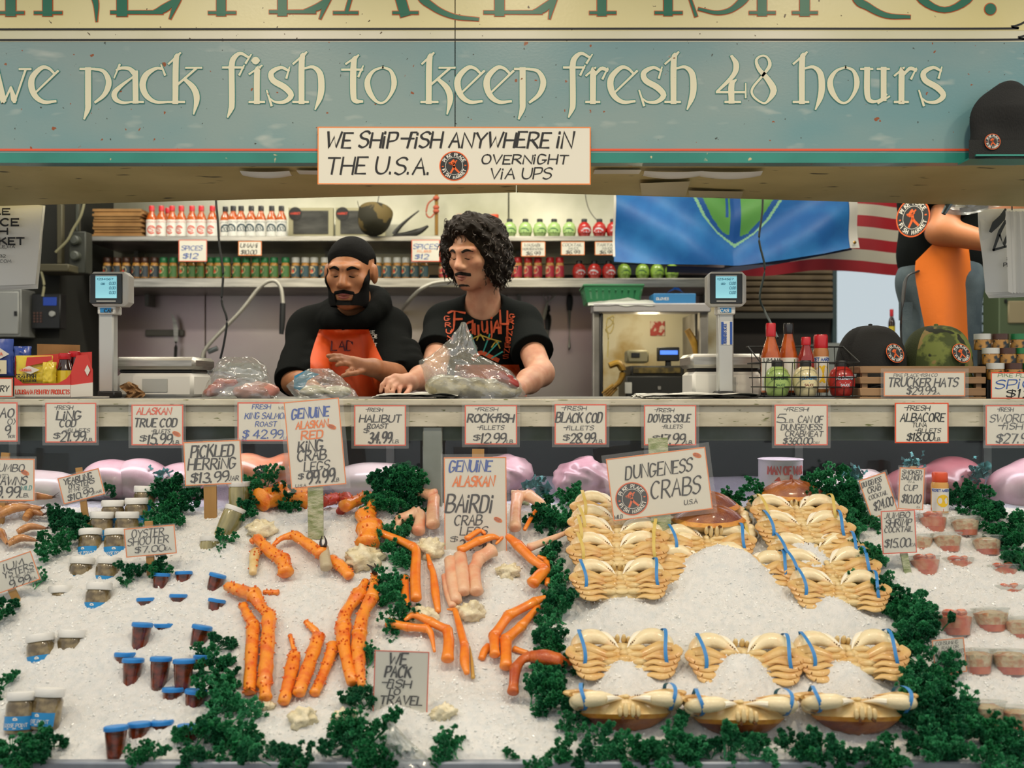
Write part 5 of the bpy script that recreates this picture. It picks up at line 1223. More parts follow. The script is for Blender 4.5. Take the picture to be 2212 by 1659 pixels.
leg([(1071, 1199), (1092, 1185), (1119, 1203), (1148, 1228), (1172, 1243), (1178, 1252), (1167, 1268), (1150, 1290)], [2, 7, 10.5, 11, 9, 11, 13, 12], bairdi_o, 'bright orange bairdi leg arching below the sign', (2, 4), group=BG, raise_=.024)
leg([(1162, 1218), (1179, 1223), (1183, 1244), (1182, 1281)], [5, 6, 6, 5], bairdi_o, 'thin orange bairdi leg behind the arching one', (1,), group=BG, raise_=.02)
leg([(1143, 1211), (1186, 1190), (1232, 1166)], [9, 8, 4], bairdi_p, 'straight pale bairdi leg pointing at the crab stack', (), group=BG, raise_=.03)
leg([(966, 1324), (983, 1327), (995, 1368), (1004, 1402), (1004, 1414), (1004, 1440), (1009, 1464)], [1.5, 5, 8.5, 8, 10, 10.5, 5], bairdi_o, 'orange bairdi leg with a hooked needle tip', (1, 3), group=BG, raise_=.014)
leg([(838, 1362), (882, 1373), (920, 1372), (931, 1381), (939, 1414)], [10, 9, 9, 7, 2.5], bairdi_o, 'orange bairdi leg lying flat above the travel notice', (1, 2), group=BG, raise_=.012)
leg([(875, 1357), (896, 1349), (932, 1361), (967, 1375), (970, 1404), (967, 1440)], [3, 8, 9.5, 10, 12, 12], bairdi_o, 'orange bairdi leg bent down at a knee above the travel notice', (2, 3), group=BG, raise_=.018)
leg([(1069, 1424), (1067, 1380), (1098, 1344), (1156, 1315), (1182, 1306), (1205, 1312)], [10, 11, 10.5, 9.5, 6, 1.5], bairdi_o, 'long orange bairdi leg reaching to the parsley by the crabs', (1, 2, 3), group=BG, raise_=.016)
leg([(1093, 1448), (1093, 1388), (1125, 1361), (1163, 1319)], [12, 12.5, 10, 6], bairdi_o, 'orange bairdi leg under the long reaching one', (1, 2), group=BG, raise_=.010)
leg([(1040, 1418), (1047, 1402), (1056, 1390)], [7, 9, 9], bairdi_o, 'short orange bairdi stub in the ice', (), group=BG)
leg([(1110, 1394), (1138, 1404)], [7, 6], bairdi_o, 'orange bairdi scrap beside the parsley', (), group=BG)
leg([(1108, 1518), (1113, 1462), (1128, 1442), (1146, 1434), (1176, 1442), (1208, 1445), (1242, 1446)], [11, 11.5, 10, 11, 18, 14, 3], mat('claw_orange', '#c9641c', .35, var=('#a8401a', 30, .4, .7), bump=(180, .4), coat=.3), 'orange snow crab claw bent toward the dungeness crabs', (1, 3, 5), group=BG, raise_=.02)
leg([(1022, 1466), (1019, 1430), (1015, 1392)], [4, 3.5, 1], mat('leg_tan', '#c49a4a', .4), 'thin tan crab leg tip standing in the ice', (), group=BG, raise_=.006)
for (px, py, r), lb in zip([(926, 1203, 33), (912, 1338, 31), (1016, 1326, 31), (958, 1560, 26), (1128, 1032, 16), (1098, 1248, 26)], ['cream bairdi shoulder below the frosted pink claw', 'cream bairdi shoulder behind the flat orange legs', 'cream bairdi shoulder under the frosted bundle', 'cream bairdi shoulder poking from the front ice', 'cream bairdi shoulder at the glass behind the sign', 'iced cream shoulder under the arching orange leg']): shoulder(px, py, r, lb, group='cream crab shoulders in the ice')

# ------------------------------------------------------------------ prawns
prawn_m = mat('prawn', '#c98f52', .35, var=('#8f5a30', 24, .4, .65), coat=.5, sss=.1)
for k, (a, b, c, w_) in enumerate((((2, 1122), (60, 1098), (118, 1100), 13), ((-10, 1140), (40, 1120), (95, 1122), 12), ((60, 1136), (75, 1120), (98, 1126), 11), ((42, 1160), (70, 1150), (104, 1152), 9), ((22, 1184), (50, 1172), (84, 1178), 9), ((-15, 1172), (5, 1160), (20, 1182), 10))):
    t = thing('prawn', tuple(onice(*b)), ['long prawn lying on top beside the yearling sign', 'prawn under the longest one', 'curled prawn tail in the ice below the pile', 'thin prawn with a dark tail tip', 'striped prawn above the medium oysters sign', 'curled prawn at the edge of the pile'][k], 'prawn', 'prawns on the ice')
    pts = [onice(*q) + Vector((0, -.012, .02 + .012 * (k < 2))) for q in (a, b, c)]; cp = catmull(pts, 7); n = len(cp)
    for i in range(0, n - 1, 2):
        rr = [w_ * .0011 * math.sin(math.pi * (.25 + .7 * (i + j) / n)) for j in range(3)][:len(cp[i:i + 3])]
        rr = [r * (1.08 if j == 0 else 1) for j, r in enumerate(rr)]; MB().tube(cp[i:i + 3], rr, 9).build('shell_segment', prawn_m, t)
    e = Vector(cp[-1]); m = MB()
    for a_ in (-.5, 0, .5): m.tube([e, e + Vector((.018, .0, .006 + a_ * .016))], [.0035, .0008], 6, flat=.4)
    m.build('tail_fan', mat('prawn_tail', '#4a3020', .4), t)


# ------------------------------------------------------------------ jars, cups and bottles in the ice
oyster = mat('oyster_brine', '#8f7e58', .15, var=('#5a4c30', 45, .38, .6), coat=.9, bump=(60, .3)); lidw = mat('lid_white', '#e3e2dc', .4, bump=(150, .15))
lblue = mat('label_blue', '#1f86c4', .5)
jb = [(0, 0), (.024, 0), (.0265, .004), (.0265, .05), (.0235, .056), (.0225, .058)]; jc = [(.0262, .057), (.027, .058), (.027, .07), (.0255, .0725), (0, .0725)]
jar = vessel('oyster_jar', 'x', 'jar', 'white-lidded oyster jars in the ice', jb, oyster, jc, lidw, [(.0269, .006), (.0269, .03)], lblue, 1.2, [([('t', 'GOOSE POINT', -.95, .22, 1.9, .26, .13), ('r', -.6, .12, .6, .05), ('c', 0, .72, .16, .08, .2, 2.6), ('r', -.12, .74, .16, .07)], MATS['print_white'])], 20)
jars = [((309, 1056), 0, 'oyster jar standing highest, behind its row by the parsley'), ((292, 1082), 0, 'oyster jar in the back pair, touching the parsley'), ((241, 1087), 0, 'oyster jar in the back pair, beside the yearling stake'),
        ((215, 1112), 0, 'oyster jar with a full blue label beside the yearling stake'), ((271, 1112), 0, 'oyster jar with a full blue label above the shooter sign'), ((190, 1150), .012, 'oyster jar tilted in the ice below the labelled pair'), ((246, 1150), .012, 'oyster jar hidden partly by the shooter sign'),
        ((166, 1212), .028, 'oyster jar sunk to its lid, beside the one under the shooter sign'), ((224, 1212), .024, 'oyster jar sunk to its lid under the shooter sign'), ((125, 1275), .045, 'oyster jar buried except for its white lid'), ((204, 1268), .018, 'oyster jar with parsley fallen on its side'),
        ((86, 1380), .014, 'oyster jar tilted, a strip of blue label above the ice'), ((144, 1372), .024, 'oyster jar leaning back beside the tilted one'), ((37, 1508), 0, 'oyster jar with whole blue label in the front ice'), ((91, 1500), 0, 'slightly narrower oyster jar in front, against the parsley')]
def plant(o, px, py, h, sink, tilt=.16, roll=0.0, sc=1.0):
    """stand a vessel in the ice so that the middle of its lid shows at a pixel, h = height of that point"""
    c = Pice(px, py, h * sc - sink - .008); c = c + Vector((0, 0, -(h * sc)))
    c.y += tilt * h * .5
    o.location = c; o.rotation_euler = (-tilt, roll, random.Random(int(px)).uniform(-.25, .25)); o.scale = (sc,) * 3
for i, (p, sk, lb) in enumerate(jars):
    o = jar if i == 0 else copy_tree(jar); o['label'] = lb; plant(o, p[0], p[1], .066, sk, .12 if p[1] < 1130 else .25, -.12 if i in (11, 5) else 0, 1.08)
herr = mat('herring_brine', '#a39a6c', .15, var=('#6f6a40', 30, .38, .6), coat=.9, stretch=(1, 1, .3))
hj = vessel('herring_jar', 'x', 'jar', 'pickled herring jars in the ice', [(0, 0), (.026, 0), (.028, .005), (.028, .075), (.026, .081)], herr, [(.0278, .08), (.0285, .081), (.0285, .092), (0, .093)], lidw, n=20)
for i, (px, py, sk, ti, ro, lb) in enumerate(((516, 1046, 0, .05, 0, 'pickled herring jar standing behind its sign'), (477, 1098, .01, .3, .35, 'pickled herring jar tipped sideways below its sign'), (446, 1168, .035, .3, .05, 'pickled herring jar with ice heaped on its front'))):
    o = hj if i == 0 else copy_tree(hj); o['label'] = lb; plant(o, px, py, .086, sk, ti, ro)
sauce_d = mat('shooter_sauce', '#7a2f12', .2, var=('#3a1a0c', 60, .35, .65), coat=.8); lidb = mat('lid_blue', '#2c86d2', .4)
sh_ = vessel('shooter_cup', 'x', 'cup', 'oyster shooter cups in the ice', [(0, 0), (.013, 0), (.0145, .002), (.021, .062)], sauce_d, [(.0225, .061), (.023, .062), (.023, .068), (.021, .070), (0, .069)], lidb, [(.0155, .008), (.0206, .055)], sauce_d, 1.0, [([('t', 'OYSTER', -.3, .7, .6, .12, .18), ('t', 'SHOOTER', -.32, .5, .64, .12, .18), ('r', -.25, .36, .25, .04)], mat('cup_print', '#241812', .6))], 18)
cups = [(340, 1243, .012, 'under the shooter stake'), (393, 1239, .024, 'sunk to its rim, in the back row'), (452, 1243, .016, 'tipped, beside the herring jar'), (310, 1297, .03, 'nearly buried, at the end of the second row'), (379, 1289, .034, 'with just its rim out of the ice, in the second row'), (455, 1299, .034, 'with a sliver of lid, near the king crab'), (296, 1352, .004, 'standing tall in the third row'), (347, 1354, .046, 'buried to a speck of lid'), (419, 1357, .022, 'tilted, in the third row'),
        (262, 1417, .04, 'behind the leading cup of the full row'), (279, 1430, .016, 'leading the full row'), (339, 1427, 0, 'standing clear in the middle of the full row'), (391, 1432, -.008, 'standing highest of the full row with its base clear'), (436, 1422, .036, 'sunk by the parsley, at the end of the full row'), (367, 1494, .036, 'with an iced-over front below the full row'), (412, 1498, .028, 'with a barcode sticker beside the parsley'), (246, 1578, .004, 'leading the front row'), (295, 1570, .03, 'half buried in the front row'), (346, 1566, .04, 'snowed under in the front row'), (397, 1576, .034, 'at the parsley end of the front row')]
for i, (px, py, sk, lb) in enumerate(cups):
    o = sh_ if i == 0 else copy_tree(sh_); o['label'] = 'blue-lidded oyster shooter cup ' + lb
    plant(o, px, py, .066, sk, .2, {452: .25, 419: .2, 455: .2}.get(px, random.Random(i).uniform(-.06, .06)), .9 if py < 1330 else 1.0)
clearcup = film('cup_plastic', '#f2f4f2', .06, .08, .12)
meatm = mat('cocktail_meat', '#e0c9a0', .4, var=('#d08a5a', 60, .45, .62), bump=(120, .9), coat=.4); saucem = mat('cocktail_sauce', '#c23a1a', .3, var=('#d9622a', 30, .4, .6), coat=.5, bump=(70, .5)); shrm = mat('shrimp_pink', '#e0926a', .35, var=('#d9562e', 40, .4, .62), coat=.4, bump=(60, .6))
def cocktail(px, py, sk, lb, kind, sc=1.0):
    t = thing('cocktail_cup', (0, 0, 0), lb, 'cup', 'seafood cocktail cups in the ice')
    MB().lathe([(0, 0), (.025, 0), (.027, .002), (.036, .046), (.0385, .047), (.0385, .049), (.036, .049)], 24, cap=False).build('cup', clearcup, t)
    MB().lathe([(0, .002), (.0255, .002), (.028, .016), (0, .018)], 18).build('sauce', saucem, t)
    m = MB().lathe([(.0275, .016), (.0335, .038), (.02, .043), (0, .045)], 22, cap=False)
    m.v = [tuple(Vector(v) * (1 + .08 * noise.noise(Vector(v) * 120 + Vector((px, 0, 0))))) for v in m.v]; m.build('filling', shrm if kind == 's' else meatm, t)
    if kind == 's':
        for k in range(4):
            a = k * 1.6; pts = [Vector((.02 * math.cos(a + q), .02 * math.sin(a + q), .046 + .004 * math.sin(q * 2))) for q in (0, .5, 1.0, 1.5)]; MB().tube(catmull(pts, 3), list(np.linspace(.0075, .002, 10)), 8).build('shrimp', shrm, t)
    MB().lathe([(.0388, .0475), (.0392, .05), (.034, .051), (0, .0535)], 24, cap=False).build('lid', clearcup, t)
    plant(t, px, py, .048, sk, .22, random.Random(int(px)).uniform(-.08, .08), sc)
for a in ((2020, 1112, .006, 'orange cocktail cup beside the aardvark bottle', 's'), (2090, 1119, .0, 'crab cocktail cup under the bottle, touching the parsley', 'm'), (1990, 1158, .02, 'crab cocktail cup half hidden by the shrimp cocktail sign', 'm'), (2051, 1154, .004, 'crab cocktail cup in the middle of the second row', 'm'), (2137, 1160, .0, 'crab cocktail cup against the far parsley', 'm'),
          (2003, 1204, .012, 'shrimp cocktail cup full of orange shrimp by the leaning stake', 's'), (2074, 1208, .028, 'shrimp cocktail cup with only its top showing', 's'), (2174, 1223, .02, 'shrimp cocktail cup sunk beside the far parsley', 's'), (2186, 1268, .03, 'cocktail cup with an orange sliver above the ice', 's'), (2069, 1325, .006, 'full orange cocktail cup behind the parsley garland', 's'), (2147, 1318, .008, 'pale crab cocktail cup beside the full orange one', 'm'), (2212, 1338, .01, 'crab cocktail cup beyond the pale one, above the notice row', 'm'),
          (2113, 1407, .006, 'crab cocktail cup next to the raw seafood notice', 'm'), (2188, 1408, .0, 'large red cocktail cup beside the notice row', 'm'), (2136, 1520, .0, 'pale crab cocktail cup low in the front by the parsley', 'm'), (2212, 1532, .004, 'crab cocktail cup beside the low front one', 'm')): cocktail(*a, sc=1.0 if a[1] < 1300 else 1.08)
# sauce bottle with the yellow disc label
def squeeze(px, py0, py1, Y, wpx, name, label, bodym, capm, labm, marks, group=None):
    k = mp(Y); h = (py1 - py0) * k; r = wpx * k / 2
    t = vessel(name, label, 'bottle', group, [(0, 0), (r * .92, 0), (r, h * .03), (r, h * .70), (r * .86, h * .77)], bodym, [(r * .88, h * .765), (r * .9, h * .77), (r * .9, h * .97), (r * .8, h), (0, h)], capm, [(r * 1.015, h * .06), (r * 1.015, h * .62)], labm, 1.45, marks, 20)
    t.location = P(px, py1, Y); return t
yel = mat('print_yellow', '#e8c22a', .5)
aard = [([('t', 'SECRET AARDVARK', -.52, .86, 1.04, .1, .2)], ink_blue), ([('c', 0, .46, .14, .26)], yel), ([('r', -.55, .06, .55, .12)], redl)]
c = onice(2030, 1106)
squeeze(2030, 1020, 1108, c.y, 36, 'sauce_bottle', 'squeeze bottle with orange cap and yellow disc label standing in the ice', mat('mustard', '#cf9a4a', .35, coat=.4), mat('cap_orange', '#d8502a', .4), wl, aard)

# clear bag drooping at the front of the ice
def pillow(name, rows, Y, m, label, cat, seed=0, n=26, wr=.006, depth=1.0, parent=None):
    """bag from outline rows (py, xl, xr, half depth in m): front and back skins with creases"""
    rows = sorted(rows); ys = [r[0] for r in rows]
    def pt(u, v, s_):
        py = ys[0] + (ys[-1] - ys[0]) * v; xl, xr, th = (np.interp(py, ys, [r[i] for r in rows]) for i in (1, 2, 3))
        e = math.sqrt(max(0, 1 - (2 * u - 1) ** 2)) ** .8; q = Vector((u * 5 + seed, v * 5, s_ * 3.3)); w_ = noise.noise(q * 1.6) + .6 * abs(noise.noise(q * 3.7))
        p = P(xl + (xr - xl) * u, py, Y); p.y += s_ * (th * e * depth) + wr * w_ * (.3 + e); p.x += wr * .8 * noise.noise(q * 2.1 + Vector((9, 0, 0))); return p
    mb = MB()
    for s_ in (-1, 1): mb.grid(lambda u, v: pt(u, v, s_), n, n)
    if parent is not None: return mb.build(name, m, parent, angle=None)
    return one(name, mb, m, label, cat, angle=None)
bagm = film('bag_plastic', '#f4f6f2', .13, .12, .13, (26, 1.0))
pillow('plastic_bag', [(1560, 838, 846, .004), (1585, 836, 868, .012), (1620, 834, 905, .02), (1662, 826, 945, .026)], 1.865, bagm, 'crumpled clear plastic bag hanging over the front of the ice', 'bag', 3)

# ------------------------------------------------------------------ parsley
pars = [mat('parsley_a', '#2f8a52', .45, var=('#1f6a3e', 30, .35, .65), spec=.4), mat('parsley_b', '#3f9a64', .45, var=('#2a7a4c', 30, .35, .65), spec=.4), mat('parsley_c', '#26734a', .45, var=('#185a38', 30, .35, .65), spec=.4)]
def sprig(seed, m, flat=.55, dense=1.0):
    """curly parsley: forked stems, each tip with a fan of toothed leaflets; about 0.06 m across, growing from the origin along +Z"""
    r = random.Random(seed); st = MB(); lf = MB()
    def leaflet(p, d, s_):
        up = Vector((r.uniform(-1, 1), r.uniform(-1, 1), r.uniform(-.2, 1))).normalized(); a = d.cross(up)
        if a.length < .1: return
        a.normalize(); b = a.cross(d).normalized()
        for k in range(-1, 2):
            an = k * .8 + r.uniform(-.2, .2); e = (d * math.cos(an) + a * math.sin(an)); w_ = e.cross(b).normalized(); L = s_ * (1 if k == 0 else .8); cup = b * s_ * r.uniform(.1, .5)
            q = [p, p + e * L * .55 + w_ * L * .38 + cup * .5, p + e * L + w_ * L * .22 + cup, p + e * L * .82, p + e * L * 1.05 - w_ * L * .2 + cup, p + e * L * .55 - w_ * L * .38 + cup * .5]
            lf.add(q, [(0, 1, 2, 3), (0, 3, 4, 5)])
    def branch(p, d, L, lev):
        e = p + d * L + Vector((0, 0, -.1 * L)); st.tube([p, (p + e) / 2 + Vector((r.uniform(-1, 1), r.uniform(-1, 1), 0)) * L * .08, e], [.0011 - .0002 * lev] * 3, 4, cap=False)
        n = r.choice((3, 4)) if lev < 2 else 0
        if lev >= 1:
            for k in range(int((2 if lev == 1 else 4) * dense) + 2): leaflet(e, (d + Vector((r.uniform(-.9, .9), r.uniform(-.9, .9), r.uniform(-.6, .9)))).normalized(), r.uniform(.0042, .0068))
        for k in range(n):
            dd = (d + Vector((r.uniform(-1, 1), r.uniform(-1, 1), r.uniform(-.4, .6))) * .85).normalized(); branch(e if k else p.lerp(e, .6), dd, L * r.uniform(.5, .75), lev + 1)
    for k in range(5): branch(Vector((r.uniform(-.008, .008), r.uniform(-.008, .008), 0)), Vector((r.uniform(-1, 1), r.uniform(-1, 1), flat + r.uniform(0, .5))).normalized(), r.uniform(.014, .026), 0)
    return st, lf
SPR = []
for k in range(9):
    st, lf = sprig(k + 1, None); v = k % 3; t = None
    st.m = [0] * len(st.f); b = len(st.v); st.v += lf.v; st.f += [tuple(i + b for i in f) for f in lf.f]
    me = bpy.data.meshes.new('parsley_sprig'); me.from_pydata(st.v, [], st.f); me.materials.append(pars[v]); me.update(); SPR.append(me)
PG = [  # garland name, label, list of (px, py, spread px, count, size)
    ('parsley sprig in the front corner beside the blue-labelled oyster jars', [(10, 1636, 22, 7, .85), (60, 1636, 22, 6, .8), (122, 1574, 18, 6, .8), (108, 1598, 14, 4, .75)]),
    ('parsley sprig in the garland between shooter cups and king crab', [(460, 1385, 9, 4, .7), (455, 1410, 8, 3, .7), (465, 1440, 14, 5, .85), (455, 1478, 16, 6, .9), (468, 1520, 18, 7, .95), (480, 1560, 20, 7, 1), (445, 1585, 20, 6, 1), (490, 1600, 22, 8, 1), (530, 1625, 22, 5, .9), (440, 1612, 12, 3, .7)]),
    ('parsley sprig along the front rim of the ice below the cups and king crab', [(330, 1638, 40, 7, .7), (420, 1640, 40, 7, .8), (590, 1640, 26, 5, .8), (672, 1632, 22, 5, .9), (700, 1620, 18, 3, .8), (245, 1648, 14, 3, .6)]),
    ('parsley sprig among the oyster jars and prawns at the back', [(150, 1120, 26, 6, .85), (185, 1118, 20, 5, .85), (120, 1165, 26, 6, .85), (105, 1190, 18, 4, .75), (235, 1050, 12, 3, .7), (115, 1085, 18, 4, .7), (350, 1112, 28, 8, .8), (385, 1118, 22, 5, .75), (290, 1225, 22, 5, .65), (340, 1228, 24, 5, .7), (275, 1262, 14, 2, .5), (20, 1305, 16, 4, .8), (8, 1330, 12, 4, .8), (70, 1275, 14, 3, .7), (0, 1478, 6, 2, .7)]),
    ('parsley sprig heaped against the glass behind the pickled herring sign', [(355, 1062, 26, 9, .95), (395, 1070, 24, 8, .9), (430, 1062, 18, 5, .8), (375, 1040, 16, 4, .9)]),
    ('parsley sprig at the glass behind the king crab', [(560, 1040, 26, 6, .85), (600, 1050, 24, 7, .9), (560, 1085, 22, 6, .8), (540, 1110, 14, 4, .75), (625, 1075, 20, 5, .8), (500, 1165, 22, 4, .6), (485, 1195, 14, 2, .6)]),
    ('parsley sprig in the garland between king crab and bairdi legs', [(850, 1020, 22, 8, 1.0), (830, 1050, 26, 9, 1.0), (875, 1050, 24, 9, 1.0), (850, 1085, 30, 10, 1.0), (890, 1085, 16, 5, .9), (835, 1115, 20, 6, .9), (860, 1130, 22, 6, .9), (835, 1160, 18, 5, .9), (850, 1200, 16, 6, .9), (848, 1235, 16, 6, .9), (845, 1270, 18, 6, .9), (848, 1305, 18, 6, .9), (855, 1340, 16, 5, .9)]),
    ('parsley sprig beside the travel notice', [(800, 1420, 10, 3, .8), (795, 1475, 12, 4, .8), (785, 1520, 14, 5, .85), (780, 1565, 14, 5, .9), (800, 1600, 20, 7, 1), (820, 1625, 18, 5, 1), (790, 1640, 20, 4, .9)]),
    ('parsley sprig in the garland between bairdi legs and dungeness crabs', [(1190, 1090, 24, 7, .95), (1230, 1080, 22, 7, .95), (1250, 1100, 18, 6, .9), (1175, 1115, 18, 5, .9), (1205, 1140, 20, 6, .9), (1200, 1200, 20, 7, .9), (1190, 1225, 16, 4, .9), (1208, 1255, 17, 7, .9), (1212, 1290, 16, 6, .9), (1212, 1325, 16, 6, .9), (1205, 1360, 16, 6, .9), (1180, 1390, 22, 7, .9), (1190, 1415, 22, 6, .9), (1190, 1470, 24, 8, .95), (1205, 1500, 22, 7, .95), (1150, 1510, 14, 4, .8), (1215, 1535, 14, 4, .85), (1235, 1565, 12, 4, .8)]),
    ('parsley sprig along the front rim below the dungeness crabs', [(975, 1630, 22, 5, .8), (1005, 1615, 14, 3, .7), (1100, 1620, 20, 2, .45), (1160, 1648, 20, 4, .6), (1225, 1625, 10, 4, .8), (1285, 1620, 22, 7, .9), (1340, 1620, 26, 8, 1), (1390, 1628, 22, 6, .9), (1455, 1605, 20, 7, 1), (1480, 1628, 18, 6, .9), (1560, 1620, 26, 8, .95), (1620, 1630, 24, 7, .9), (1690, 1610, 14, 5, .8), (1730, 1630, 26, 7, .9), (1790, 1625, 26, 7, .9), (1830, 1640, 20, 5, .9)]),
    ('parsley sprig at the glass behind the dungeness crabs', [(1570, 1060, 24, 6, .85), (1610, 1055, 22, 6, .85), (1590, 1085, 20, 5, .8), (1545, 1085, 14, 4, .8), (1690, 1075, 20, 3, .6)]),
    ('parsley sprig in the thick garland between dungeness crabs and cocktail cups', [(1765, 1040, 22, 8, 1), (1800, 1050, 24, 8, 1), (1825, 1080, 26, 8, 1), (1790, 1085, 22, 6, 1), (1840, 1110, 24, 7, 1), (1825, 1140, 22, 6, .95), (1860, 1150, 22, 6, .95), (1850, 1185, 22, 6, .95), (1880, 1200, 22, 6, .95), (1880, 1235, 20, 6, .95), (1910, 1260, 20, 6, .95), (1935, 1285, 18, 6, .9), (1955, 1310, 18, 6, .9), (1950, 1345, 20, 6, .95), (1985, 1345, 22, 6, .95), (2035, 1345, 14, 4, .8), (1975, 1385, 24, 7, 1), (1930, 1385, 14, 3, .8), (1985, 1420, 24, 7, 1), (2005, 1455, 26, 8, 1), (2050, 1445, 16, 4, .85), (1975, 1480, 24, 7, 1), (2015, 1495, 26, 8, 1), (1965, 1520, 22, 6, 1), (2010, 1535, 28, 8, 1), (2050, 1550, 24, 6, 1), (1995, 1575, 28, 8, 1), (2050, 1590, 28, 8, 1), (2105, 1570, 16, 4, .9), (2020, 1620, 30, 8, 1), (2070, 1625, 26, 6, 1), (1925, 1640, 28, 7, .9)]),
    ('parsley sprig in the garland along the glass behind the cocktail cups', [(2075, 1055, 20, 7, .95), (2095, 1085, 20, 6, .95), (2060, 1085, 14, 4, .9), (2135, 1100, 22, 6, .9), (2165, 1115, 20, 6, .9), (2150, 1135, 16, 4, .9), (2195, 1130, 16, 5, .9), (2195, 1170, 16, 5, .9), (2180, 1200, 14, 4, .85), (2205, 1225, 14, 5, .9), (2165, 1180, 12, 3, .8)]),
    ('parsley sprig in the front corner below the cocktail cups', [(2150, 1625, 26, 6, .9), (2200, 1610, 18, 5, .9), (2190, 1640, 24, 5, .9)]),
]
cnt = 0
for gi, (lb, spots) in enumerate(PG):
    r = random.Random(gi + 40)
    for px, py, sp, n, sz in spots:
        n = max(1, round(n * .335))
        for k in range(n):
            x, y = px + r.gauss(0, sp * .55), py + r.gauss(0, sp * .42); y = min(max(y, 1100 - 60), 1646)
            c = onice(x, max(y + 14, 1096)); c.z += (max(y + 14, 1096) - y - 14) * mp(c.y)
            o = bpy.data.objects.new('parsley_sprig', SPR[r.randrange(9)]); COL.objects.link(o)
            o.location = c + Vector((0, -.004, -.004)); s_ = sz * r.uniform(1.25, 1.65); o.scale = (s_, s_, s_)
            o.rotation_euler = (r.uniform(.1, 1.0), r.uniform(-.5, .5), r.uniform(-.8, .8) if py < 1130 else r.uniform(0, 6.28)); tag(o, lb, 'parsley', 'parsley sprigs: ' + lb.split(' ', 2)[2]); cnt += 1
print('parsley', cnt)


# ------------------------------------------------------------------ on the countertop
def sbox(name, x0, y0, x1, y1, Y0, Y1, m, parent, b=.004):
    """box whose front face fills a pixel rectangle at depth Y0"""
    a, c = P(x0, y1, Y0), P(x1, y0, Y0); return MB().bbox((a.x, Y0, a.z), (c.x, Y1, c.z), b).build(name, m, parent)
def tri(pts, Y, fn=None): return [P(x, y, Y) for x, y in pts]
alu = mat('pole_alu', '#bfc1bd', .4, .4); scr = mat('lcd', '#8fd0dc', .5, emit=.55); lcd_ink = mat('lcd_ink', '#2c7f9a', .6)
def scale(x0, label, stickers=False, body=None):
    Y = 2.86; t = thing('shop_scale', tuple(P(x0 + 40, 860, Y)), label, 'scale'); t.location.z = ZT; OFF[t.name] = Vector(t.location)
    sbox('pole', x0 + 22, 660, x0 + 55, 848, Y + .01, Y + .045, alu, t); sbox('pole_foot', x0 + 18, 845, x0 + 57, 861, Y, Y + .06, black, t)
    h = sbox('display_head', x0, 586, x0 + 84, 661, Y - .015, Y + .05, white_pl, t, .012); sbox('bezel', x0 + 4, 591, x0 + 74, 656, Y - .019, Y - .0152, mat('bezel', '#252a2b', .3), h, .002)
    sbox('screen', x0 + 16, 597, x0 + 62, 644, Y - .021, Y - .0192, scr, h, .0005)
    sbox('screen_frame', x0 + 16, 594, x0 + 62, 597, Y - .0212, Y - .0192, grey_pl, h, .0002); sbox('button_strip', x0 + 18, 649, x0 + 60, 652, Y - .0212, Y - .0192, grey_pl, h, .0002)
    f = Fr((0, Y - .0222, ZC)); k = mp(Y - .0222); m = MB()
    for tx, a, b, w_, hh in (('0.00', 46, 615, 13, 6), ('000', 28, 615, 8, 4), ('0.00', 46, 625, 13, 6), ('0.00', 46, 635, 13, 6), ('1234567', 20, 605, 34, 4)): write(m, f, tx, (x0 + a - CX) * k, (CY - b) * k, w_ * k, hh * k, k * .9, .1, 0, 0, 0)
    m.build('screen_digits', lcd_ink, h, False)
    sbox('neck', x0 + 20, 661, x0 + 59, 679, Y, Y + .05, white_pl, t, .003); sbox('brand_plate', x0 + 26, 665, x0 + 50, 675, Y - .002, Y - .0002, lblue, t, .0004)
    m = MB(); write(m, Fr((0, Y - .003, ZC)), 'CAS', (x0 + 29 - CX) * k, (CY - 673) * k, 18 * k, 6.5 * k, k * 1.6, .1, 0, 0, 0); m.build('brand_lettering', ink if not stickers else MATS['print_white'], t, False)
    if stickers:
        sbox('sticker', x0 + 27, 694, x0 + 53, 745, Y + .008, Y + .0098, wl, t, .0004)
        for a in (28, 47): sbox('sticker_stripe', x0 + a, 695, x0 + a + 5, 744, Y + .0068, Y + .0079, ink_blue, t, .0002)
        f2 = Fr((0, Y + .0065, ZC), (0, 0, 1), (-1, 0, 0), (0, -1, 0)); m = MB(); write(m, f2, 'MEHRDADS SCALE', (CY - 742) * k, -(x0 + 44 - CX) * k, 44 * k, 6 * k, k * 1.2, .1, 0, 0, 0); m.build('sticker_lettering', ink_blue, t, False)
    if body:
        a, b, pt_, pb, bb = body
        sbox('weigh_tray', a, pt_, b, pb, 2.93, 3.13, steel, t, .01); sbox('tray_support', a + 10, pb, b - 5, pb + 8, 2.95, 3.1, black, t); sbox('scale_body', a + 4, pb + 8, b - 4, bb, 2.935, 3.12, white_pl, t, .01); sbox('scale_label', a + 60, pb + 20, b - 60, bb - 12, 2.932, 2.9348, grey_pl, t, .0005)
    return t
scale(190, 'white shop scale with blue lit display, beside the fish fry box', False, (247, 421, 771, 798, 859)); scale(1530, 'white shop scale with blue lit display and stickers on its pole', True, (1492, 1650, 764, 795, 859))

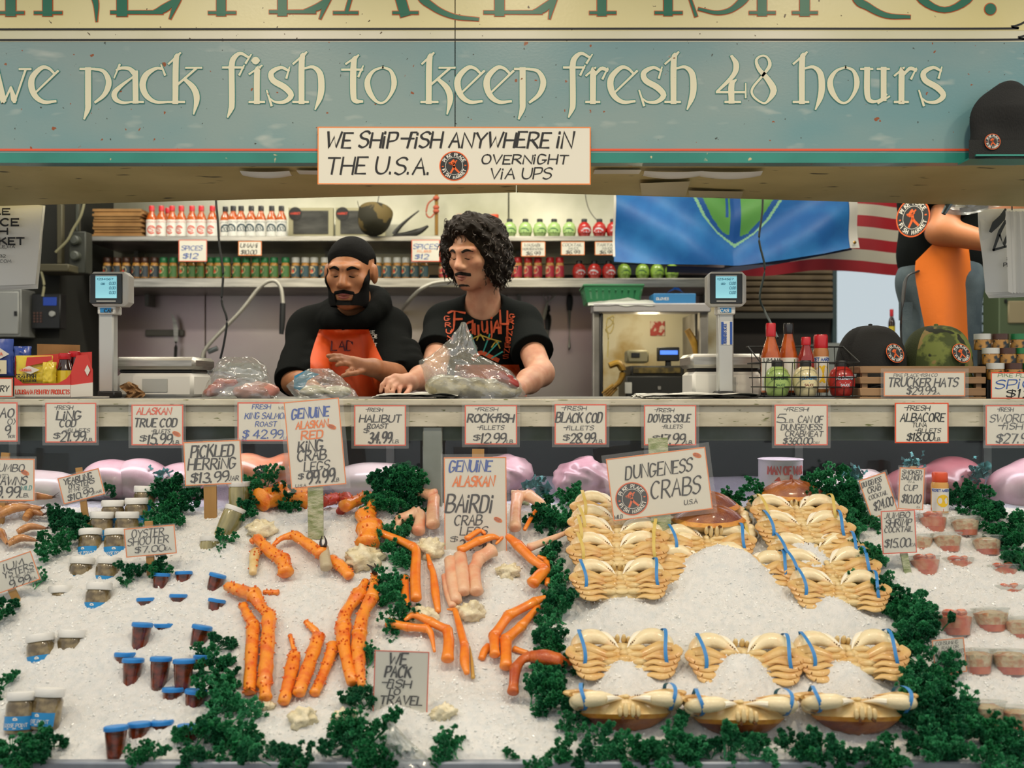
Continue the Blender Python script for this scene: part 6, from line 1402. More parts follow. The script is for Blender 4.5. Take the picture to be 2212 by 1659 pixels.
# fish fry product box with packets, bottles
t = thing('product_box', tuple(P(110, 861, 2.78)), 'red and white open display box of fish fry products', 'box'); OFF[t.name].z = t.location.z = ZT
redc = mat('box_red', '#c93a34', .6); whc = mat('box_white', '#d9d4c8', .6)
Yb = 2.735
def plate(name, pts, Y, m, parent, th=.003): return MB().prism([((x - CX) * mp(Y), (CY - y) * mp(Y)) for x, y in pts], Fr((0, Y, ZC)), -th, 0).build(name, m, parent, False)
plate('front_lip', [(30, 857), (152, 857), (152, 830), (31, 832)], Yb, whc, t); plate('front_red', [(31, 833), (152, 831), (152, 808), (143, 818), (125, 828), (50, 829), (38, 820), (31, 815)], Yb - .0005, redc, t)
plate('side_front', [(152, 858), (200, 856), (200, 800), (188, 766), (165, 768), (152, 808)], Yb + .002, redc, t); plate('side_white', [(153, 858), (200, 856), (200, 826), (153, 832)], Yb + .0005, whc, t)
plate('back_wall', [(32, 857), (198, 857), (198, 760), (32, 770)], Yb + .12, redc, t); MB().box((P(31, 0, Yb).x, Yb + .004, ZT + .001), (P(198, 0, Yb).x, Yb + .12, ZT + .005)).build('bottom', whc, t, False)
m = MB(); write(m, Fr((0, Yb, ZC)), 'LOUISIANA FISH FRY PRODUCTS', (34 - CX) * mp(Yb), (CY - 851) * mp(Yb), 116 * mp(Yb), 9 * mp(Yb), .002, 0, .0009, 0, 0); m.build('lettering', redl, t, False)
dia = MB(); dia.prism([((x - CX) * mp(Yb), (CY - y) * mp(Yb)) for x, y in ((183, 800), (189, 812), (189, 788), (195, 800))][:1] + [((x - CX) * mp(Yb), (CY - y) * mp(Yb)) for x, y in ((189, 812), (195, 800), (189, 788))], Fr((0, Yb, ZC)), 0, .0012); dia.build('diamond', whc, t, False)
def packet(x0, y0, x1, y1, Y, m, label, texts, seed):
    t = thing('snack_packet', tuple(P((x0 + x1) / 2, y1, Y)), label, 'packet', None)
    o = pillow('pouch', [(y0, x0, x1, .003), (y0 + (y1 - y0) * .3, x0 + 1, x1 - 1, .014), (y1 - 6, x0 + 1, x1 - 1, .016), (y1, x0, x1, .006)], Y, m, '', '', seed, 16, .003, parent=t)
    for pts, mm in texts.get('shapes', []): plate('printed_panel', pts, Y - .021, mm, t, .0006)
    m_ = MB()
    for tx, a, b, w_, h_, ic in texts.get('text', []):
        m_ = MB(); write(m_, Fr((0, Y - .0235, ZC)), tx, (a - CX) * mp(Y), (CY - b) * mp(Y), w_ * mp(Y), h_ * mp(Y), h_ * mp(Y) * .2, 0, 0, 0, 0); m_.build('print', INK.get(ic, redl), t, False)
    return t
ypack = mat('packet_yellow', '#d8c02a', .3, coat=.4); bpack = mat('packet_blue', '#24459a', .3, coat=.4)
packet(34, 768, 114, 828, 2.80, ypack, 'yellow crawfish shrimp and crab boil packet in the red box', {'shapes': [([(58, 772), (112, 769), (112, 778), (92, 784), (55, 792)], redc), ([(42, 800), (62, 790), (86, 799), (66, 808)], whc)], 'text': [('LOUISIANA', 52, 802, 24, 5, 'r'), ('CRAWFISH', 42, 817, 44, 8, 'k'), ('SHRIMP & CRAB BOIL', 40, 825, 48, 5, 'k')]}, 4)
packet(92, 782, 122, 832, 2.775, ypack, 'small folded yellow packet at the front of the red box', {}, 8)
packet(-40, 732, 30, 812, 2.82, bpack, 'blue and white seasoning packet beside the red box', {'shapes': [([(-30, 765), (0, 752), (20, 765), (0, 775)], whc), ([(-40, 778), (14, 778), (14, 808), (-40, 808)], mat('packet_cream', '#d9d0b0', .5))], 'text': [('LOUISIANA', -26, 768, 40, 7, 'r'), ('CRISPY', -30, 790, 36, 9, 'k'), ('SEASONED', -30, 803, 40, 6, 'k')]}, 11)
packet(30, 748, 68, 800, 2.90, bpack, 'dark blue packet behind the yellow one', {}, 15)
MB_ = MB().prism([((x - CX) * mp(2.9), (CY - y) * mp(2.9)) for x, y in ((80, 815), (172, 815), (172, 745), (80, 743))], Fr((0, 2.9, ZC)), -.003, 0)
one('cardboard_flap', MB_, card_m, 'brown cardboard sheet standing behind the red box', 'cardboard', smooth=False)
dark_s = mat('dark_sauce', '#2a1210', .15, coat=.9); capred = MATS['bcap_red']
def counter_bottle(px, top, bot, Y, wpx, label, bodym, capm, labm, marks, capfrac=.2, neck=.45, body_top=.62, name='sauce_bottle', lab=(.05, .5), nz=18, group=None):
    k = mp(Y); h = (bot - top) * k; r = wpx * k / 2
    t = vessel(name, label, 'bottle', group, [(0, 0), (r * .95, 0), (r, h * .02), (r, h * body_top), (r * .85, h * (body_top + .08)), (r * neck, h * (1 - capfrac - .03)), (r * neck * .95, h * (1 - capfrac))], bodym, [(r * neck * 1.08, h * (1 - capfrac) - .001), (r * neck * 1.12, h * (1 - capfrac)), (r * neck * 1.12, h * .985), (r * neck, h), (0, h)], capm, [(r * 1.012, h * lab[0]), (r * 1.012, h * lab[1])], labm, 1.4, marks, nz)
    t.location = P(px, bot, Y); t.location.z = ZT + max(0, t.location.z - ZT); return t
counter_bottle(140, 763, 838, 2.81, 36, 'dark sauce bottle with red cap standing in the red box', dark_s, capred, ypack, [], .17, .62, .5)
counter_bottle(161, 759, 838, 2.85, 34, 'second dark sauce bottle behind the first in the red box', dark_s, capred, ypack, [], .15, .62, .5)
pk = MB(); pk.grid(lambda u, v: P(266 + 40 * u + 8 * math.sin(v * 5), 860 - 36 * v * (1 - .5 * abs(u - .5)), 2.9 + .02 * noise.noise(Vector((u * 4, v * 4, 0)))), 12, 10)
one('crumpled_paper', pk, mat('kraft_paper', '#8a6842', .8), 'crumpled brown paper scrap beside the scale', 'paper')

# fish in clear bags
def blob(name, pts, m, label, cat, h=.006, parent=None, k=.02):
    lo = np.min([np.array(p) - r for p, r in pts], 0) - .01; hi = np.max([np.array(p) + r for p, r in pts], 0) + .01
    s = SDF(span(lo[0], hi[0], h), span(lo[1], hi[1], h), span(lo[2], hi[2], h))
    for p, r in pts: s.ell(p, (r, r, r) if not hasattr(r, '__len__') else r, k=k)
    X_, Y_, Z_ = s.coords(); s.d += (.0035 * np.sin(X_ * 110 + 2 * np.sin(Z_ * 120)) * np.sin(Z_ * 150 + Y_ * 90)).astype(np.float32)
    o = s.mesh(name, m, parent)
    if label: tag(o, label, cat)
    return o
fish_pink = mat('fish_pink', '#d8a796', .35, var=('#c9867a', 16, .4, .65), coat=.5, bump=(30, .3)); fish_tan = mat('fish_tan', '#8f8768', .4, var=('#c9bd98', 22, .45, .6), coat=.4, bump=(40, .5)); salm = mat('salmon_orange', '#dd8a62', .35, var=('#e0a888', 20, .4, .7), coat=.5)
def Pv(x, y, Y): return tuple(P(x, y, Y))
t = thing('bagged_fish', (P(520, 860, 2.8).x, 2.8, ZT), 'clear plastic bag holding pink fish, beside the left scale', 'bagged fish'); t['label'] = 'clear plastic bag holding pink and orange fish, beside the scale with no stickers'
blob('pink_fillet', [(Pv(555, 843, 2.8), (.05, .04, .022)), (Pv(575, 846, 2.8), (.035, .035, .02)), (Pv(525, 848, 2.8), (.03, .03, .016))], fish_pink, None, None, parent=t)
blob('orange_fillet', [(Pv(470, 838, 2.8), (.022, .03, .012)), (Pv(490, 826, 2.8), (.03, .025, .012)), (Pv(455, 849, 2.8), (.02, .025, .012))], mat('fillet_orange', '#c2562e', .35, coat=.5), None, None, parent=t)
plate('paper_liner', [(490, 782), (560, 786), (572, 815), (560, 830), (470, 800)], 2.84, mat('liner', '#a9b0ae', .4, .3), t, .002)
pillow('clear_bag', [(771, 480, 545, .01), (790, 465, 575, .04), (820, 452, 585, .06), (845, 440, 592, .065), (860, 434, 600, .06)], 2.8, bagm, '', '', 21, 24, .008, parent=t)
t = thing('bagged_fish', (P(695, 860, 2.84).x, 2.84, ZT), 'clear bag of pale fillets on blue paper, under the hands of the bearded man', 'bagged fish')
for a, b in ((672, 845), (722, 846)): blob('fillet', [(Pv(a, b, 2.84), (.034, .03, .014)), (Pv(a + 14, b + 2, 2.84), (.03, .03, .013))], mat('fillet_white', '#cfc9b0', .4, coat=.4, bump=(40, .3)), None, None, parent=t)
plate('blue_paper', [(636, 812), (660, 800), (690, 808), (664, 822), (652, 846), (634, 838)], 2.87, mat('paper_blue', '#3a8fb8', .5), t, .002)
pillow('clear_bag', [(796, 668, 712, .01), (812, 645, 735, .035), (832, 618, 755, .05), (850, 630, 770, .05), (860, 640, 775, .045)], 2.84, bagm, '', '', 31, 24, .008, parent=t)
t = thing('bagged_fish', (P(1030, 862, 2.82).x, 2.82, ZT), 'big peaked clear bag with a whole fish, in front of the curly-haired man', 'bagged fish')
blob('whole_fish', [(Pv(960, 835, 2.82), (.055, .05, .034)), (Pv(1010, 838, 2.82), (.06, .05, .03)), (Pv(1060, 840, 2.82), (.055, .05, .028)), (Pv(1100, 846, 2.82), (.035, .04, .018))], fish_tan, None, None, parent=t)
blob('red_gill', [(Pv(1080, 810, 2.79), (.012, .01, .008)), (Pv(1095, 818, 2.79), (.022, .01, .011)), (Pv(1110, 830, 2.79), (.016, .01, .01))], mat('gill_red', '#a8413c', .4), None, None, parent=t, h=.004)
pillow('clear_bag', [(696, 999, 1003, .004), (730, 975, 1022, .012), (768, 930, 1036, .03), (778, 905, 1060, .05), (800, 912, 1100, .07), (830, 920, 1128, .075), (862, 938, 1136, .07)], 2.82, bagm, '', '', 41, 30, .010, parent=t)
for pts, lb in (([(815, 852), (900, 846), (985, 856), (985, 861), (830, 861)], 'white wrapping paper lying under the hand of the curly-haired man'), ([(1368, 848), (1500, 838), (1600, 846), (1622, 856), (1620, 861), (1372, 861)], 'stack of white wrapping paper beside the stickered scale')):
    x0, x1 = P(pts[0][0], 0, 2.85).x, P(pts[-2][0] if pts[-2][0] > pts[0][0] + 100 else pts[2][0], 0, 2.85).x
    m = MB()
    for k in range(4): m = m.grid(lambda u, v, k=k: Vector((x0 + (x1 - x0) * u + .004 * k, 2.70 + .22 * v, ZT + .0012 + .002 * k + .012 * abs(noise.noise(Vector((u * 3 + k, v * 3, 1)))) + .012 * u * (1 - u))), 14, 8)
    one('wrapping_paper', m, mat('white_wrap', '#cfcfc6', .7), lb, 'paper')

# wire basket of sauces
wire = mat('basket_wire', '#22231f', .5, .5)
t = thing('wire_basket', (P(1748, 861, 2.78).x, 2.78, ZT), 'black wire basket of sauce bottles beside the wooden crate', 'basket')
bx0, bx1 = P(1641, 0, 2.70).x, P(1856, 0, 2.70).x; by0, by1 = 2.69, 2.86
zb = lambda py: P(0, py, 2.70).z
for nm, lev, ins in (('top_rim', 745, 0), ('upper_wire', 783, .004), ('middle_wire', 815, .008), ('lower_wire', 836, .012), ('bottom_wire', 857, .016)):
    z = zb(lev); a, b, c_, d_ = bx0 + ins, bx1 - ins, by0 + ins, by1 - ins
    if nm in ('top_rim',): c_ = by1 - .03
    MB().tube([(a, c_, z), (b, c_, z), (b, d_, z), (a, d_, z)], .0018, 6, closed=True).build(nm, wire, t)
for k in range(11):
    x = bx0 + .016 + (bx1 - bx0 - .032) * k / 10; MB().tube([(x, by0 + .004, zb(783)), (x, by0 + .016, zb(857)), (x, by1 - .016, zb(857)), (x, by1, zb(745))], .0012, 5).build('upright_wire', wire, t)
for x in (bx0, bx1): MB().tube([(x, by1 - .03, zb(745)), (x, by0 + .004, zb(783))], .0018, 6).build('side_rail', wire, t)
um = counter_bottle(1665, 698, 848, 2.80, 42, 'orange umami sauce bottle with red cap at the back of the wire basket', glass_or, capred, wl, [([('t', 'UMAMI', -.3, .86, .6, .12, .2)], ink), ([('c', .1, .4, .26, .1, .5, 5.6), ('t', 'M', 0, .32, .2, .18, .3)], redl)], .19, .45, .52, lab=(.03, .5))
counter_bottle(1703, 698, 848, 2.83, 42, 'orange sauce bottle with black cap at the back of the wire basket', glass_or, mat('bcap_black', '#1c1d1f', .35), wl, [([('r', -.1, .5, .35, .9)], navy), ([('r', .2, .8, .35, .3)], mat('print_lime', '#7f9a3a', .6))], .15, .45, .5, lab=(.03, .5))
counter_bottle(1741, 728, 848, 2.80, 36, 'short red hot sauce bottle with red cap in the wire basket', mat('sauce_clear_red', '#8f1a14', .15, coat=.9), capred, ypack, [([('c', 0, .78, .16, .26)], whc), ([('t', 'LOUISIANA', -.24, .74, .48, .1, .2)], redl)], .14, .5, .6, lab=(.03, .45))
squeeze(1773, 723, 848, 2.82, 33, 'sauce_bottle', 'tan squeeze bottle with red cap and yellow disc in the wire basket', mat('tan_sauce', '#b5763f', .35, coat=.4), capred, wl, aard)
for px, bc_, lb, tc_ in ((1679, '#9db868', 'round green wasabi sauce bottle at the front of the wire basket', '#2a5a34'), (1740, '#ddd2a4', 'round cream tartar sauce bottle at the front of the wire basket', '#3a86b8'), (1817, '#a8231c', 'round red cocktail sauce bottle at the front of the wire basket', '#cfe6ee')):
    o = vessel('squat_sauce_bottle', lb, 'bottle', None, sqp, mat('sq_' + bc_, bc_, .3, coat=.6), sqc, black, sq_lab, mat('sql_' + bc_, bc_, .5), 1.25, [([('t', 'INGLEHOFFER', -.72, .6, 1.44, .24, .18), ('r', -.4, .38, .4, .08)], mat('sqp_' + bc_, tc_, .5)), ([('t', 'SAUCE', -.35, .1, .7, .16, .2)], mat('sqp2_' + bc_, '#7a2a22' if px == 1740 else tc_, .5))], 22)
    o.location = P(px, 858, 2.735); o.location.z = zb(857) + .002; o.scale = (1.06,) * 3

# wooden crate with two caps
cw = mat('crate_wood', '#a88660', .65, var=('#836445', 16, .3, .7), stretch=(.15, 1, 1), bump=(60, .25))
t = thing('wooden_crate', (P(1990, 861, 2.8).x, 2.8, ZT), 'brown slatted wooden crate holding two caps', 'crate')
cx0, cx1 = P(1857, 0, 2.715).x, P(2129, 0, 2.715).x
for a, b in ((791, 806), (814, 829), (838, 855)):
    z0, z1 = P(0, b, 2.715).z, P(0, a, 2.715).z
    MB().bbox((cx0, 2.712, z0), (cx1, 2.72, z1), .0015).build('slat', cw, t); MB().bbox((cx0, 2.92, z0), (cx1, 2.928, z1), .0015).build('slat', cw, t)
    for x in (cx0, cx1 - .008): MB().bbox((x, 2.7205, z0), (x + .008, 2.9195, z1), .0015).build('slat', cw, t)
for x in (cx0 + .0085, cx1 - .0235):
    for y in (2.7205, 2.9045): MB().box((x, y, ZT + .001), (x + .015, y + .015, P(0, 791, 2.715).z)).build('corner_post', cw, t, False)
MB().box((cx0, 2.712, ZT + .0002), (cx1, 2.928, ZT + .005)).build('bottom', cw, t, False)
blackcap = mat('cap_black', '#1b1c1b', .85, bump=(300, .3)); capmesh = mat('cap_mesh_black', '#151615', .9, bump=(500, .8))
for px, mf, mbk, lb, ang in ((1880, blackcap, capmesh, 'black trucker cap with round emblem in the wooden crate', .28), (2022, camo, mat('cap_mesh_olive', '#39421f', .9, bump=(500, .8)), 'camouflage trucker cap with round emblem in the wooden crate', .22)):
    t = thing('trucker_cap', (0, 0, 0), lb, 'cap'); cap_mesh(t, mf, mbk, 1.0)
    e = emblem(t, Fr((.0, -.1035, .047), (1, 0, 0), (0, .33, .94)), .0265)
    t.location = P(px, 800, 2.855); t.location.z = P(0, 803, 2.855).z; t.rotation_euler = (0, 0, ang); t.scale = (1.06, 1.06, 1.06)
# spice jars piled at the crate end
pileg = 'spice jars piled behind the spice card'
for k, (px, py, cn) in enumerate(((2122, 752, 'white'), (2160, 752, 'brown'), (2200, 752, 'green'), (2140, 780, 'white'), (2176, 779, 'brown'), (2210, 779, 'green'), (2150, 813, 'white'), (2190, 812, 'brown'), (2226, 812, 'green'))):
    lvl = k // 3; cc = MATS['cap_' + cn]
    o = vessel('spice_jar', 'piled spice jar with %s lid, %s layer behind the spice card' % (cn, ('top', 'middle', 'bottom')[lvl]), 'spice jar', pileg, [(0, 0), (.0215, 0), (.0225, .002), (.0225, .028), (.0215, .03)], amber, [(.0222, .0295), (.023, .03), (.023, .046), (0, .047)], cc, [(.0229, .003), (.0229, .027)], mat('pile_label', '#b88a4a', .5, var=('#27333a', 40, .45, .55)), 1.3, n=18)
    Yj = 2.74 + (2 - lvl) * .045; o.location = P(px, py, Yj); o.location.z = P(0, [737, 768, 801][lvl] + 4, Yj).z - .02
t = thing('jar_stand', (P(2190, 861, 2.8).x, 2.8, ZT), 'dark stepped stand under the piled spice jars', 'stand')
for k in range(3): x0, x1 = P(2100 + k * 14, 0, 2.8).x, P(2300, 0, 2.8).x; MB().box((x0, 2.712 + (k) * .045, ZT), (x1, 2.7565 + k * .045, P(0, [801, 768, 737][k] + 4, 2.74 + k * .045).z - .0205)).build('step', black, t, False)

# ------------------------------------------------------------------ hanging bags under the soffit, cap on the sign
bagw = mat('paper_bag', '#ecebe4', .7, bump=(20, .3)); MKT = ['PIKE', 'PLACE', 'FISH', 'MARKET']
def hung(name, label, outline, Y, n, texts, seed):
    t = thing(name, tuple(P(sum(p[0] for p in outline) / len(outline), max(p[1] for p in outline), Y)), label, 'bag')
    (ax, ay), (bx, by), (cx_, cy_), (dx, dy) = outline
    for k in range(n):
        o_ = k * 3.2
        def f(u, v, k=k):
            x = (ax + (bx - ax) * u) * (1 - v) + (dx + (cx_ - dx) * u) * v; y = (ay + (by - ay) * u) * (1 - v) + (dy + (cy_ - dy) * u) * v + k * 2.4 * v
            p = P(x + k * 1.5, y, Y + k * .006); p.y += .012 * noise.noise(Vector((u * 2 + seed, v * 2, k))) ; return p
        MB().grid(f, 12, 12).build('bag_sheet', bagw, t, angle=None)
    f = Fr((0, Y - .014, ZC)); kk = mp(Y - .014)
    for tx, x, y, w_, h_, pen in texts:
        m = MB(); write(m, f, tx, (x - CX) * kk, (CY - y) * kk, w_ * kk, h_ * kk, h_ * kk * pen, 0, 0, 0, 0, nib=.1); m.build('print', ink_grey if pen < .2 else ink, t, False)
    MB().tube([P((ax + bx) / 2, ay + 2, Y), P((ax + bx) / 2, ay - 60, Y)], .002, 6).build('hook_wire', black, t)
    return t
hung('shop_bag_stack', 'stack of white shop bags with black lettering hanging under the soffit by the dark corner', [(-120, 430), (92, 444), (76, 614), (-120, 622)], 3.03, 5, [('PIKE', -45, 463, 66, 12, .28), ('PLACE', -60, 487, 100, 14, .28), ('FISH', -50, 506, 66, 13, .28), ('MARKET', -64, 528, 116, 14, .28), ('SEATTLE,WA', -40, 536, 72, 6, .2), ('206-682-7732', -70, 556, 82, 6, .18), ('PIKEPLACEFISH.COM', -90, 567, 114, 6, .18)], 2)
t = hung('shop_bag_stack', 'stack of white shop bags with a fish print hanging by the person in orange', [(2112, 452), (2260, 450), (2262, 628), (2128, 632)], 3.02, 6, [('80', 2175, 562, 12, 6, .2), ('PIKE', 2168, 576, 26, 8, .2)], 7)
fp = MB(); ff = Fr((0, 3.004, ZC)); kq = mp(3.004)
for pts, ws in (([(2140, 500), (2150, 485), (2165, 470), (2172, 452)], [6, 16, 14, 4]), ([(2160, 508), (2168, 530), (2180, 500)], [5, 7, 6]), ([(2146, 540), (2160, 500), (2172, 478)], [5, 8, 6]), ([(2146, 540), (2175, 532)], [5, 5])): ribbon(fp, ff, [((x - CX) * kq, (CY - y) * kq) for x, y in pts], [w_ * kq for w_ in ws], 0, 0)
fp.build('fish_print', ink_grey, t, False)
m = MB()
for k in range(7): m = MB().grid(lambda u, v, k=k: P(2172 + k * 7 + 10 * u + 6 * v, 455 + 175 * v + 4 * u, 2.985 - .004 * (k % 2) - .006 * u), 2, 8); m.build('bag_pleat', bagw, t)
one('plastic_sheet', MB().grid(lambda u, v: P(2045 + 185 * u, 428 + 34 * v * (1 - .5 * u) + 6 * math.sin(u * 7), 2.985 + .02 * noise.noise(Vector((u * 5, v * 3, 0)))), 20, 6), film('sheet_plastic', '#eef0ec', .12, .2, .5, (20, .8)), 'cloudy plastic sheet hanging from the soffit edge above the bags', 'plastic sheet')
one('spring_clip', MB().tube([P(2056, 430, 2.98), P(2046, 448, 2.98), P(2038, 462, 2.98)], [.012, .009, .007], 8), mat('clip_steel', '#6f7d80', .35, .6), 'grey metal clip hanging beside the plastic sheet', 'clip')
# beanie resting on the sign edge
bm_ = SDF(span(P(2085, 0, 2.45).x, P(2275, 0, 2.45).x, .004), span(2.39, 2.50, .004), span(P(0, 352, 2.45).z, P(0, 170, 2.45).z, .004))
bm_.ell(P(2176, 262, 2.45), (.092, .036, .085), k=.03); bm_.cone(P(2130, 318, 2.45), P(2222, 318, 2.45), .036, .036, .03); bm_.cone(P(2178, 240, 2.45), P(2180, 200, 2.45), .05, .022, .04); bm_.cut((0, 0, P(0, 343, 2.45).z), (0, 0, -1))
t = thing('beanie_hat', tuple(P(2176, 343, 2.45)), 'black knitted beanie with a round emblem set against the blue board', 'hat')
bm_.mesh('knit', mat('knit_black', '#1c1d1d', .95, bump=(400, .6), stretch=(1, 1, .25)), t)
MB().grid(lambda u, v: P(2093 + 168 * u, 302 + 41 * v, 2.412 - .004 - .006 * math.sin(math.pi * u)), 16, 4).build('cuff', mat('knit_cuff', '#202221', .95, bump=(400, .6)), t)
emblem(t, Fr(P(2144, 306, 2.40)), 17 * mp(2.4))
one('beanie_ledge', MB().box((P(2088, 0, 2.45).x, 2.40, P(0, 347, 2.45).z), (P(2280, 0, 2.45).x, 2.4985, P(0, 343.5, 2.45).z)), mat('ledge', '#2f8a7c', .4), 'thin teal ledge under the beanie on the sign', 'ledge', smooth=False)
# shallow white shades screwed under the soffit, and taped scraps
for k, (x0, x1, y1) in enumerate(((518, 625, 381), (640, 760, 372), (1285, 1386, 366), (1392, 1520, 382), (1512, 1648, 383))):
    Yk = 2.56; a, b = P(x0, 0, Yk), P(x1, 0, Yk); zt_ = zs0 - .0005 - .004
    m = MB().grid(lambda u, v: Vector((a.x + (b.x - a.x) * u, Yk + .05 * v, zt_ - (zt_ - P(0, y1, Yk).z) * (math.sin(math.pi * (.12 + .76 * u)) ** .7) * math.sin(math.pi * (.1 + .8 * v)))), 14, 6)
    one('soffit_shade', m, white_pl, 'shallow white shade under the soffit ' + ['by the cup jars end', 'half hidden by the shipping sign', 'beside the shipping sign', 'in the middle of three', 'at the end above the blue flag'][k], 'shade', 'shades under the soffit')
for q, lb in (([(1382, 392), (1490, 388), (1480, 420), (1386, 418)], 'piece of beige packing tape on the soffit above the blue flag'), ([(1486, 408), (1605, 410), (1600, 424), (1490, 422)], 'long strip of beige tape on the soffit edge'), ([(2075, 406), (2140, 404), (2138, 418), (2080, 421)], 'torn white tape scrap on the soffit')):
    m = MB(); vs = []
    for x, y in q:
        Yq = (zs0 - ZC) * F / (CY - y) if y < 425 else 2.9; Yq = min(Yq, 2.955); vs.append(P(x, y, Yq) - Vector((0, .006, .006)))
    m.add(vs, [(0, 1, 2, 3)]); one('tape_strip', m, mat('tape_beige', '#c5bb96', .5), lb, 'tape', smooth=False)


# ------------------------------------------------------------------ flags
def shield_fn(x, y):
    """pattern of the blue flag at a pixel: 0 blue, 1 green, 2 pale green line, 3 deep blue"""
    cx_, tip = 1588, 532
    def half(y, grow): return np.interp(y, [300, 430, 470, 500, tip + grow], [118 + grow, 100 + grow, 76 + grow, 46 + grow * .8, 0])
    if y > tip: return 0
    ax_ = abs(x - cx_ - 4)
    if ax_ > half(y, 0): return 0
    if ax_ > half(y, -7) or (y > tip - 9 and ax_ > half(y, -8)): return 2
    if ax_ > half(y, -20) or y > tip - 26: return 3
    if 1578 < x < 1604: return 3
    if 1567 < x < 1574 and y < 470: return 3
    return 1
fl_b = mat('flag_blue', '#1c62ae', .5, var=('#2c7cc4', 7, .4, .65), bump=(25, .2)); fl_g = mat('flag_green', '#5a9a4c', .55); fl_p = mat('flag_pale', '#8fc8a0', .55); fl_d = mat('flag_deep', '#1a55a0', .55)
t = thing('team_flag', tuple(P(1585, 590, 4.10)), 'blue flag with a green and blue shield hanging behind the counter', 'flag')
def flag_pt(x, y, Y):
    w_ = .03 * math.sin((x - 1330) * .021 + y * .004) + .022 * math.sin((x - 1588) * .011 * (y - 300) * .006) + .014 * math.sin(y * .05 + abs(x - 1588) * .03); p = P(x, y, Y); p.y += w_; return p
def fb(u, v):
    x = 1330 + (1845 - 1330) * u; yb = np.interp(x, [1330, 1420, 1500, 1600, 1700, 1780, 1845], [563, 572, 574, 572, 560, 548, 534]); y = 326 + (yb - 326) * v; return x - 2 * v * (u < .1), y
MB().grid(lambda u, v: flag_pt(*fb(u, v), 4.10), 230, 110, mfn=lambda u, v: shield_fn(*fb(u, v))).build('cloth', [fl_b, fl_g, fl_p, fl_d], t, angle=None)
MB().grid(lambda u, v: flag_pt(1326 + 5 * u, 330 + 222 * v, 4.098), 1, 20).build('white_hem', white_pl, t); MB().grid(lambda u, v: flag_pt(1831 + 20 * u + 5 * v, 330 + 206 * v, 4.09), 2, 20).build('white_sleeve', white_pl, t)
MB().lathe([(.004, 0), (.007, .001), (.007, .003), (.004, .004)], 12, P(1846, 524, 4.075), M=Matrix.Rotation(math.pi / 2, 3, 'X')).build('grommet', mat('brass', '#a8823c', .3, .9), t)
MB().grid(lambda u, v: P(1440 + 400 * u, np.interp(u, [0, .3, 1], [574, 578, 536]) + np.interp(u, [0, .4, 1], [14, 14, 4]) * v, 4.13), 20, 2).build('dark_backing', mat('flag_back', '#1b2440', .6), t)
t = thing('striped_flag', tuple(P(1800, 592, 4.35)), 'red and white striped flag hanging behind the blue flag', 'flag')
sr, sw_ = mat('stripe_red', '#b8222c', .55, bump=(20, .2)), mat('stripe_cream', '#d8d2bc', .6, bump=(20, .2))
def st_pt(u, v):
    x = 1600 + 365 * u; base = 326 + 266 * v; p = P(x, base - 6 * math.sin(u * 3) + 10 * (1 - u) * v * .3 + 4 * math.sin(u * 9), 4.35); p.y += .02 * math.sin(u * 14) + .02 * math.sin(u * 5 + v * 3); return p
for k in range(11): MB().grid(lambda u, v, k=k: st_pt(u, (k + v) / 11), 26, 2).build('stripe', sr if k % 2 == 0 else sw_, t, angle=None)
# rails that carry the flags
one('flag_rail', MB().tube([P(1250, 326, 4.10), P(1990, 326, 4.10)], .008, 8).tube([P(1300, 326, 4.10), Vector((P(1300, 0, 4.10).x, 4.10, 3.1))], .004, 6).tube([P(1900, 326, 4.10), Vector((P(1900, 0, 4.10).x, 4.10, 3.1))], .004, 6), steel_dull, 'thin steel rail that the blue flag hangs from', 'rail')
one('flag_rail', MB().tube([P(1560, 326, 4.35), P(2010, 326, 4.35)], .008, 8).tube([P(1600, 326, 4.35), Vector((P(1600, 0, 4.35).x, 4.35, 3.1))], .004, 6).tube([P(1990, 326, 4.35), Vector((P(1990, 0, 4.35).x, 4.35, 3.1))], .004, 6), steel_dull, 'thin steel rail that the striped flag hangs from', 'rail')

# ------------------------------------------------------------------ pay booth with cash register
t = thing('pay_booth', (P(1405, 0, 4.2).x, 4.35, .12), 'steel framed pay booth with grubby white inside wall', 'booth')
fz = mat('booth_frame', '#8f8c86', .5, .4, var=('#6d6a64', 8, .3, .7)); grub = mat('booth_wall', '#cfc8ae', .7, var=('#a08030', 4, .48, .64)); lamp('booth_fill_lamp', 'POINT', tuple(P(1400, 690, 4.35)), 2.2, (1.0, .85, .55), .05)  # unseen lamp added to brighten the inside of the booth
sbox('left_post', 1281, 666, 1296, 1492, 4.2, 4.26, fz, t); sbox('right_post', 1512, 664, 1530, 1492, 4.2, 4.26, fz, t); sbox('inner_post', 1296, 676, 1303, 1000, 4.19, 4.22, black, t)
sbox('top_rail', 1281, 655, 1536, 674, 4.17, 4.30, mat('booth_top', '#a5a3a4', .5, .3), t); sbox('top_board', 1283, 655, 1530, 659, 4.30, 4.62, fz, t); sbox('back_wall', 1285, 660, 1560, 1000, 4.62, 4.65, grub, t, .001)
sbox('work_shelf', 1290, 868, 1560, 880, 4.22, 4.62, fz, t); sbox('side_wall', 1500, 676, 1520, 1000, 4.3, 4.6, fz, t)
zsh = P(0, 868, 4.22).z
t = thing('cash_register', (P(1425, 0, 4.3).x, 4.4, zsh), 'black cash register with small lit blue display in the pay booth', 'cash register')
sbox('drawer', 1352, 812, 1500, 866, 4.28, 4.58, mat('register_black', '#1f201c', .5), t, .006); sbox('keyboard', 1362, 790, 1478, 813, 4.30, 4.55, mat('register_dark', '#24241f', .6), t, .006); sbox('key_panel', 1368, 794, 1470, 806, 4.292, 4.2995, mat('key_gold', '#6a5a26', .5, var=('#3a3218', 40, .4, .6)), t, .001)
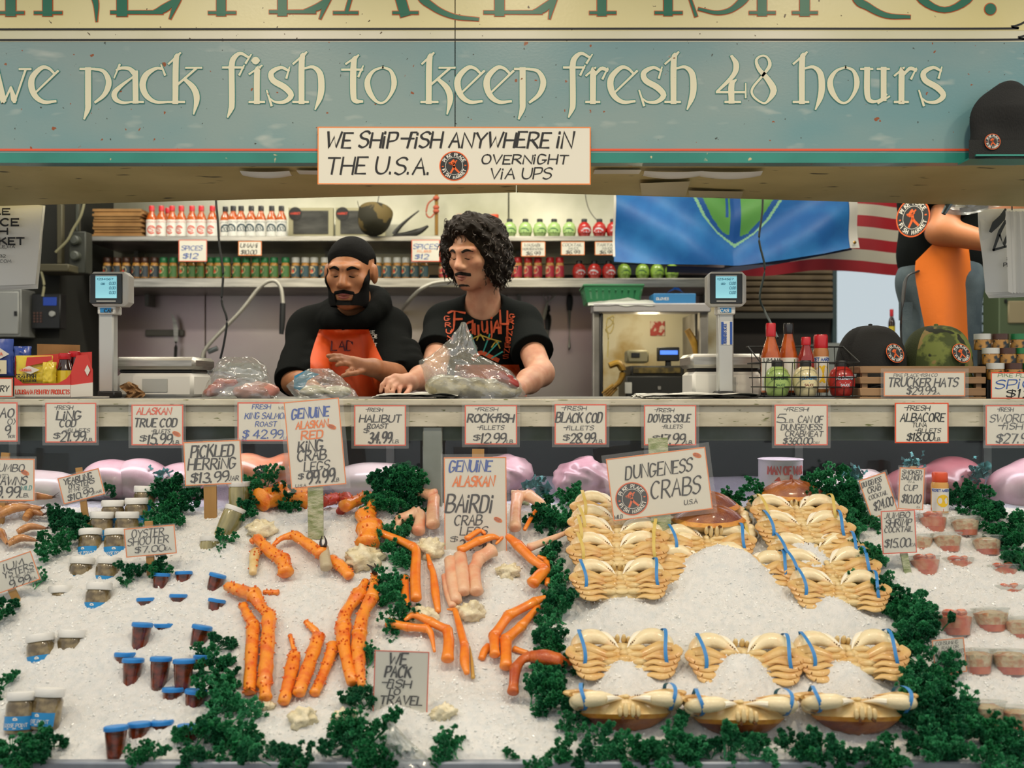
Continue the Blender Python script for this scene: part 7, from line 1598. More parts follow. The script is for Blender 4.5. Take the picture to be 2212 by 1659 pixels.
h = sbox('customer_display', 1421, 750, 1468, 780, 4.32, 4.36, black, t, .003); sbox('display_window', 1426, 757, 1464, 766, 4.316, 4.3195, mat('display_blue', '#4a78d8', .4, emit=1.2), h, .0005)
sbox('display_pole', 1438, 778, 1450, 792, 4.33, 4.35, black, t); sbox('printer', 1355, 756, 1402, 784, 4.32, 4.44, mat('printer_beige', '#8a8466', .5), t, .008); sbox('paper_slot', 1364, 762, 1382, 772, 4.315, 4.3195, black, t, .001); sbox('lock', 1421, 834, 1428, 842, 4.275, 4.2795, steel, t, .001); sbox('drawer_label', 1350, 826, 1365, 850, 4.275, 4.2795, wl, t, .001)
one('red_picture', MB().box((P(1405, 0, 4.61).x, 4.612, P(0, 725, 4.61).z), (P(1436, 0, 4.61).x, 4.618, P(0, 694, 4.61).z)), mat('pic_red', '#a03028', .6, var=('#c9b8a8', 30, .5, .55)), 'small red picture pinned inside the pay booth', 'picture', smooth=False)
one('twine_bundle', MB().tube(catmull([P(*q, 4.17) for q in ((1312, 690), (1325, 682), (1322, 700), (1308, 712), (1318, 720), (1326, 700), (1314, 686), (1310, 705), (1314, 730), (1312, 772))], 4), .003, 6), mat('twine', '#b5a468', .8), 'loop of pale twine hanging on the booth post', 'twine')
yg = mat('glove_yellow', '#a8822a', .6, var=('#7a5a1c', 12, .4, .6))
for nm, pts, lb in (('rubber_glove', [(1316, 790), (1335, 785), (1345, 800), (1340, 822), (1325, 838)], 'yellow rubber glove hanging at the booth post side'), ('rubber_glove', [(1484, 712), (1497, 735), (1502, 755), (1505, 800)], 'orange striped glove hanging inside the booth')):
    cp = catmull([P(*q, 4.18 if pts[0][0] < 1400 else 4.27) for q in pts], 4); t = thing(nm, tuple(cp[-1]), lb, 'glove'); MB().tube(cp, list(np.interp(np.linspace(0, 1, len(cp)), [0, .4, .7, 1], [.026, .032, .024, .016])), 10, flat=.5).build('cuff_and_palm', yg, t)
    e = Vector(cp[-1]); d_ = (Vector(cp[-1]) - Vector(cp[-3])).normalized(); s_ = d_.cross(Vector((0, 1, 0))).normalized()
    for k in (-1.2, -.4, .4, 1.2): MB().tube([e + s_ * k * .009 - d_ * .01, e + s_ * k * .012 + d_ * .03, e + s_ * k * .013 + d_ * .05], [.006, .0058, .004], 7).build('finger', yg, t)
# on the booth roof
t = thing('green_basket', tuple(P(1322, 654, 4.3)), 'dark green plastic basket with slots on the booth roof', 'basket')
gb = mat('basket_green', '#1d7044', .5, coat=.2); bz0 = P(0, 655, 4.25).z
def bwall(u, v, f): x0 = P(1262 + 6 * (1 - v), 0, 4.25).x; x1 = P(1386 - 6 * (1 - v), 0, 4.25).x; return x0, x1
A = [Vector((P(1268, 0, 4.22).x, 4.22, bz0)), Vector((P(1382, 0, 4.22).x, 4.22, bz0)), Vector((P(1382, 0, 4.22).x, 4.42, bz0)), Vector((P(1268, 0, 4.22).x, 4.42, bz0))]
ctr_ = sum(A, Vector()) / 4; B_ = [ctr_ + (a - ctr_) * 1.13 + Vector((0, 0, .072)) for a in A]
for k in range(4):
    a, b, c_, d_ = A[k], A[(k + 1) % 4], B_[(k + 1) % 4], B_[k]
    for j, (v0, v1) in enumerate(((0, .22), (.78, 1))): MB().add([a.lerp(d_, v0), b.lerp(c_, v0), b.lerp(c_, v1), a.lerp(d_, v1)], [(0, 1, 2, 3)]).build('band', gb, t, False)
    for j in range(9): u0 = j / 9; u1 = u0 + .075; MB().add([a.lerp(b, u0).lerp(d_.lerp(c_, u0), .22), a.lerp(b, u1).lerp(d_.lerp(c_, u1), .22), a.lerp(b, u1).lerp(d_.lerp(c_, u1), .78), a.lerp(b, u0).lerp(d_.lerp(c_, u0), .78)], [(0, 1, 2, 3)]).build('slat', gb, t, False)
MB().tube(B_, .006, 6, closed=True).build('rim', gb, t); MB().add(A, [(0, 1, 2, 3)]).build('bottom', gb, t, False)
t = thing('glove_box', tuple(P(1456, 656, 4.3)), 'blue cardboard box of disposable gloves on the booth roof', 'box'); sbox('carton', 1412, 634, 1503, 656, 4.2, 4.34, mat('carton_blue', '#2a7ab4', .5), t, .002)
m = MB().grid(lambda u, v: P(1440 + 38 * u, 634 - 13 * math.sin(math.pi * u) * (1 - .4 * v) * (1 + .3 * noise.noise(Vector((u * 5, v * 4, 0)))), 4.24 + .06 * v), 12, 6); m.build('glove_tuft', mat('nitrile', '#2f7fd0', .5), t)
m = MB(); write(m, Fr((0, 4.199, ZC)), 'GLOVES', (1418 - CX) * mp(4.2), (CY - 648) * mp(4.2), 26 * mp(4.2), 5 * mp(4.2), .002, 0, 0, 0, 0); m.build('lettering', MATS['print_white'], t, False)
one('cleaning_cloth', MB().grid(lambda u, v: P(1270 + 145 * u, 660 - 16 * v * (1 - abs(u - .6)) + 4 * noise.noise(Vector((u * 6, v * 4, 2))), 4.165 + .05 * v), 22, 6), mat('cloth_grey', '#a9aca2', .8), 'crumpled grey cleaning cloth lying along the booth roof edge', 'cloth')

# ------------------------------------------------------------------ hoses, cords, tools
def pipe(name, pts, r, m, label, cat, n=8, taper=None):
    cp = catmull([P(*q) for q in pts], 6); return one(name, MB().tube(cp, r, n), m, label, cat)
t = thing('spray_hose', tuple(P(440, 800, 4.7)), 'steel spray hose arching behind the bearded man with black grip', 'hose')
MB().tube(catmull([P(*q) for q in ((436, 800, 4.7), (438, 768, 4.7), (455, 740, 4.7), (520, 672, 4.7), (560, 622, 4.7), (588, 606, 4.7), (606, 620, 4.7), (612, 660, 4.7))], 6), .0095, 10).build('hose', mat('hose_steel', '#b3b0a4', .4, .5, bump=(300, .4)), t)
MB().tube([P(611, 655, 4.7), P(610, 690, 4.7), P(608, 722, 4.7)], [.013, .014, .011], 10).build('grip', black, t); MB().lathe([(.03, 0), (.03, .03), (.012, .035), (.012, .09), (0, .09)], 14, P(438, 800, 4.7) - Vector((0, 0, .03))).build('valve_body', mat('valve_steel', '#7d8486', .4, .5), t)
MB().tube([P(438, 800, 4.7), P(438, 800, 4.7) + Vector((0, .55, 0))], .012, 8).build('wall_pipe', MATS['valve_steel'], t); MB().tube([P(450, 760, 4.72), P(470, 752, 4.72)], .012, 8).build('valve_handle', mat('valve_steel', '#7d8486'), t)
pipe('spray_hose', [(866, 676, 5.24), (872, 664, 4.9), (905, 628, 4.75), (935, 612, 4.75), (985, 606, 4.75), (1020, 604, 4.75), (1040, 640, 4.75)], .0095, MATS['hose_steel'], 'second steel hose running along the shelf behind the curly-haired man', 'hose')
pipe('power_cord', [(460, -190, 3.6), (464, 250, 3.6), (466, 418, 3.6), (470, 470, 3.6), (474, 530, 3.6), (482, 590, 3.6), (479, 650, 3.6), (490, 690, 3.6), (484, 740, 3.6), (476, 775, 3.6)], .0042, black, 'black cord hanging down in front of the shelf cards', 'cord')
pipe('power_cord', [(1650, -60, 3.3), (1650, 200, 3.3), (1648, 418, 3.3), (1645, 470, 3.3), (1640, 520, 3.3), (1652, 580, 3.3), (1641, 640, 3.3), (1652, 672, 3.3), (1666, 700, 3.25), (1680, 730, 3.1)], .0036, mat('cord_green', '#1c2a28', .5), 'dark cord hanging in front of the blue flag', 'cord')
pipe('thin_wire', [(1262, 400, 4.9), (1268, 440, 4.9), (1280, 465, 4.9), (1300, 485, 4.9)], .002, black, 'thin dark wire running down the steel hood', 'wire')
rodm = mat('tool_steel', '#7a7a72', .35, .8)
for x, y0, ym, y1, lb, wh in ((1183, 660, 710, 815, 'long sharpening steel with black handle below the whisk', 0), (1230, 620, 668, 757, 'sharpening steel hanging beside the green basket', 0)):
    t = thing('sharpening_steel', tuple(P(x, y1, 5.2)), lb, 'kitchen tool'); MB().tube([P(x, ym, 5.2), P(x, y1 - 6, 5.2), P(x - 1, y1, 5.2)], [.009, .007, .002], 8).build('rod', rodm, t); MB().tube(catmull([P(x, ym + 3, 5.2), P(x + 1, ym - 18, 5.2), P(x + 1, y0, 5.2)], 3), [.012, .014, .016, .017, .015, .012, .010], 8).build('handle', black, t)
    MB().tube([P(x, y0, 5.2), P(x, y0 - 8, 5.235)], .003, 6).build('hook', rodm, t)
t = thing('wire_whisk', tuple(P(1180, 690, 5.15)), 'white wire whisk hanging from the lower shelf', 'whisk')
for k in range(4):
    a = k * math.pi / 4; m = MB(); m.tube(catmull([P(1184, 612, 5.15), P(1184 + 16 * math.cos(a), 628, 5.15 + .03 * math.sin(a)), P(1184 + 13 * math.cos(a), 642, 5.15 + .025 * math.sin(a)), P(1182, 656, 5.15)], 5), .0024, 6); m.build('loop', white_pl, t)
MB().tube([P(1182, 654, 5.15), P(1178, 672, 5.15), P(1174, 690, 5.15)], [.006, .009, .008], 8).build('handle', white_pl, t); MB().tube([P(1184, 612, 5.15), P(1184, 604, 5.13)], .003, 6).build('hook', rodm, t)
t = thing('magnetic_rack', tuple(P(354, 718, 5.24)), 'dark magnetic knife strip on the steel wall', 'rack'); sbox('strip', 313, 712, 396, 726, 5.225, 5.248, mat('strip_grey', '#55534c', .5), t)
t = thing('kitchen_knife', tuple(P(378, 775, 5.2)), 'knife with black handle held blade up on the dark strip', 'knife')
MB().prism([((x - CX) * mp(5.2), (CY - y) * mp(5.2)) for x, y in ((376, 740), (384, 740), (385, 710), (380, 690), (369, 676), (374, 700))], Fr((0, 5.2, ZC)), -.002, 0).build('blade', steel, t, False); MB().tube([P(380, 738, 5.2), P(380, 750, 5.2), P(379, 772, 5.2)], [.012, .014, .013], 8, flat=.6).build('handle', black, t)

# ------------------------------------------------------------------ dark corner with wall equipment
YD = 4.6
t = thing('control_panel', tuple(P(100, 728, YD)), 'black wall control panel with keypad and faint blue screen', 'control panel')
sbox('case', 68, 634, 130, 710, YD - .05, YD + .015, black, t); sbox('blue_screen', 93, 642, 122, 660, YD - .053, YD - .0505, mat('panel_blue', '#1c3f9a', .4, emit=.25), t, .001)
for i in range(3):
    for j in range(4): MB().box((P(84 + i * 7, 0, YD).x, YD - .055, P(0, 680 + j * 6, YD).z), (P(88 + i * 7, 0, YD).x, YD - .0505, P(0, 676 + j * 6, YD).z)).build('key', mat('key_brown', '#5a4038', .6), t, False)
MB().lathe([(.013, 0), (.013, .012), (0, .013)], 12, P(114, 678, YD - .05), M=Matrix.Rotation(math.pi / 2, 3, 'X')).build('dial', grey_pl, t)
t = thing('wall_cabinet', tuple(P(20, 728, YD)), 'pale grey metal wall cabinet under the hanging shop bags', 'cabinet'); sbox('case', -80, 624, 46, 728, YD - .12, YD + .015, mat('cab_grey', '#9a9c98', .5, .3, var=('#7f817d', 3, .3, .7)), t); sbox('door', -74, 630, 40, 722, YD - .128, YD - .1205, mat('cab_door', '#a3a5a1', .5, .3), t); sbox('latch', 30, 672, 36, 682, YD - .134, YD - .1285, black, t, .001)
t = thing('electrical_box', tuple(P(165, 560, YD)), 'dark grey electrical box with conduit on the dark wall', 'electrical box'); sbox('box', 148, 500, 185, 590, YD - .06, YD + .015, mat('elec', '#33362f', .6), t); sbox('conduit', 162, 380, 170, 500, YD - .03, YD - .005, mat('elec_pipe', '#45483f', .5, .3), t)
for k in range(2): MB().lathe([(.022, 0), (.022, .03), (.016, .036), (0, .037)], 14, P(166, 520 + k * 34, YD - .06), M=Matrix.Rotation(math.pi / 2, 3, 'X')).build('knob', mat('elec_knob', '#42463e', .5), t)
sb = thing('corner_shelf', tuple(P(95, 590, YD)), 'rough wooden shelf fixed in the dark corner', 'shelf'); sbox('board', 60, 570, 148, 586, YD - .16, YD + .015, mat('rough_wood', '#4a4632', .7), sb)
sbox('upright', 122, 440, 134, 570, YD - .05, YD - .02, mat('rough_wood', '#4a4632'), sb)
pipe('pale_cable', [(186, 420, 4.5), (175, 465, 4.5), (158, 495, 4.5), (145, 520, 4.5), (120, 545, 4.5)], .006, mat('cable_pale', '#8a8768', .6), 'pale loose cable hanging in the dark corner', 'cable'); pipe('pale_cable', [(80, 565, 4.45), (90, 590, 4.45), (95, 615, 4.45), (92, 640, 4.45)], .006, MATS['cable_pale'], 'pale cable bending down to the control panel', 'cable')
# things beyond the flags at the far end
t = thing('green_cupboard', tuple(P(2180, 800, 5.1)), 'green painted cupboard with beige panel beyond the hanging bags', 'cupboard'); sbox('frame', 2158, 600, 2330, 1100, 5.1, 5.28, mat('cup_green', '#5a6a4c', .6), t); sbox('panel', 2178, 650, 2320, 698, 5.09, 5.0995, mat('cup_beige', '#a89a78', .6), t); sbox('handle', 2172, 646, 2176, 654, 5.085, 5.0995, black, t, .001)
t = thing('bag_bundle', tuple(P(2080, 500, 4.02)), 'bundle of folded brown paper bags hung behind the raised arm', 'paper bags')
for k in range(5): MB().grid(lambda u, v, k=k: P(2052 + k * 9 + 44 * u, 458 + 42 * v + 3 * k * u, 4.02 + .012 * k + .01 * math.sin(u * 4 + k)), 6, 5).build('folded_bag', mat('kraft_paper', '#8a6842', .8), t)
MB().tube([P(2075, 460, 4.03), P(2075, -70, 4.03)], .002, 6).build('hook_wire', black, t)
counter_bottle(1926, 668, 742, 4.9, 14, 'tiny dark sauce bottle with red top on the far window ledge', mat('dark_sauce', '#2a1210'), capred, ypack, [], .2, .5, .6)
one('window_ledge', MB().box((1.5, 4.82, ZT - .03), (2.3, 5.26, ZT + max(0, P(1926, 742, 4.9).z - ZT) - .0005)), mat('ledge_grey', '#8f9490', .6), 'wide pale ledge below the bright window', 'ledge', smooth=False)


# ------------------------------------------------------------------ people behind the counter
class Head:
    """face axes: x to the viewer's right, y forward, z up; placed at C with yaw, pitch, roll"""
    def __init__(s, C, yaw=0, pitch=0, roll=0, sc=1.0, nose=1.0, jaw=1.0):
        s.C = Vector(C); s.M = (Matrix.Rotation(yaw, 3, 'Z') @ Matrix.Rotation(pitch, 3, 'X') @ Matrix.Rotation(roll, 3, 'Y')) @ Matrix.Diagonal((1, -1, 1)); s.sc = sc; s.nose = nose; s.jaw = jaw
    def w(s, x, y, z): return s.C + s.M @ (Vector((x, y, z)) * s.sc)
    def ell(s, f, c, r, k, op='+'): f.ell(s.w(*c), [q * s.sc for q in r], s.M, k, op)
    def cone(s, f, a, b, ra, rb, k, op='+'): f.cone(s.w(*a), s.w(*b), ra * s.sc, rb * s.sc, k, op)
    def add(s, f):
        j = s.jaw; n = s.nose
        s.ell(f, (0, -.02, .033), (.075, .096, .080), .02); s.ell(f, (0, .018, -.025), (.065, .076, .085), .03); s.ell(f, (0, .034, -.075), (.053 * j, .056, .04), .03); s.ell(f, (0, .066, -.1), (.024 * j, .02, .017), .025)
        for q in (-1, 1):
            s.ell(f, (q * .044, .056, -.022), (.024, .022, .02), .02); s.cone(f, (0, .088, .022), (q * .045, .074, .024), .010, .010, .016)
            s.ell(f, (q * .031, .1, .003), (.019, .016, .012), .012, '-'); s.ell(f, (q * .031, .0725, .001), (.0155, .0145, .0125), .005)
            s.ell(f, (q * .081, -.010, -.006), (.012, .021, .034), .010); s.ell(f, (q * .013 * n, .094, -.036), (.0085 * n, .010, .0075), .008)
        s.cone(f, (0, .085, .014), (0, .110 + .004 * (n - 1), -.030), .0085 * n, .0125 * n, .014)
        s.cone(f, (-.020, .083, -.0655), (0, .0925, -.0635), .005, .0062, .008); s.cone(f, (.020, .083, -.0655), (0, .0925, -.0635), .005, .0062, .008); s.cone(f, (-.014, .086, -.0755), (.014, .086, -.0755), .0068, .0068, .009)
        s.ell(f, (0, .098, -.0695), (.022, .008, .0014), .004, '-')
        return s
    def grid(s, h=.003, e=.03):
        lo = [c - .15 - e for c in s.C]; hi = [c + .15 + e for c in s.C]; return SDF(span(lo[0], hi[0], h), span(lo[1], hi[1], h), span(lo[2], hi[2], h))
    def local(s, f):
        X, Y, Z = f.coords(); q = np.stack((X - s.C.x, Y - s.C.y, Z - s.C.z), -1) @ np.array(s.M, np.float32) / s.sc; return q[..., 0], q[..., 1], q[..., 2]
    def surf(s, f, x, z, lift=0.0, y0=.15):
        y = y0
        while y > -.02:
            if f.sample(s.w(x, y, z)) < lift: break
            y -= .0012
        return s.w(x, y, z)
    def strip(s, f, pts, rs, name, m, parent, flat=1.0, lift=0.0, n=8):
        q = [s.surf(f, x, z, lift) for x, z in pts]; q = catmull(q, 4) if len(q) > 2 else q; r = list(np.interp(np.linspace(0, 1, len(q)), np.linspace(0, 1, len(rs)), rs)); return MB().tube(q, r, n, 0, s.M @ Vector((0, 1, 0)), flat).build(name, m, parent)

def face_parts(H, hf, root, brow, lip, skin_lid, lash=True, th=1.0):
    for q in (-1, 1):
        H.strip(hf, [(q * .013, .017), (q * .03, .0235), (q * .050, .017)], [.0036 * th, .0042 * th, .0016], 'eyebrow', brow, root, .6, .0005)
        if lash: H.strip(hf, [(q * .0175, -.0045), (q * .031, -.0085), (q * .0455, -.0035)], [.0014, .0024, .0012], 'eyelashes', brow, root, .8, .0004)
    H.strip(hf, [(-.021, -.0672), (-.008, -.0638), (0, -.0650), (.008, -.0638), (.021, -.0672)], [.0018, .0042, .0042, .0042, .0018], 'upper_lip', lip, root, .55, .0002)
    H.strip(hf, [(-.018, -.0725), (0, -.0758), (.018, -.0725)], [.002, .0058, .002], 'lower_lip', lip, root, .55, .0002)

def beard_of(H, root, m, off, cheek, chin, mous=True, chin_only=False, hi=1.0):
    hf = H.grid(.0025, -.03); H.add(hf); x, y, z = H.local(hf); ax = np.abs(x)
    if chin_only: up = np.interp(ax, [0, .02, .03, .035], [-.092, -.094, -.12, -.2])
    else: up = np.interp(ax, [0, .026, .031, .045, .058, .066, .072, .08], [-.084, -.084, -.064, -.060, cheek, -.008, .03, .03])
    o = off + chin * np.exp(-((z + .115) / .03) ** 2) * (y > 0)
    o = o * np.clip((up - z) / .014, .12, 1)
    d = np.maximum(np.maximum(hf.d - o, (z - up) * .8), -(y - .022 - .22 * z)); d = np.maximum(d, -(z + .15))
    if mous:
        mz = -.0545 - ax * .22; dm = np.maximum(np.maximum(hf.d - off * .9, np.abs(z - mz) - .0058 * hi), np.maximum(ax - .034, -(y - .06))); d = np.minimum(d, dm)
    hf.d = d.astype(np.float32); return hf.mesh('beard', m, root)

def limb_hand(f, wrist, knuck, palm_r, fingers, rw=.025):
    """palm from wrist to knuckles, then each finger a chain of (px,py,Y) from its knuckle; thumb included"""
    for kx in knuck: f.cone(wrist, kx, rw * .8, palm_r, .018)
    for pts, r0 in fingers: f.chain([P(*p) for p in pts], list(np.linspace(r0 * .88, r0 * .66, len(pts))), .004)

def mm_grid(x0, x1, y0, y1, ztop, zfine, h=.004):
    return SDF(span(x0, x1, h), span(y0, y1, h), np.concatenate((np.arange(.10, zfine, .025), span(zfine, ztop, h))))

skinA = mat('skin_tan', '#a8714c', .5, var=('#96603e', 30, .4, .7), sss=.12); skinB = mat('skin_fair', '#c9977a', .5, var=('#bb8066', 30, .4, .7), sss=.12)
hairA = mat('hair_black', '#0b0b0b', .85, bump=(500, .8), spec=.12); hairB = mat('hair_brown', '#17110c', .7, bump=(220, .8), spec=.2); lipA = mat('lip_a', '#9a5148', .45); lipB = mat('lip_b', '#a86a5c', .45)
hoodm = mat('hoodie_black', '#0e100f', .95, bump=(240, .25), spec=.1); teem = mat('tee_black', '#0e1211', .92, bump=(200, .2), spec=.12); apr = mat('apron_orange', '#d9541c', .55, bump=(90, .15)); trous = mat('trouser_dark', '#1d1f24', .85); boot = mat('boot_black', '#151515', .6); jean = mat('jeans', '#5b6a70', .8, var=('#3f4e56', 10, .35, .65), bump=(300, .3))

def legs_of(root, x, y, zh, zf, m, spread=.10, r=.085):
    s = SDF(span(x - .3, x + .3, .012), span(y - .28, y + .28, .012), span(zf - .02, zh + .22, .012))
    s.ell((x, y, zh + .02), (.17, .13, .14), k=.04)
    for q in (-1, 1): s.cone((x + q * spread * .8, y, zh - .04), (x + q * spread, y, zf + .48), r, r * .72, .04); s.cone((x + q * spread, y, zf + .48), (x + q * spread, y + .01, zf + .07), r * .72, r * .58, .02)
    s.mesh('trousers', m, root)
    for q in (-1, 1): b = MB(); b.ball((x + q * spread, y - .05, zf + .045), (.048, .125, .045), 14, 8); b.tube([(x + q * spread, y + .01, zf + .03), (x + q * spread, y + .01, zf + .16)], .056, 12); b.build('boot', boot, root)

def drape(f, rows, y0, y1, lift, n=26, m=16, wav=0.0):
    ys = [r[0] for r in rows]
    def fn(u, v):
        py = ys[0] + (ys[-1] - ys[0]) * v; a, b = (np.interp(py, ys, [r[i] for r in rows]) for i in (1, 2)); p = f.hit(a + (b - a) * u, py, y0, y1, lift); p.y -= wav * (1 + math.sin(u * 21 + v * 2)); return p
    return MB().grid(fn, n, m)

# ---- bearded man in a black hooded sweatshirt
root = thing('person', (P(752, 0, 3.5).x, 3.5, .12), 'bearded man in black hoodie and orange apron looking down at a bag', 'person')
H = Head(P(757, 588, 3.375), -.10, .20, .03, 1.0, 1.12, 1.05)
G = mm_grid(P(575, 0, 3.4).x, P(920, 0, 3.4).x, 2.96, 3.74, P(0, 505, 3.4).z, 1.28)
G.cone(H.w(0, -.035, -.09), P(757, 690, 3.50), .058, .066, .03); H.add(G)
G.ell(P(752, 745, 3.53), (.155, .10, .15), k=.05); G.ell(P(752, 860, 3.53), (.145, .105, .2), k=.05); G.ell((P(752, 0, 3.5).x, 3.53, 1.05), (.15, .11, .16), k=.05)
SL, EL, WL = P(672, 716, 3.50), P(640, 824, 3.30), P(686, 850, 3.06); SR, ER, WR = P(836, 714, 3.50), P(862, 815, 3.29), P(806, 794, 3.13)
for a, b, c in ((SL, EL, WL), (SR, ER, WR)): G.cone(a, b, .055, .046, .03); G.cone(b, c, .046, .027, .02)
limb_hand(G, WR, [P(762, 778, 3.085), P(764, 790, 3.09), P(770, 797, 3.095)], .0135, [([(762, 776, 3.085), (735, 769, 3.06), (722, 768, 3.05), (708, 769, 3.045)], .0098), ([(760, 781, 3.08), (738, 776, 3.055), (724, 776, 3.045), (714, 778, 3.04)], .0098), ([(762, 789, 3.08), (745, 785, 3.055), (734, 786, 3.045), (727, 789, 3.04)], .0094), ([(770, 797, 3.09), (757, 798, 3.065), (749, 802, 3.055)], .0088), ([(788, 800, 3.10), (768, 806, 3.06), (752, 808, 3.045), (740, 812, 3.04)], .0105)])
limb_hand(G, WL, [P(708, 850, 3.02), P(708, 857, 3.03)], .0135, [([(708, 848, 3.02), (722, 848, 2.99), (732, 852, 2.975)], .0095), ([(710, 851, 3.02), (725, 852, 2.985), (735, 856, 2.97)], .0095), ([(710, 855, 3.02), (724, 856, 2.99), (733, 858, 2.98)], .0095), ([(708, 858, 3.03), (719, 859, 3.0)], .0085), ([(694, 846, 3.04), (704, 838, 3.0), (714, 836, 2.985)], .0105)])
G.chain([(P(752, 0, 3.5).x - .09, 3.53, 1.0), (P(752, 0, 3.5).x - .10, 3.53, .22)], [.07, .04], .03); G.chain([(P(752, 0, 3.5).x + .09, 3.53, 1.0), (P(752, 0, 3.5).x + .10, 3.53, .22)], [.07, .04], .03)
G.mesh('body', skinA, root)
hf = H.grid(.003); H.add(hf); face_parts(H, hf, root, hairA, lipA, skinA, th=1.25)
beard_of(H, root, hairA, .0042, -.036, .012)
hr = H.grid(.003); H.add(hr); x, y, z = H.local(hr)
hl = np.interp(y, [-.13, -.065, -.04, .0, .03, .05, .07, .1], [-.07, -.06, .03, .034, .026, .036, .056, .064]); hr.d = np.maximum(hr.d - .0006 - .0065 * np.clip((z - hl) / .03, 0, 1), np.maximum((hl - z) * .8, np.where(np.abs(x) > .070, (.045 - z) * (y > -.045) - .02 * (y <= -.045), -1))).astype(np.float32); hr.mesh('hair', hairA, root)
T1 = mm_grid(P(565, 0, 3.4).x, P(930, 0, 3.4).x, 3.10, 3.78, P(0, 600, 3.45).z, 1.22)
T1.ell(P(752, 750, 3.53), (.185, .135, .17), k=.06); T1.ell(P(752, 850, 3.53), (.18, .14, .20), k=.06); T1.cone(SL, SR, .068, .068, .05); T1.cone(P(757, 690, 3.5), SL, .072, .066, .05); T1.cone(P(757, 690, 3.5), SR, .072, .066, .05)
for a, b, cutp in ((SL, EL + (EL - SL) * .02, EL), (SR, ER, ER)):
    ax_ = (b - a).normalized(); T1.cone(a, b + ax_ * .05, .074, .070, .04, cuts=[(b + ax_ * .004, ax_)])
    for k_ in range(3): T1.cone(b - ax_ * (.03 + .045 * k_) + Vector((-.03, 0, 0)), b - ax_ * (.03 + .045 * k_) + Vector((.05, -.02, .015)), .046, .046, .012)
ring = []
for a in np.linspace(0, 2 * math.pi, 17): ring.append(P(768, 664, 3.45) + Vector((.090 * math.cos(a), .085 * math.sin(a), .05 * math.sin(a) - .004 + .02 * math.cos(a))))
T1.chain(ring, [.029] * 17, .025); T1.ell(P(790, 655, 3.57), (.085, .05, .055), k=.04); T1.ell(P(757, 655, 3.37), (.05, .06, .045), k=.02, op='-')
T1.mesh('hoodie', hoodm, root)
arows = [(712, 690, 797), (740, 680, 808), (770, 671, 822), (800, 671, 838), (830, 672, 850), (864, 676, 866)]
ap = drape(T1, arows, 3.1, 3.6, .007, 30, 20, .0018).build('apron', apr, root, angle=None)
drape(T1, [(712, 690, 797), (721, 686, 800)], 3.1, 3.6, .0095, 24, 2).build('apron_hem', apr, ap, angle=None)
m = MB(); write(m, None, 'LAD', 716, -757, 46, 20, 3.0, .05, 0, 0, .3, fn=lambda u, v: T1.hit(u, -v, 3.1, 3.6, .0125)); m.build('apron_lettering', mat('apron_ink', '#4a2432', .7), ap, False)
m = MB()
for tx, yy, a, w_ in (('PIKE', 719, 786, 23), ('PLACE', 728, 786, 28), ('FISH', 737, 782, 25), ('MARKET', 746, 778, 36)): write(m, None, tx, a, -yy - 2, w_, 6.5, 1.6, 0, 0, 0, 0, fn=lambda u, v: T1.hit(u, -v, 3.1, 3.6, .003), nib=.1)
m.build('chest_lettering', MATS['print_white'], root, False)
legs_of(root, P(752, 0, 3.5).x, 3.53, 1.0, .12, trous)

# ---- curly-haired man in a black printed T-shirt
root = thing('person', (P(1042, 0, 3.52).x, 3.52, .12), 'curly-haired man with moustache in black printed T-shirt looking down', 'person')
H = Head(P(1026, 548, 3.42), -.58, .24, .06, .98, 1.05, .92)
G = mm_grid(P(800, 0, 3.1).x, P(1215, 0, 3.4).x, 2.96, 3.74, P(0, 455, 3.4).z, 1.28)
G.cone(H.w(0, -.04, -.085), P(1044, 665, 3.54), .052, .060, .03); G.cone(P(1030, 610, 3.47), P(1040, 660, 3.49), .03, .03, .03); H.add(G)
G.ell(P(1042, 735, 3.56), (.14, .09, .15), k=.05); G.ell(P(1042, 860, 3.56), (.125, .095, .2), k=.05); G.ell((P(1042, 0, 3.5).x, 3.56, 1.05), (.14, .1, .16), k=.05)
SL, EL, WL = P(962, 700, 3.54), P(934, 808, 3.30), P(884, 826, 3.07); SR, ER, WR = P(1126, 700, 3.54), P(1168, 806, 3.31), P(1116, 842, 3.08)
for a, b, c in ((SL, EL, WL), (SR, ER, WR)): G.cone(a, b, .048, .042, .03); G.cone(b, (b + c) / 2, .044, .038, .02); G.cone((b + c) / 2, c, .038, .026, .02)
limb_hand(G, WL, [P(855, 816, 3.03), P(860, 825, 3.028), P(868, 832, 3.035)], .0135, [([(852, 813, 3.03), (836, 820, 3.005), (826, 832, 2.995), (822, 846, 2.99)], .0098), ([(855, 820, 3.022), (842, 829, 2.998), (836, 841, 2.988), (835, 853, 2.983)], .0098), ([(860, 827, 3.02), (851, 837, 2.996), (848, 847, 2.986), (849, 856, 2.982)], .0094), ([(868, 832, 3.028), (863, 842, 3.003), (862, 853, 2.993)], .0088), ([(886, 832, 3.06), (884, 842, 3.02), (879, 849, 3.0), (874, 853, 2.99)], .0105)])
limb_hand(G, WR, [P(1096, 846, 3.03), P(1098, 853, 3.04)], .0135, [([(1096, 844, 3.03), (1084, 846, 3.0), (1076, 852, 2.99)], .0095), ([(1095, 848, 3.03), (1082, 850, 3.0), (1074, 855, 2.99)], .0095), ([(1096, 852, 3.035), (1085, 854, 3.01), (1078, 857, 3.0)], .0092), ([(1099, 855, 3.04), (1090, 858, 3.02)], .0086), ([(1106, 838, 3.06), (1096, 834, 3.02), (1088, 836, 3.0)], .0105)])
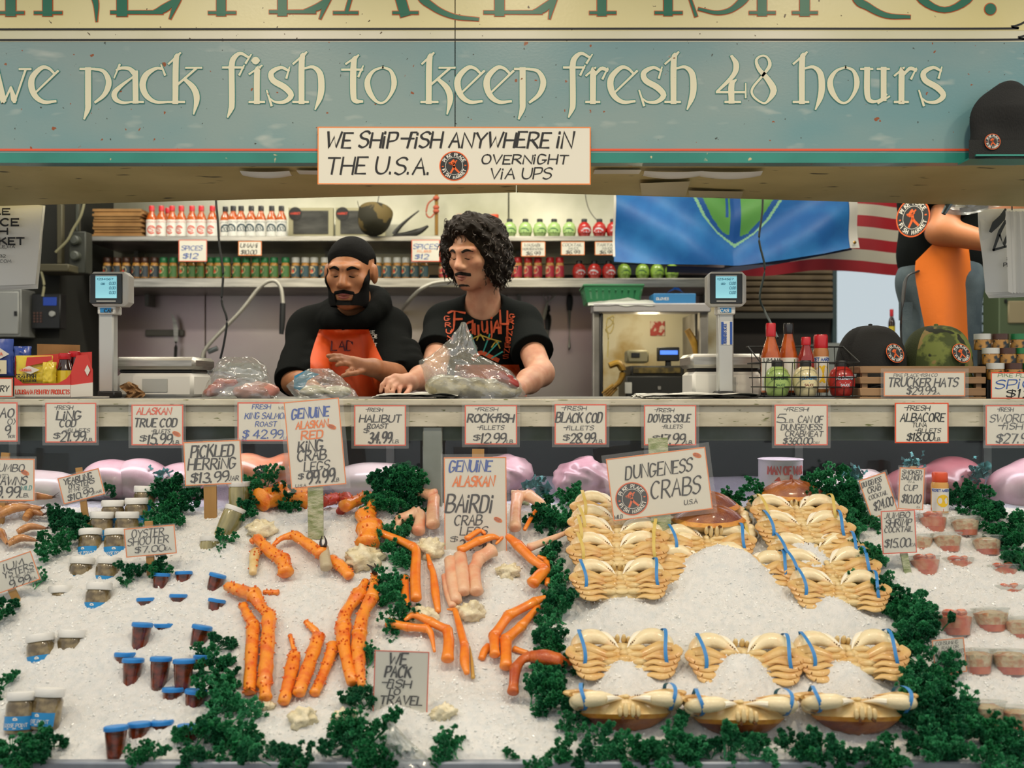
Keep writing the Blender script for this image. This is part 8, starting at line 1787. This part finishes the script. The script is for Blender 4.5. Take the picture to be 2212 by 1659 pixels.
G.chain([(P(1042, 0, 3.5).x - .09, 3.56, 1.0), (P(1042, 0, 3.5).x - .10, 3.56, .22)], [.07, .04], .03); G.chain([(P(1042, 0, 3.5).x + .09, 3.56, 1.0), (P(1042, 0, 3.5).x + .10, 3.56, .22)], [.07, .04], .03)
G.mesh('body', skinB, root)
hf = H.grid(.003); H.add(hf); face_parts(H, hf, root, hairB, lipB, skinB, th=1.15)
beard_of(H, root, hairB, .0022, -.09, .004, True, True, 1.05)
hr = H.grid(.004, .03); x, y, z = H.local(hr)
def he(c, r): hr.ell(H.w(*c), r, H.M, .03)
he((-.01, -.03, .048), (.104, .1, .088)); he((.066, -.015, .01), (.048, .07, .085)); he((.07, -.025, -.05), (.036, .05, .06)); he((-.080, -.005, .01), (.045, .072, .085)); he((-.082, -.005, -.05), (.028, .05, .045)); he((0, .03, .092), (.078, .065, .045)); he((.02, -.07, -.03), (.08, .055, .1))
nz = (np.sin(x * 170 + 2 * np.sin(y * 90)) * np.sin(y * 160 + 1.5 * np.sin(z * 80)) * np.sin(z * 150 + x * 60)) * .007 + np.sin(x * 75 + z * 60) * np.sin(y * 80 - z * 50) * .006
hr.d = (hr.d + nz).astype(np.float32)
for c_, r_ in (((-.004, .112, -.03), (.056, .085, .098)), ((0, .09, -.10), (.07, .1, .07)), ((-.012, .115, .045), (.048, .065, .045))): hr.ell(H.w(*c_), r_, H.M, .015, '-')
hair = hr.mesh('hair', hairB, root)
vs = np.array([v.co[:] for v in hair.data.vertices]); ns = np.array([v.normal[:] for v in hair.data.vertices]); r = random.Random(4); m = MB(); off = off_of(root)
for k in range(620):
    i = r.randrange(len(vs)); p = Vector(vs[i]) + off; n = Vector(ns[i]); l_ = H.M.transposed() @ (p - H.C)
    if n.dot(H.M @ Vector((0, 1, 0))) > .6 and abs(l_.x) < .06 and l_.z < .07: continue
    t1 = n.cross(Vector((r.uniform(-1, 1), r.uniform(-1, 1), r.uniform(-1, 1)))).normalized(); t2 = n.cross(t1); a0 = r.uniform(0, 6.28); R_ = r.uniform(.004, .009); L = r.uniform(.015, .04)
    m.tube([p - n * .004 + n * (L * .35 * q / 7) + Vector((0, 0, -L * .6 * (q / 7) ** 2)) + t1 * R_ * math.cos(a0 + q * .95) + t2 * R_ * math.sin(a0 + q * .95) for q in range(8)], [.0016] * 7 + [.0006], 4, cap=False)
tag(m.build('curls', mat('hair_curl', '#2a1e14', .5), hair), kind='stuff')
T2 = mm_grid(P(880, 0, 3.4).x, P(1225, 0, 3.4).x, 3.14, 3.76, P(0, 625, 3.45).z, 1.22)
T2.ell(P(1042, 740, 3.56), (.158, .108, .16), k=.05); T2.ell(P(1044, 860, 3.56), (.145, .11, .2), k=.06); T2.cone(SL, SR, .062, .062, .05); T2.cone(P(1044, 672, 3.55), SL, .066, .062, .05); T2.cone(P(1044, 672, 3.55), SR, .066, .062, .05)
for a, b in ((SL, EL), (SR, ER)):
    ax_ = (b - a).normalized(); e_ = a.lerp(b, .60); T2.cone(a, e_ + ax_ * .06, .066, .078, .03, cuts=[(e_ + ax_ * .0, ax_)])
T2.cone(P(1040, 600, 3.49), P(1043, 655, 3.49), .066, .066, .012, '-')
T2.mesh('t_shirt', teem, root)
fn = lambda u, v: T2.hit(u, -v, 3.14, 3.6, .004)
m = MB(); orp = mat('tee_orange', '#b8481f', .7)
for x0, st in ((968, [[(0, 30), (12, 34), (36, 30)], [(14, 32), (12, -4), (6, -10)], [(12, 16), (30, 17)]]), (1008, [[(12, 12), (0, 6), (2, -10), (12, -4)], [(13, 14), (13, -14)]]), (1024, [[(0, 30), (2, -16)]]), (1032, [[(0, 26), (2, -18)]]), (1041, [[(0, 12), (2, -10), (10, -8), (11, 12)], [(11, 12), (12, -14)]]), (1057, [[(4, 12), (5, -22), (-4, -28)], [(4, 18), (5, 20)]]), (1066, [[(0, -12), (8, 14), (12, -14)], [(2, -2), (12, -2)]]), (1080, [[(0, 36), (2, -14)], [(16, 34), (16, -34)], [(0, 6), (18, 6)]])):
    for s_ in st:
        s2 = catmull(s_, 3) if len(s_) > 2 else [np.array(s_[0], float), (np.array(s_[0]) + np.array(s_[1])) / 2, np.array(s_[1], float)]
        ribbon(m, None, [(x0 + q[0], -706 + q[1]) for q in s2], [3.4 + 1.4 * math.sin(i * 1.3) for i in range(len(s2))], 0, 0, fn)
for k, ch in enumerate('GRUN'): write(m, None, ch, 960 + k * 2, -692 - k * 14, 12, 9, 2, 0, 0, 0, 0, fn=fn, nib=.1)
for k, ch in enumerate('GRUNDENS'): write(m, None, ch, 1101 - k * 2.0, -687 - k * 12.5, 11, 8.5, 2, 0, 0, 0, 0, fn=fn, nib=.1)
m.build('shirt_lettering', orp, root, False)
m = MB(); fn2 = lambda u, v: T2.hit(u, -v, 3.14, 3.6, .0055)
for a, b, c_, d_ in ((1018, 722, 1034, 775), (1058, 722, 1044, 760), (1078, 738, 1050, 768), (1085, 760, 1060, 775)): ribbon(m, None, [(a, -b), ((a + c_) / 2, -(b + d_) / 2), (c_, -d_)], [3, 3, 2.4], 0, 0, fn2)
m.build('shirt_artwork', mat('tee_teal', '#1f8a80', .7), root, False)
m = MB()
for s_ in ([(1015, 735), (1037, 725), (1060, 732), (1082, 738)], [(1030, 735), (1037, 722), (1046, 735)], [(1062, 750), (1072, 738), (1080, 752)]): q = catmull(s_, 4); ribbon(m, None, [(a, -b) for a, b in q], [2.6] * len(q), 0, 0, lambda u, v: T2.hit(u, -v, 3.14, 3.6, .0065))
m.build('shirt_artwork', mat('tee_gold', '#a8902f', .7), root, False)
m = MB(); q = catmull([(1022, 775), (1038, 762), (1058, 770), (1075, 778)], 4); ribbon(m, None, [(a, -b) for a, b in q], [9] * len(q), 0, 0, fn2); m.build('shirt_artwork', orp, root, False)
drape(T2, [(788, 985, 1121), (820, 980, 1128), (864, 975, 1140)], 3.14, 3.65, .007, 20, 10).build('apron', apr, root, angle=None)
legs_of(root, P(1042, 0, 3.5).x, 3.56, 1.0, .12, trous)

# ---- third worker, seen from behind with head above the soffit, standing on a low bench
YB3 = 3.62; xb = P(2034, 0, YB3).x; zb3 = .86
t = thing('low_bench', (xb, 3.66, .12), 'low steel bench behind the counter that the turned worker stands on', 'bench')
MB().bbox((xb - .25, 3.42, zb3 - .03), (xb + .3, 3.95, zb3), .004).build('seat_board', steel_dull, t)
for a in (-.24, .26):
    for b in (3.43, 3.91): MB().box((xb + a, b, .12), (xb + a + .03, b + .03, zb3 - .03)).build('leg', steel_dull, t, False)
root = thing('person', (xb, 3.64, zb3), 'worker seen from behind in black T-shirt, jeans and a large orange apron', 'person')
G = SDF(span(xb - .3, xb + .55, .006), span(3.28, 3.98, .006), np.concatenate((np.arange(zb3 - .02, 1.4, .03), span(1.4, 2.72, .006))))
hz = zb3 + .94; sz = hz + .52
G.ell((xb, 3.64, hz + .08), (.13, .15, .15), k=.05); G.ell((xb + .01, 3.64, hz + .3), (.125, .165, .2), k=.05); G.cone((xb + .02, 3.48, sz), (xb + .02, 3.82, sz), .06, .06, .05); G.cone((xb + .03, 3.65, sz), (xb + .05, 3.65, sz + .16), .06, .055, .03)
G.ell((xb + .06, 3.65, sz + .25), (.095, .075, .115), k=.03); G.ell((xb + .09, 3.65, sz + .21), (.06, .06, .075), k=.03); G.cone((xb + .15, 3.65, sz + .24), (xb + .165, 3.65, sz + .215), .012, .014, .01)
for q in (-1, 1): G.ell((xb + .05, 3.65 + q * .076, sz + .24), (.02, .01, .03), k=.01)
S3, E3, W3 = Vector((xb + .03, 3.47, sz - .02)), P(2032, 498, 3.42), P(2132, 522, 3.36)
G.cone(S3, E3, .055, .048, .03); G.cone(E3, W3, .050, .034, .02)
limb_hand(G, W3, [P(2168, 528, 3.34), P(2168, 540, 3.35)], .016, [([(2168, 524, 3.34), (2190, 526, 3.32), (2204, 534, 3.31)], .0098), ([(2168, 531, 3.34), (2192, 534, 3.32), (2206, 542, 3.31)], .0098), ([(2168, 538, 3.34), (2190, 542, 3.33), (2202, 550, 3.32)], .0094), ([(2166, 544, 3.35), (2184, 550, 3.34)], .0086), ([(2150, 516, 3.35), (2166, 510, 3.33), (2178, 512, 3.32)], .0105)])
E4 = Vector((xb + .14, 3.86, sz - .26)); W4 = Vector((xb + .36, 3.8, sz - .22)); G.cone(Vector((xb + .03, 3.82, sz - .02)), E4, .055, .046, .03); G.cone(E4, W4, .046, .03, .02); G.cone(W4, W4 + Vector((.08, 0, 0)), .024, .018, .01)
for k_ in range(4): G.chain([W4 + Vector((.08, -.03 + .02 * k_, 0)), W4 + Vector((.12, -.03 + .02 * k_, -.01)), W4 + Vector((.145, -.03 + .02 * k_, -.03))], [.0095, .009, .007], .005)
for q in (-1, 1): G.chain([(xb, 3.64 + q * .085, hz), (xb + .01, 3.64 + q * .1, zb3 + .45), (xb, 3.64 + q * .1, zb3 + .04)], [.09, .06, .045], .03); G.cone((xb, 3.64 + q * .1, zb3 + .035), (xb + .13, 3.64 + q * .1, zb3 + .025), .04, .03, .02)
G.mesh('body', mat('skin_warm', '#b5764f', .5, sss=.1), root)
hr = SDF(span(xb - .1, xb + .2, .006), span(3.52, 3.78, .006), span(sz + .1, sz + .42, .006)); hr.ell((xb + .045, 3.65, sz + .265), (.1, .083, .115)); hr.cone((xb + .16, 3.65, sz + .2), (xb + .14, 3.65, sz + .3), .05, .045, .03, '-'); hr.mesh('hair', hairB, root)
S = SDF(span(xb - .3, xb + .4, .006), span(3.30, 3.98, .006), span(hz - .1, sz + .12, .006))
S.ell((xb, 3.64, hz + .1), (.145, .165, .17), k=.05); S.ell((xb + .01, 3.64, hz + .3), (.15, .185, .22), k=.05); S.cone((xb + .02, 3.47, sz), (xb + .02, 3.83, sz), .072, .072, .05)
ax_ = (E3 - S3).normalized(); S.cone(S3, S3.lerp(E3, .95), .07, .074, .03, cuts=[(S3.lerp(E3, .80), ax_)]); ax_ = (E4 - Vector((xb + .03, 3.82, sz - .02))).normalized(); S.cone((xb + .03, 3.82, sz - .02), E4, .07, .07, .03, cuts=[(E4 - ax_ * .05, ax_)])
S.cone((xb + .04, 3.65, sz + .05), (xb + .05, 3.65, sz + .2), .066, .062, .01, '-'); S.mesh('t_shirt', teem, root)
Jn = SDF(span(xb - .25, xb + .25, .007), span(3.34, 3.94, .007), span(zb3 + .05, hz + .1, .007)); Jn.ell((xb, 3.64, hz), (.15, .165, .12), k=.05)
for q in (-1, 1): Jn.chain([(xb, 3.64 + q * .085, hz - .04), (xb + .01, 3.64 + q * .1, zb3 + .45), (xb, 3.64 + q * .1, zb3 + .08)], [.108, .082, .07], .04)
Jn.mesh('jeans', jean, root)
for q in (-1, 1): b = MB(); b.ball((xb + .05, 3.64 + q * .1, zb3 + .042), (.14, .05, .042), 14, 8); b.build('boot', boot, root)
acol = mat('apron_bright', '#ee7a22', .5, bump=(60, .2))
rows = [(505, 2038, 2060), (530, 2012, 2092), (566, 1976, 2096), (600, 1977, 2099), (650, 1986, 2103), (720, 2000, 2108), (800, 2012, 2116)]
ys_ = [r_[0] for r_ in rows]
def apf(u, v):
    py = ys_[0] + (ys_[-1] - ys_[0]) * v; a, b = (np.interp(py, ys_, [r_[i] for r_ in rows]) for i in (1, 2)); return P(a + (b - a) * u, py, 3.415 + .05 * (1 - math.cos((u - .25) * 2.2)) + .012 * math.sin(u * 5 + v * 3))
MB().grid(apf, 20, 20).build('apron', acol, root, angle=None)
MB().tube(catmull([P(*q) for q in ((1985, 585, 3.43), (1958, 600, 3.42), (1950, 650, 3.40), (1946, 700, 3.40), (1948, 760, 3.40))], 4), .0065, 6, flat=.5).build('apron_string', black, root)
e = emblem(root, Fr(P(1972, 470, 3.46), (.52, -.85, 0), (0, 0, 1)), .068)
MB().box((P(1955, 0, 3.4).x, 3.452, P(0, 690, 3.4).z), (P(1985, 0, 3.4).x, 3.456, P(0, 650, 3.4).z)).build('jeans_pocket', jean, root, False)


# ------------------------------------------------------------------ fish behind the glass
zci = zf(1185, YG)
def mound(name, label, parts, m, cat='fish', h=.007, k=.03, noise_=.0):
    lo = np.min([np.array(P(x, y, Y)) - np.array(r) for x, y, Y, r in parts], 0) - .012; hi = np.max([np.array(P(x, y, Y)) + np.array(r) for x, y, Y, r in parts], 0) + .012
    s = SDF(span(lo[0], hi[0], h), span(lo[1], hi[1], h), span(max(lo[2], zci), hi[2], h))
    for x, y, Y, r in parts: s.ell(P(x, y, Y), r, k=k)
    if noise_:
        X, Y_, Z = s.coords(); s.d += (noise_ * np.sin(X * 90 + 2 * np.sin(Z * 70)) * np.sin(Z * 80 + Y_ * 60)).astype(np.float32)
    return tag(s.mesh(name, m), label, cat)
pinkw = mat('fillet_pink', '#d6b0b4', .35, var=('#c08f98', 9, .4, .65), coat=.4, bump=(40, .3)); pale = mat('fillet_pale', '#dccdc8', .35, var=('#cdb2b0', 8, .4, .7), coat=.4); lav = mat('case_ice', '#d4cede', .45, bump=(200, .8))
me_ = MB().grid(lambda u, v: Vector((-2.15 + 4.3 * u, 2.715 + .44 * v, zf(1075, 2.85) - .02 + .02 * noise.noise(Vector((u * 22, v * 4, 0))) + .05 * v)), 160, 16)
tag(me_.build('case_ice', lav, None, angle=None), 'bed of ice inside the glass case under the fish', 'ice', kind='stuff')
mound('fish_fillet', 'pink ling cod fillet mound behind the yearling oysters sign', [(235, 1030, 2.86, (.07, .09, .05)), (262, 1040, 2.84, (.06, .08, .05))], pinkw)
mound('fish_fillet', 'large pink cod fillet mound beside the teal kale', [(300, 1035, 2.86, (.08, .09, .06)), (330, 1050, 2.84, (.07, .07, .05))], pinkw)
mound('fish_fillet', 'pink cod fillet half hidden by the pickled herring sign', [(395, 1040, 2.87, (.08, .09, .055))], pinkw)
mound('salmon_roast', 'orange king salmon roast with silver skin behind the glass', [(530, 1020, 2.86, (.06, .1, .055)), (560, 1030, 2.86, (.07, .1, .05)), (620, 1015, 2.88, (.05, .09, .05))], salm)
mound('halibut_roast', 'pale halibut roast mound beside the case post', [(800, 1040, 2.88, (.12, .1, .055)), (860, 1045, 2.88, (.08, .1, .05))], pale)
mound('fish_fillet', 'lumpy pink rockfish fillets behind the bairdi sign', [(1060, 1030, 2.88, (.08, .09, .05)), (1100, 1020, 2.9, (.07, .08, .05))], pinkw, noise_=.004)
mound('fish_fillet', 'lumpy pink black cod pieces beside the dungeness sign', [(1235, 1040, 2.87, (.055, .08, .055)), (1265, 1030, 2.87, (.05, .08, .06)), (1300, 1040, 2.88, (.05, .07, .045))], pinkw, noise_=.006)
mound('fish_fillet', 'pale sole fillets on ice beside the crabmeat can', [(1800, 1050, 2.9, (.09, .09, .04)), (1860, 1045, 2.9, (.08, .08, .045))], pale, noise_=.003)
mound('fish_fillet', 'dark pink tuna piece behind the smoked salmon sign', [(2000, 1050, 2.86, (.12, .1, .06)), (2060, 1030, 2.9, (.08, .1, .06))], mat('tuna', '#a8686c', .35, coat=.4, var=('#8f4c52', 10, .4, .6)))
mound('fish_fillet', 'pale swordfish piece behind the far parsley garland', [(2190, 1060, 2.84, (.07, .09, .07)), (2230, 1040, 2.86, (.07, .09, .07))], pinkw)
mound('fish_fillet', 'lavender lit white fish block behind the prawns sign', [(100, 1070, 2.84, (.12, .09, .07)), (40, 1060, 2.86, (.1, .09, .06))], pale)
# can of crabmeat
t = thing('crabmeat_can', tuple(P(1690, 1085, 2.80)), 'large white can with red lettering and crab print in the glass case', 'can')
rc = 47 * mp(2.8); cz0, cz1 = P(0, 1090, 2.8).z, P(0, 992, 2.8).z; cc = P(1690, 0, 2.8)
MB().lathe([(rc, cz0), (rc, cz1 - .004), (rc + .002, cz1 - .002), (rc + .002, cz1), (rc - .003, cz1), (rc - .003, cz1 - .004), (0, cz1 - .004)], 32, (cc.x, 2.82, 0)).build('tin', mat('can_white', '#d4c8cf', .4), t)
at = lambda u, v: Vector((cc.x + (rc + .0008) * math.sin(u / rc), 2.82 - (rc + .0008) * math.cos(u / rc), v))
pr = mat('can_red', '#d2574f', .5); m = MB(); k = mp(2.8)
write(m, None, 'MAN OF WAR', -40 * k, P(0, 1022, 2.8).z, 86 * k, 16 * k, 4 * k, 0, 0, 0, 0, 0, at, 0); m.build('lettering', pr, t, False)
m = MB()
for pts, ws in (([(-30, 1046), (-15, 1034), (10, 1030), (35, 1036), (44, 1048)], [6, 12, 16, 12, 6]), ([(-30, 1052), (0, 1046), (40, 1052)], [8, 14, 8]), ([(-20, 1062), (5, 1066), (30, 1062)], [3, 5, 3])): ribbon(m, None, [(x * k, P(0, y, 2.8).z) for x, y in pts], [w_ * k for w_ in ws], 0, 0, at)
m.build('crab_print', pr, t, False)
# teal kale between the fish
km = mat('kale_teal', '#4a8a86', .5, var=('#2f6a6a', 30, .4, .6), bump=(80, .5))
for k_, (px, py, w_) in enumerate(((345, 1030, 40), (1165, 1040, 26), (1845, 1020, 26), (1975, 1000, 26), (2110, 1010, 36), (2200, 1060, 30))):
    m = MB(); r = random.Random(k_)
    for q in range(26):
        c = P(px + r.gauss(0, w_ * .4), py + r.gauss(8, 12), 2.80); s_ = r.uniform(.008, .016); n = Vector((r.uniform(-1, 1), r.uniform(-1, 0), r.uniform(-.3, 1))).normalized()
        a_ = n.orthogonal().normalized(); b_ = n.cross(a_); m.add([c] + [c + (a_ * math.cos(t_) + b_ * math.sin(t_)) * s_ * (1 + .3 * math.sin(t_ * 4)) + n * s_ * .4 * math.sin(t_ * 3) for t_ in np.linspace(0, 5.9, 9)], [(0, i, i + 1) for i in range(1, 9)] + [(0, 9, 1)])
    one('kale_leaf', m, km, 'teal curly kale bunch ' + ['between the cod fillets', 'beside the black cod', 'behind the thick parsley garland', 'behind the smoked salmon sign', 'by the tuna piece', 'beside the swordfish'][k_], 'kale', 'kale garnish in the glass case', angle=None)
